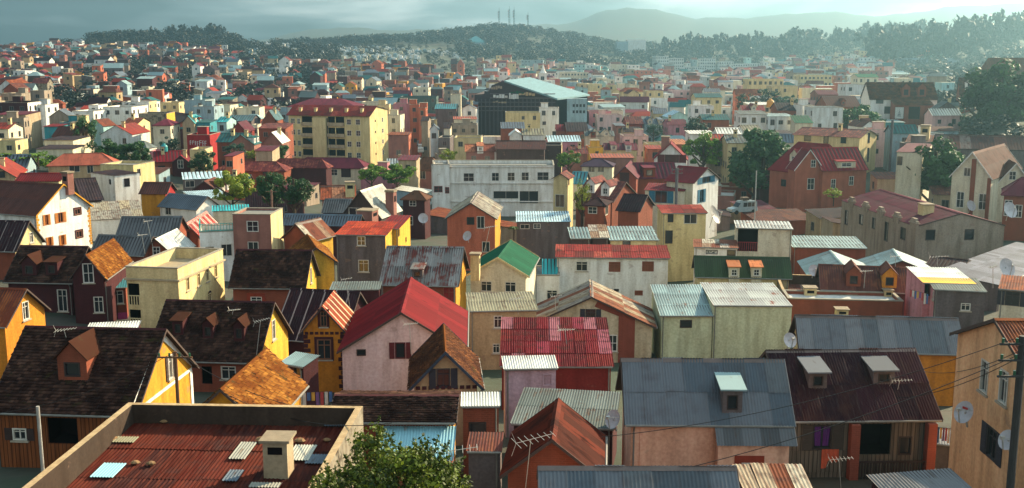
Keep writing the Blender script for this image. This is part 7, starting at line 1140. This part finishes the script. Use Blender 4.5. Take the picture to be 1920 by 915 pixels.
def woodland():
    me0=[np.empty(len(m.vertices)*3,'f') for m in FT]; [m.vertices.foreach_get('co',a) for m,a in zip(FT,me0)]; me0=[a.reshape(-1,4,3)[::3].reshape(-1,3) for a in me0]; V=[];tn=[]; rg=np.random.default_rng(4)
    def put(x,y,h,w):
        a=me0[rg.integers(0,4)]; V.append(a*np.array([w*1.25,w*1.25,h])+np.array([x,y,tz(x,y)-h*.1])); tn.append(rg.uniform(.0,1)*np.ones(len(a)//4)*.6+rg.random(len(a)//4)*.4)
    occ=np.array([(m[1],m[2]) for m in MASS]+[(r[4],r[5]) for r in HOUSES])
    def zone(n,x0,x1,d0,d1,h0,h1,clear=6):
        for _ in range(n):
            px=rg.uniform(x0,x1); d=math.sqrt(rg.uniform(d0*d0,d1*d1)); x=(px-960)/2000*d; y=d
            if clear and (np.hypot(occ[:,0]-x,occ[:,1]-y)<clear).any(): continue
            h=rg.uniform(h0,h1); put(x,y,h,h*rg.uniform(.8,1.3))
    zone(1700,-80,640,330,1080,4,11,4.5); zone(260,180,460,1080,1300,9,16); zone(500,440,900,800,1250,3,6); zone(420,520,960,1250,1500,9,16); zone(520,860,1240,1020,1500,8,14); zone(520,1180,1720,1080,1450,8,14); zone(420,1640,2000,480,1300,8,15); zone(200,900,1720,420,1050,4,7); zone(160,1780,2000,225,480,3,7,6); zone(260,2020,2700,130,420,4,9,7); zone(60,2240,3000,55,130,4,7,8); zone(160,-700,-120,110,420,4,9,7); zone(160,1640,1800,330,520,4,8,6)
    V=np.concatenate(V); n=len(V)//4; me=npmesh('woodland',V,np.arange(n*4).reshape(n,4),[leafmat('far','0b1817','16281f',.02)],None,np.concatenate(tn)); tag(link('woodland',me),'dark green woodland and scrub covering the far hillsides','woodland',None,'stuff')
woodland()
def cemetery():
    rg=random.Random(6); b=MB(); m=[wallmat('white'),wallmat('whiteg'),wallmat('creamw'),wallmat('blueg')]; n=0
    while n<430:
        px=rg.uniform(470,920); d=rg.uniform(900,1150)
        if px>790 and not d>1060: continue
        x=(px-960)/2000*d; z=tz(x,d); w_=rg.uniform(.8,2.0); h=rg.uniform(1.2,3.4); q=rg.choice(m); b.box(x-w_,x+w_,d-1,d+1,z-.5,z+h,q); b.poly([(x-w_*1.1,d-1.1,z+h),(x+w_*1.1,d-1.1,z+h),(x,d,z+h+1)],q); n+=1
    o=b.build('hillside_tombs'); tag(o,'scattered white tombs of the hillside cemetery','tombs',None,'stuff')
cemetery()
# ---------------------------------------------------------------- small things on the roofs and in the lanes
def antenna(bx,by,tx,ty,d,label,boom=1.0,n=7):
    p=at(bx,by,d); q=at(tx,ty,d); root=link('tv_antenna',None,None,Matrix.Translation(p)); tag(root,label,'antenna','roof antennas'); m=plain('antenna_steel','b8b4ac',.45,.4); r=max(.011,d*.00022); b=MB(); v=q-p; b.beam((0,0,-.4),v,r*1.3,m,5); b.build('pole',root)
    a=random.Random(int(bx)).uniform(-.9,.9); dx=Vector((math.cos(a),math.sin(a)*.6,.12)).normalized(); sd=Vector((-dx.y,dx.x,0)).normalized(); b=MB(); b.beam(v-dx*boom*.4,v+dx*boom*.6,r,m,4); b.build('boom',root)
    b=MB()
    for i in range(n): c_=v+dx*boom*(-.38+.96*i/(n-1)); w_=boom*(.36-.03*i); b.beam(c_-sd*w_,c_+sd*w_,r*.8,m,4)
    for s in(-1,1): b.beam(v-dx*boom*.38,v-dx*boom*.5+Vector((0,0,s*boom*.3)),r*.8,m,4)
    b.build('elements',root)
def cp(c,x,y): o={'A':(0,560,2.577),'B':(440,560,2.577),'C':(880,560,2.577),'D':(1340,560,2.5776),'E':(0,280,2.5417),'F':(400,280,2.5417),'G':(860,280,2.5417),'H':(1300,280,2.542)}[c]; return (o[0]+x/o[2],o[1]+y/o[2])
for (c_,x0,y0,x1,y1,d,bm,l) in (('A',352,255,308,150,51.5,1.0,'white tv antenna on the big tiled roof with one dormer'),('E',1095,810,1112,765,69,.8,'tv antenna on the left of the three-dormer roof'),('B',102,265,125,105,66,1.0,'tall tv antenna beside the yellow gable'),('C',270,880,297,680,37,1.5,'long tv antenna in front of the brick rust gable'),('C',470,190,462,150,62,1.0,'white tv antenna lying on the patchwork roof'),('D',615,905,600,775,44,1.0,'tv antenna in front of the veranda house'),('G',122,470,148,370,120,1.4,'white tv antenna before the salmon house'),('F',652,740,630,618,78,.8,'slim aerial behind the red metal roof'),('H',812,665,820,580,90,1.0,'tv antenna beside the arched dormers'),('H',1165,535,1162,512,96,1.6,'flat tv antenna below the large grey building'),('H',1375,450,1372,420,118,1.6,'tv antenna against the large grey wall'),('E',690,480,676,408,108,.9,'aerial on the slate-blue roof, left'),('E',728,450,702,342,110,.8,'aerial on the slate-blue roof, right'),('B',852,235,845,122,60,.8,'aerial on the pink house corner'),('B',1090,880,1045,735,29,1.3,'bright white antenna beside the leafy tree'),('G',285,760,270,712,74,1.0,'tv antenna on the olive roof'),('E',800,715,795,690,88,.8,'small aerial below the cream terrace'),('D',880,430,895,395,48,.9,'small aerial right of the second skylight'),('H',1430,640,1428,560,90,.8,'aerial on the wide grey seamed roof'),('G',462,770,460,700,78,.8,'aerial above the stone gable'),('H',965,560,962,510,98,1.0,'aerial on the right teal gable')):
    a,b_=cp(c_,x0,y0); e,f=cp(c_,x1,y1); antenna(a,b_,e,f,d,l,bm)
def dish(c_,x,y,r,d,face,label,cl='b4aeb0'):
    px,py=cp(c_,x,y); p=at(px,py,d); root=link('satellite_dish',None,None,Matrix.Translation(p)@Matrix.Rotation(face,4,'Z')); tag(root,label,'satellite dish','satellite dishes'); m=plain('dish_'+cl,cl,.5); b=MB(); k=18; r*=.88; R0=r
    til=Matrix.Rotation(R(-25),3,'X')
    rings=[[til@Vector((R0*t*math.cos(2*math.pi*i/k),.28*R0*(1-t*t),R0*t*1.05*math.sin(2*math.pi*i/k))) for i in range(k)] for t in(.01,.4,.75,1)]
    for a,e in zip(rings,rings[1:]):
        for i in range(k): j=(i+1)%k; b.poly([a[i],a[j],e[j],e[i]],m)
    b.build('reflector',root); s=MB(); st=plain('antenna_steel','b8b4ac',.45,.4); q=til@Vector((0,-.75*R0,0)); s.beam(til@Vector((0,0,-R0)),q,.02+r*.02,st); s.beam(til@Vector((R0*.8,0,R0*.4)),q,.012+r*.01,st); s.build('feed_arm',root)
    if 'red mark' in label: f=MB(); f.box(-.13,.13,.2*R0-.02,.2*R0-.015,.1,.2,plain('mark_red','a82a2a',.6)); f.build('red_mark',root)
    f=MB(); f.box(q.x-.06,q.x+.06,q.y-.08,q.y+.08,q.z-.06,q.z+.06,st); f.build('receiver',root); s=MB(); s.beam((0,.2*R0,0),(0,.6*R0,-R0*1.5),.04,st); s.build('bracket',root)
for a in(('C',692,582,.46,44,R(-50),'large pale dish beside the slate-blue roof'),('D',365,200,.5,62,R(20),'white dish on the end of the long grey roof'),('D',1203,548,.5,40.5,R(-65),'white dish with red mark on the orange wall, upper'),('D',1413,682,.42,37.5,R(-65),'white dish low on the orange wall by the pole'),('F',1000,328,.75,138,R(10),'white dish on the brown brick villa'),('H',105,310,1.2,118,R(60),'big mesh dish on the roofs left of the cream loggia house','8f8a86'),('H',575,577,.6,96,R(10),'white dish in front of the teal gables'),('H',1497,563,.9,89,R(20),'white dish on the wide grey roof'),('H',1325,268,.8,142,R(20),'dish at the white house with brick stripe'),('H',1512,288,1.1,128,R(20),'pale blue dish on the red brick corner house'),('G',40,412,.7,132,R(-30),'small dish on the salmon house')): dish(*a)
def pole(x0,y0,x1,y1,d,label,r=.13,arms=0,cl='3a3634'):
    p=at(x0,y0,d); q=at(x1,y1,d); root=link('utility_pole',None,None,Matrix.Translation(p)); tag(root,label,'pole','utility poles'); m=plain('pole_'+cl,cl,.85); b=MB(); v=q-p; b.beam((0,0,-3),(0,0,v.z),r,m,8); b.build('shaft',root)
    for i in range(arms):
        z=v.z-.25-i*.55; b=MB(); b.beam((-.8,-.1,z),(.8,-.1,z),.05,m); b.build('crossarm',root)
        for k in range(4): b=MB(); x=-.7+k*.46; b.beam((x,-.1,z+.05),(x,-.1,z+.2),.05,plain('insulator_green','2f5a40',.3),6); b.build('insulator',root)
    return Vector((p.x,p.y,p.z+v.z))
PT=pole(1340+1425/2.5776,930,1340+1465/2.5776,560+180/2.5776,34,'dark utility pole with green insulators in front of the orange house',.13,3)
pole(*cp('A',207,830),*cp('A',182,520),42,'pale slim post in front of the big tiled house',.07,0,'a09890'); PL=pole(*cp('A',860,500),*cp('A',862,255),47,'wooden pole with bracket before the yellow gable',.08,1,'6a4a34')
pole(*cp('G',1036,262),*cp('G',1042,88),150,'grey lattice-like power pole beside the red veranda',.22,2,'6a6668'); pole(1669,300,1669,225,215,'tall grey pole left of the ruin',.25,0,'5a5658'); pole(1416,380,1414,320,150,'thin pale pole in front of the large dark tree',.08,0,'b0aca4'); pole(510,392,508,356,150,'wooden pole in front of the dark tree pair',.14,1,'7a5a4c')
def wire(a,b,sag,label,r=.014):
    m=plain('cable_black','141214',.6); q=MB(); pr=None; n=24
    for i in range(n+1):
        t=i/n; p=a.lerp(b,t); p.z-=sag*4*t*(1-t)
        if pr is not None: q.beam(pr,p,r,m,4)
        pr=p
    o=q.build('power_cable'); tag(o,label,'cable','overhead cables')
wire(PT+Vector((-.3,0,-.1)),at(*cp('C',640,668),38),.5,'upper black cable running left from the pole across the slate-blue roof'); wire(PT+Vector((.2,0,-.5)),at(*cp('C',660,905),33),.45,'lower black cable running left from the pole'); wire(PT+Vector((-.2,0,-.8)),at(*cp('D',880,480),46),.3,'cable from the pole to the maroon roof'); wire(PT+Vector((.3,0,-.3)),at(*cp('D',1015,352),52),.4,'cable from the pole past the orange wall')
wire(PL,at(*cp('A',-60,560),45),.5,'cable crossing in front of the big tiled roof'); wire(PL,at(*cp('B',380,540),42),.4,'cable over the orange tiled roof'); wire(at(*cp('B',-20,470),40),at(*cp('B',760,600),34),.5,'cable crossing the turquoise lean-to')
def car(px,py,d,yaw,col,label,L=4.3,H=1.75,rack=0):
    p=at(px,py,d); root=link('parked_car',None,None,Matrix.Translation(p)@Matrix.Rotation(yaw,4,'Z')); tag(root,label,'car','parked cars'); m=plain('paint_'+col,col,.3,0,None,.6); b=MB(); w_=.85; u=L/2
    def loft(sec):
        for a,e in zip(sec,sec[1:]):
            for i in range(len(a)): j=(i+1)%len(a); b.poly([a[i],a[j],e[j],e[i]],m)
        b.poly(sec[0][::-1],m); b.poly(sec[-1],m)
    S_=lambda x,wl,z0,z1:[(x,-wl,z0),(x,wl,z0),(x,wl*.97,z1),(x,-wl*.97,z1)]
    loft([S_(-u,w_*.9,.45,.85),S_(-u+.15,w_,.35,1.0),S_(u-1.2,w_,.35,1.05),S_(u-.1,w_*.95,.4,.85),S_(u,w_*.85,.45,.75)]); b.build('body',root); b=MB(); loft([S_(-u+.12,w_*.92,1.0,H-.12),S_(-u+.35,w_*.9,1.0,H),S_(u-1.75,w_*.9,1.0,H),S_(u-1.15,w_*.95,1.0,1.06)]); b.build('cabin',root)
    for s in(-1,1):
        for k in range(3): g_=MB(); x0=-u+.4+k*.75; g_.poly([(x0,s*(w_*.93),1.12),(x0+.65,s*(w_*.93),1.12),(x0+.62,s*(w_*.915),H-.2),(x0,s*(w_*.915),H-.2)],glass()); g_.build('side_window',root)
        for x in(-u+.8,u-.85):
            t=MB(); k=14; ps=[(x+.33*math.cos(2*math.pi*i/k),.33+.33*math.sin(2*math.pi*i/k)) for i in range(k)]; tm=plain('tyre','121212',.9)
            t.poly([(a,s*(w_+.02),z) for a,z in ps],tm); [t.poly([(ps[i][0],s*(w_+.02),ps[i][1]),(ps[(i+1)%k][0],s*(w_+.02),ps[(i+1)%k][1]),(ps[(i+1)%k][0],s*(w_-.2),ps[(i+1)%k][1]),(ps[i][0],s*(w_-.2),ps[i][1])],tm) for i in range(k)]; t.build('wheel',root)
    g_=MB(); g_.poly([(u-1.72,-w_*.85,H-.06),(u-1.72,w_*.85,H-.06),(u-1.14,w_*.9,1.1),(u-1.14,-w_*.9,1.1)],glass()); g_.build('windscreen',root)
    for s in(-1,1): q=MB(); q.box(u-.05,u+.02,s*.6-.12,s*.6+.12,.66,.8,plain('lamp','d8d4c8',.2)); q.build('headlight',root)
    if rack:
        q=MB(); rm=plain('rack','5a4a3c',.8); [q.beam((-u+.5,s*.6,H+.1),(u-1.9,s*.6,H+.1),.03,rm) for s in(-1,1)]; q.box(-.9,.1,-.5,.5,H+.12,H+.55,rm); q.build('roof_rack',root)
car(1391,400,163,R(200),'8c9898','white four-wheel-drive car with loaded roof rack by the big dark tree',4.6,1.95,1)
for i,(x,y,d,yw,cl,l) in enumerate(((789,287,300,R(95),'c8c8c4','white car nearest in the distant street'),(789,280,312,R(95),'b8bcc0','second white car in the distant street'),(787,273,325,R(95),'8a8e94','grey car farthest in the distant street'),(797,261,335,R(10),'c4ccc8','white minibus crossing the distant street'))): car(x,y,d,yw,cl,l,4.3 if i<3 else 6.5,1.6 if i<3 else 2.6)
def laundry(a,b,label,seed):
    root=link('laundry_line',None,None,Matrix.Translation(a)); tag(root,label,'laundry'); q=MB(); v=b-a; q.beam((0,0,0),v,.012,plain('cable_black','141214',.6)); q.build('line',root); r_=random.Random(seed); n=8
    for i in range(n):
        m=plain('cloth_%d'%(i%5),['b04a4a','c8c4ba','4a6a9a','c8a04a','7a5a8a'][i%5],.85); t=(i+.3)/n; w_=v.length/n*.75; e=v.normalized(); h=r_.uniform(.45,.9); c_=MB(); p=v*t; k=4
        for j in range(k): x0,x1=p+e*w_*j/k,p+e*w_*(j+1)/k; o0,o1=Vector((0,.03*(j%2),0)),Vector((0,.03*((j+1)%2),0)); c_.poly([x0+o0-Vector((0,0,h)),x1+o1-Vector((0,0,h*.97)),x1+o1,x0+o0],m)
        c_.build('garment',root)
laundry(at(*cp('D',1050,618),48),at(*cp('D',1150,628),47),'washing line hung in the dark lane beside the orange wall',1); laundry(at(*cp('B',300,455),54),at(*cp('B',470,448),55),'washing line below the quoined yellow house',2); laundry(at(*cp('E',610,650),88),at(*cp('E',655,655),88),'washing on the loggia of the cream terrace building',3); laundry(at(*cp('H',1030,668),82),at(*cp('H',1120,690),80),'washing line on the green terrace of the pink house',4)
def tank(px,py,d,r,cl,label):
    p=at(px,py,d); root=link('water_tank',None,None,Matrix.Translation(p)); tag(root,label,'water tank'); b=MB(); m=plain('tank_'+cl,cl,.5); k=14; prof=[(r,0),(r*1.03,.5*r),(r,1.4*r),(r*.8,1.8*r),(r*.35,2.1*r),(r*.3,2.25*r)]
    for (a,z),(e,y) in zip(prof,prof[1:]):
        for i in range(k): t0,t1=2*math.pi*i/k,2*math.pi*(i+1)/k; b.poly([(a*math.cos(t0),a*math.sin(t0),z),(a*math.cos(t1),a*math.sin(t1),z),(e*math.cos(t1),e*math.sin(t1),y),(e*math.cos(t0),e*math.sin(t0),y)],m)
    b.build('shell',root); l=MB(); l.box(-r*.35,r*.35,-r*.35,r*.35,2.25*r,2.35*r,m); l.build('lid',root)
tank(308,284,232,.75,'2a8a8c','turquoise water tank on the roof in front of the red gable house'); tank(1444,201,318,1.1,'c88a2a','orange tank among the pale roofs right')
# stones and scraps weighing down the rusty roof
rg=random.Random(9); HR=ROOTS['rust_roof_building'].matrix_basis; rr=[r for r in HOUSES if r[0]=='rust_roof_building'][0]
def onroof(px,py):
    z=rr[6]-.9; iv=rr[9]/2-.17; r_=at(px,py,1)-Vector((0,0,CZ))
    for _ in range(5): p=Vector((0,0,CZ))+r_*((z-CZ)/r_.z); y=(HR.inverted()@p).y; z=rr[6]-.75-.35*(iv-y)/(2*iv)+.05
    return p
for i,(c_,x,y) in enumerate((('A',795,600),('A',655,800),('A',525,690),('A',730,805),('A',545,680),('B',315,695),('B',130,690),('B',445,690),('A',380,775),('A',370,820))):
    p=onroof(*cp(c_,x,y)); b=MB(); m=plain('stone_tan','8a6a48',.9); k=7; s=rg.uniform(.1,.17); ringz=[(.6,-.05),(1,.25),(.8,.6),(.3,.85)]; rs=[[(s*a*(1+rg.uniform(-.2,.2))*math.cos(2*math.pi*j/k)*1.3,s*a*(1+rg.uniform(-.2,.2))*math.sin(2*math.pi*j/k),s*zz) for j in range(k)] for a,zz in ringz]
    for a,e in zip(rs,rs[1:]): [b.poly([a[j],a[(j+1)%k],e[(j+1)%k],e[j]],m) for j in range(k)]
    b.poly(rs[-1],m); o=b.build('roof_stone',None,Matrix.Translation(p+Vector((0,0,.03)))); tag(o,['stone nearest the back parapet on the rusty roof','reddish stone low on the left of the rusty roof','stone left of the pale patch on the rusty roof','small stone left of centre on the rusty roof','stone touching the pale patch on the rusty roof','stone right of the rusty roof chimney','stone left of the rusty roof chimney','flat stone at the right of the rusty roof','stone by the left parapet of the rusty roof','stone lowest by the left parapet'][i],'stone','stones on the rusty roof')
# loose pale sheets laid over the rusty roof (parts of that roof)
ro=[o for o in ROOTS['rust_roof_building'].children if o.name.startswith('roof')][0]
for (c_,x,y,w_,l_,cl) in (('A',525,835,.75,1.15,'turq'),('A',608,685,.75,.55,'olive'),('A',1175,740,.55,1.5,'whitegrey'),('B',325,750,.75,1.35,'whitegrey'),('B',500,600,.85,.9,'slate'),('B',400,780,.7,.8,'slate'),('B',150,905,1.0,.4,'whitegrey'),('A',400,780,.5,.5,'olive'),('A',1130,860,.5,.9,'slate')):
    p=HR.inverted()@onroof(*cp(c_,x,y)); me=wavy('sheet',w_,l_,.1,.016,corrmat(cl)); link('sheet',me,ro,Matrix.Translation((p.x-w_/2,p.y-l_/2,p.z+.03))@Matrix.Rotation(.035,4,'X'))
# ---------------------------------------------------------------- haze: one closed box of even, pale air
def haze():
    b=MB()
    m=bpy.data.materials.new('haze_air'); m.use_nodes=True; N=m.node_tree.nodes; N.clear(); o=N.new('ShaderNodeOutputMaterial'); v=N.new('ShaderNodeVolumePrincipled'); v.inputs['Color'].default_value=(.44,.80,.98,1); v.inputs['Density'].default_value=HAZE; v.inputs['Anisotropy'].default_value=.8; m.node_tree.links.new(v.outputs[0],o.inputs['Volume'])
    b.box(-7200,7200,-520,4150,-10,CZ+172,m); h_=b.build('haze'); tag(h_,'thin pale blue haze filling the air over the town','haze',None,'stuff')
HAZE=.0003
haze()
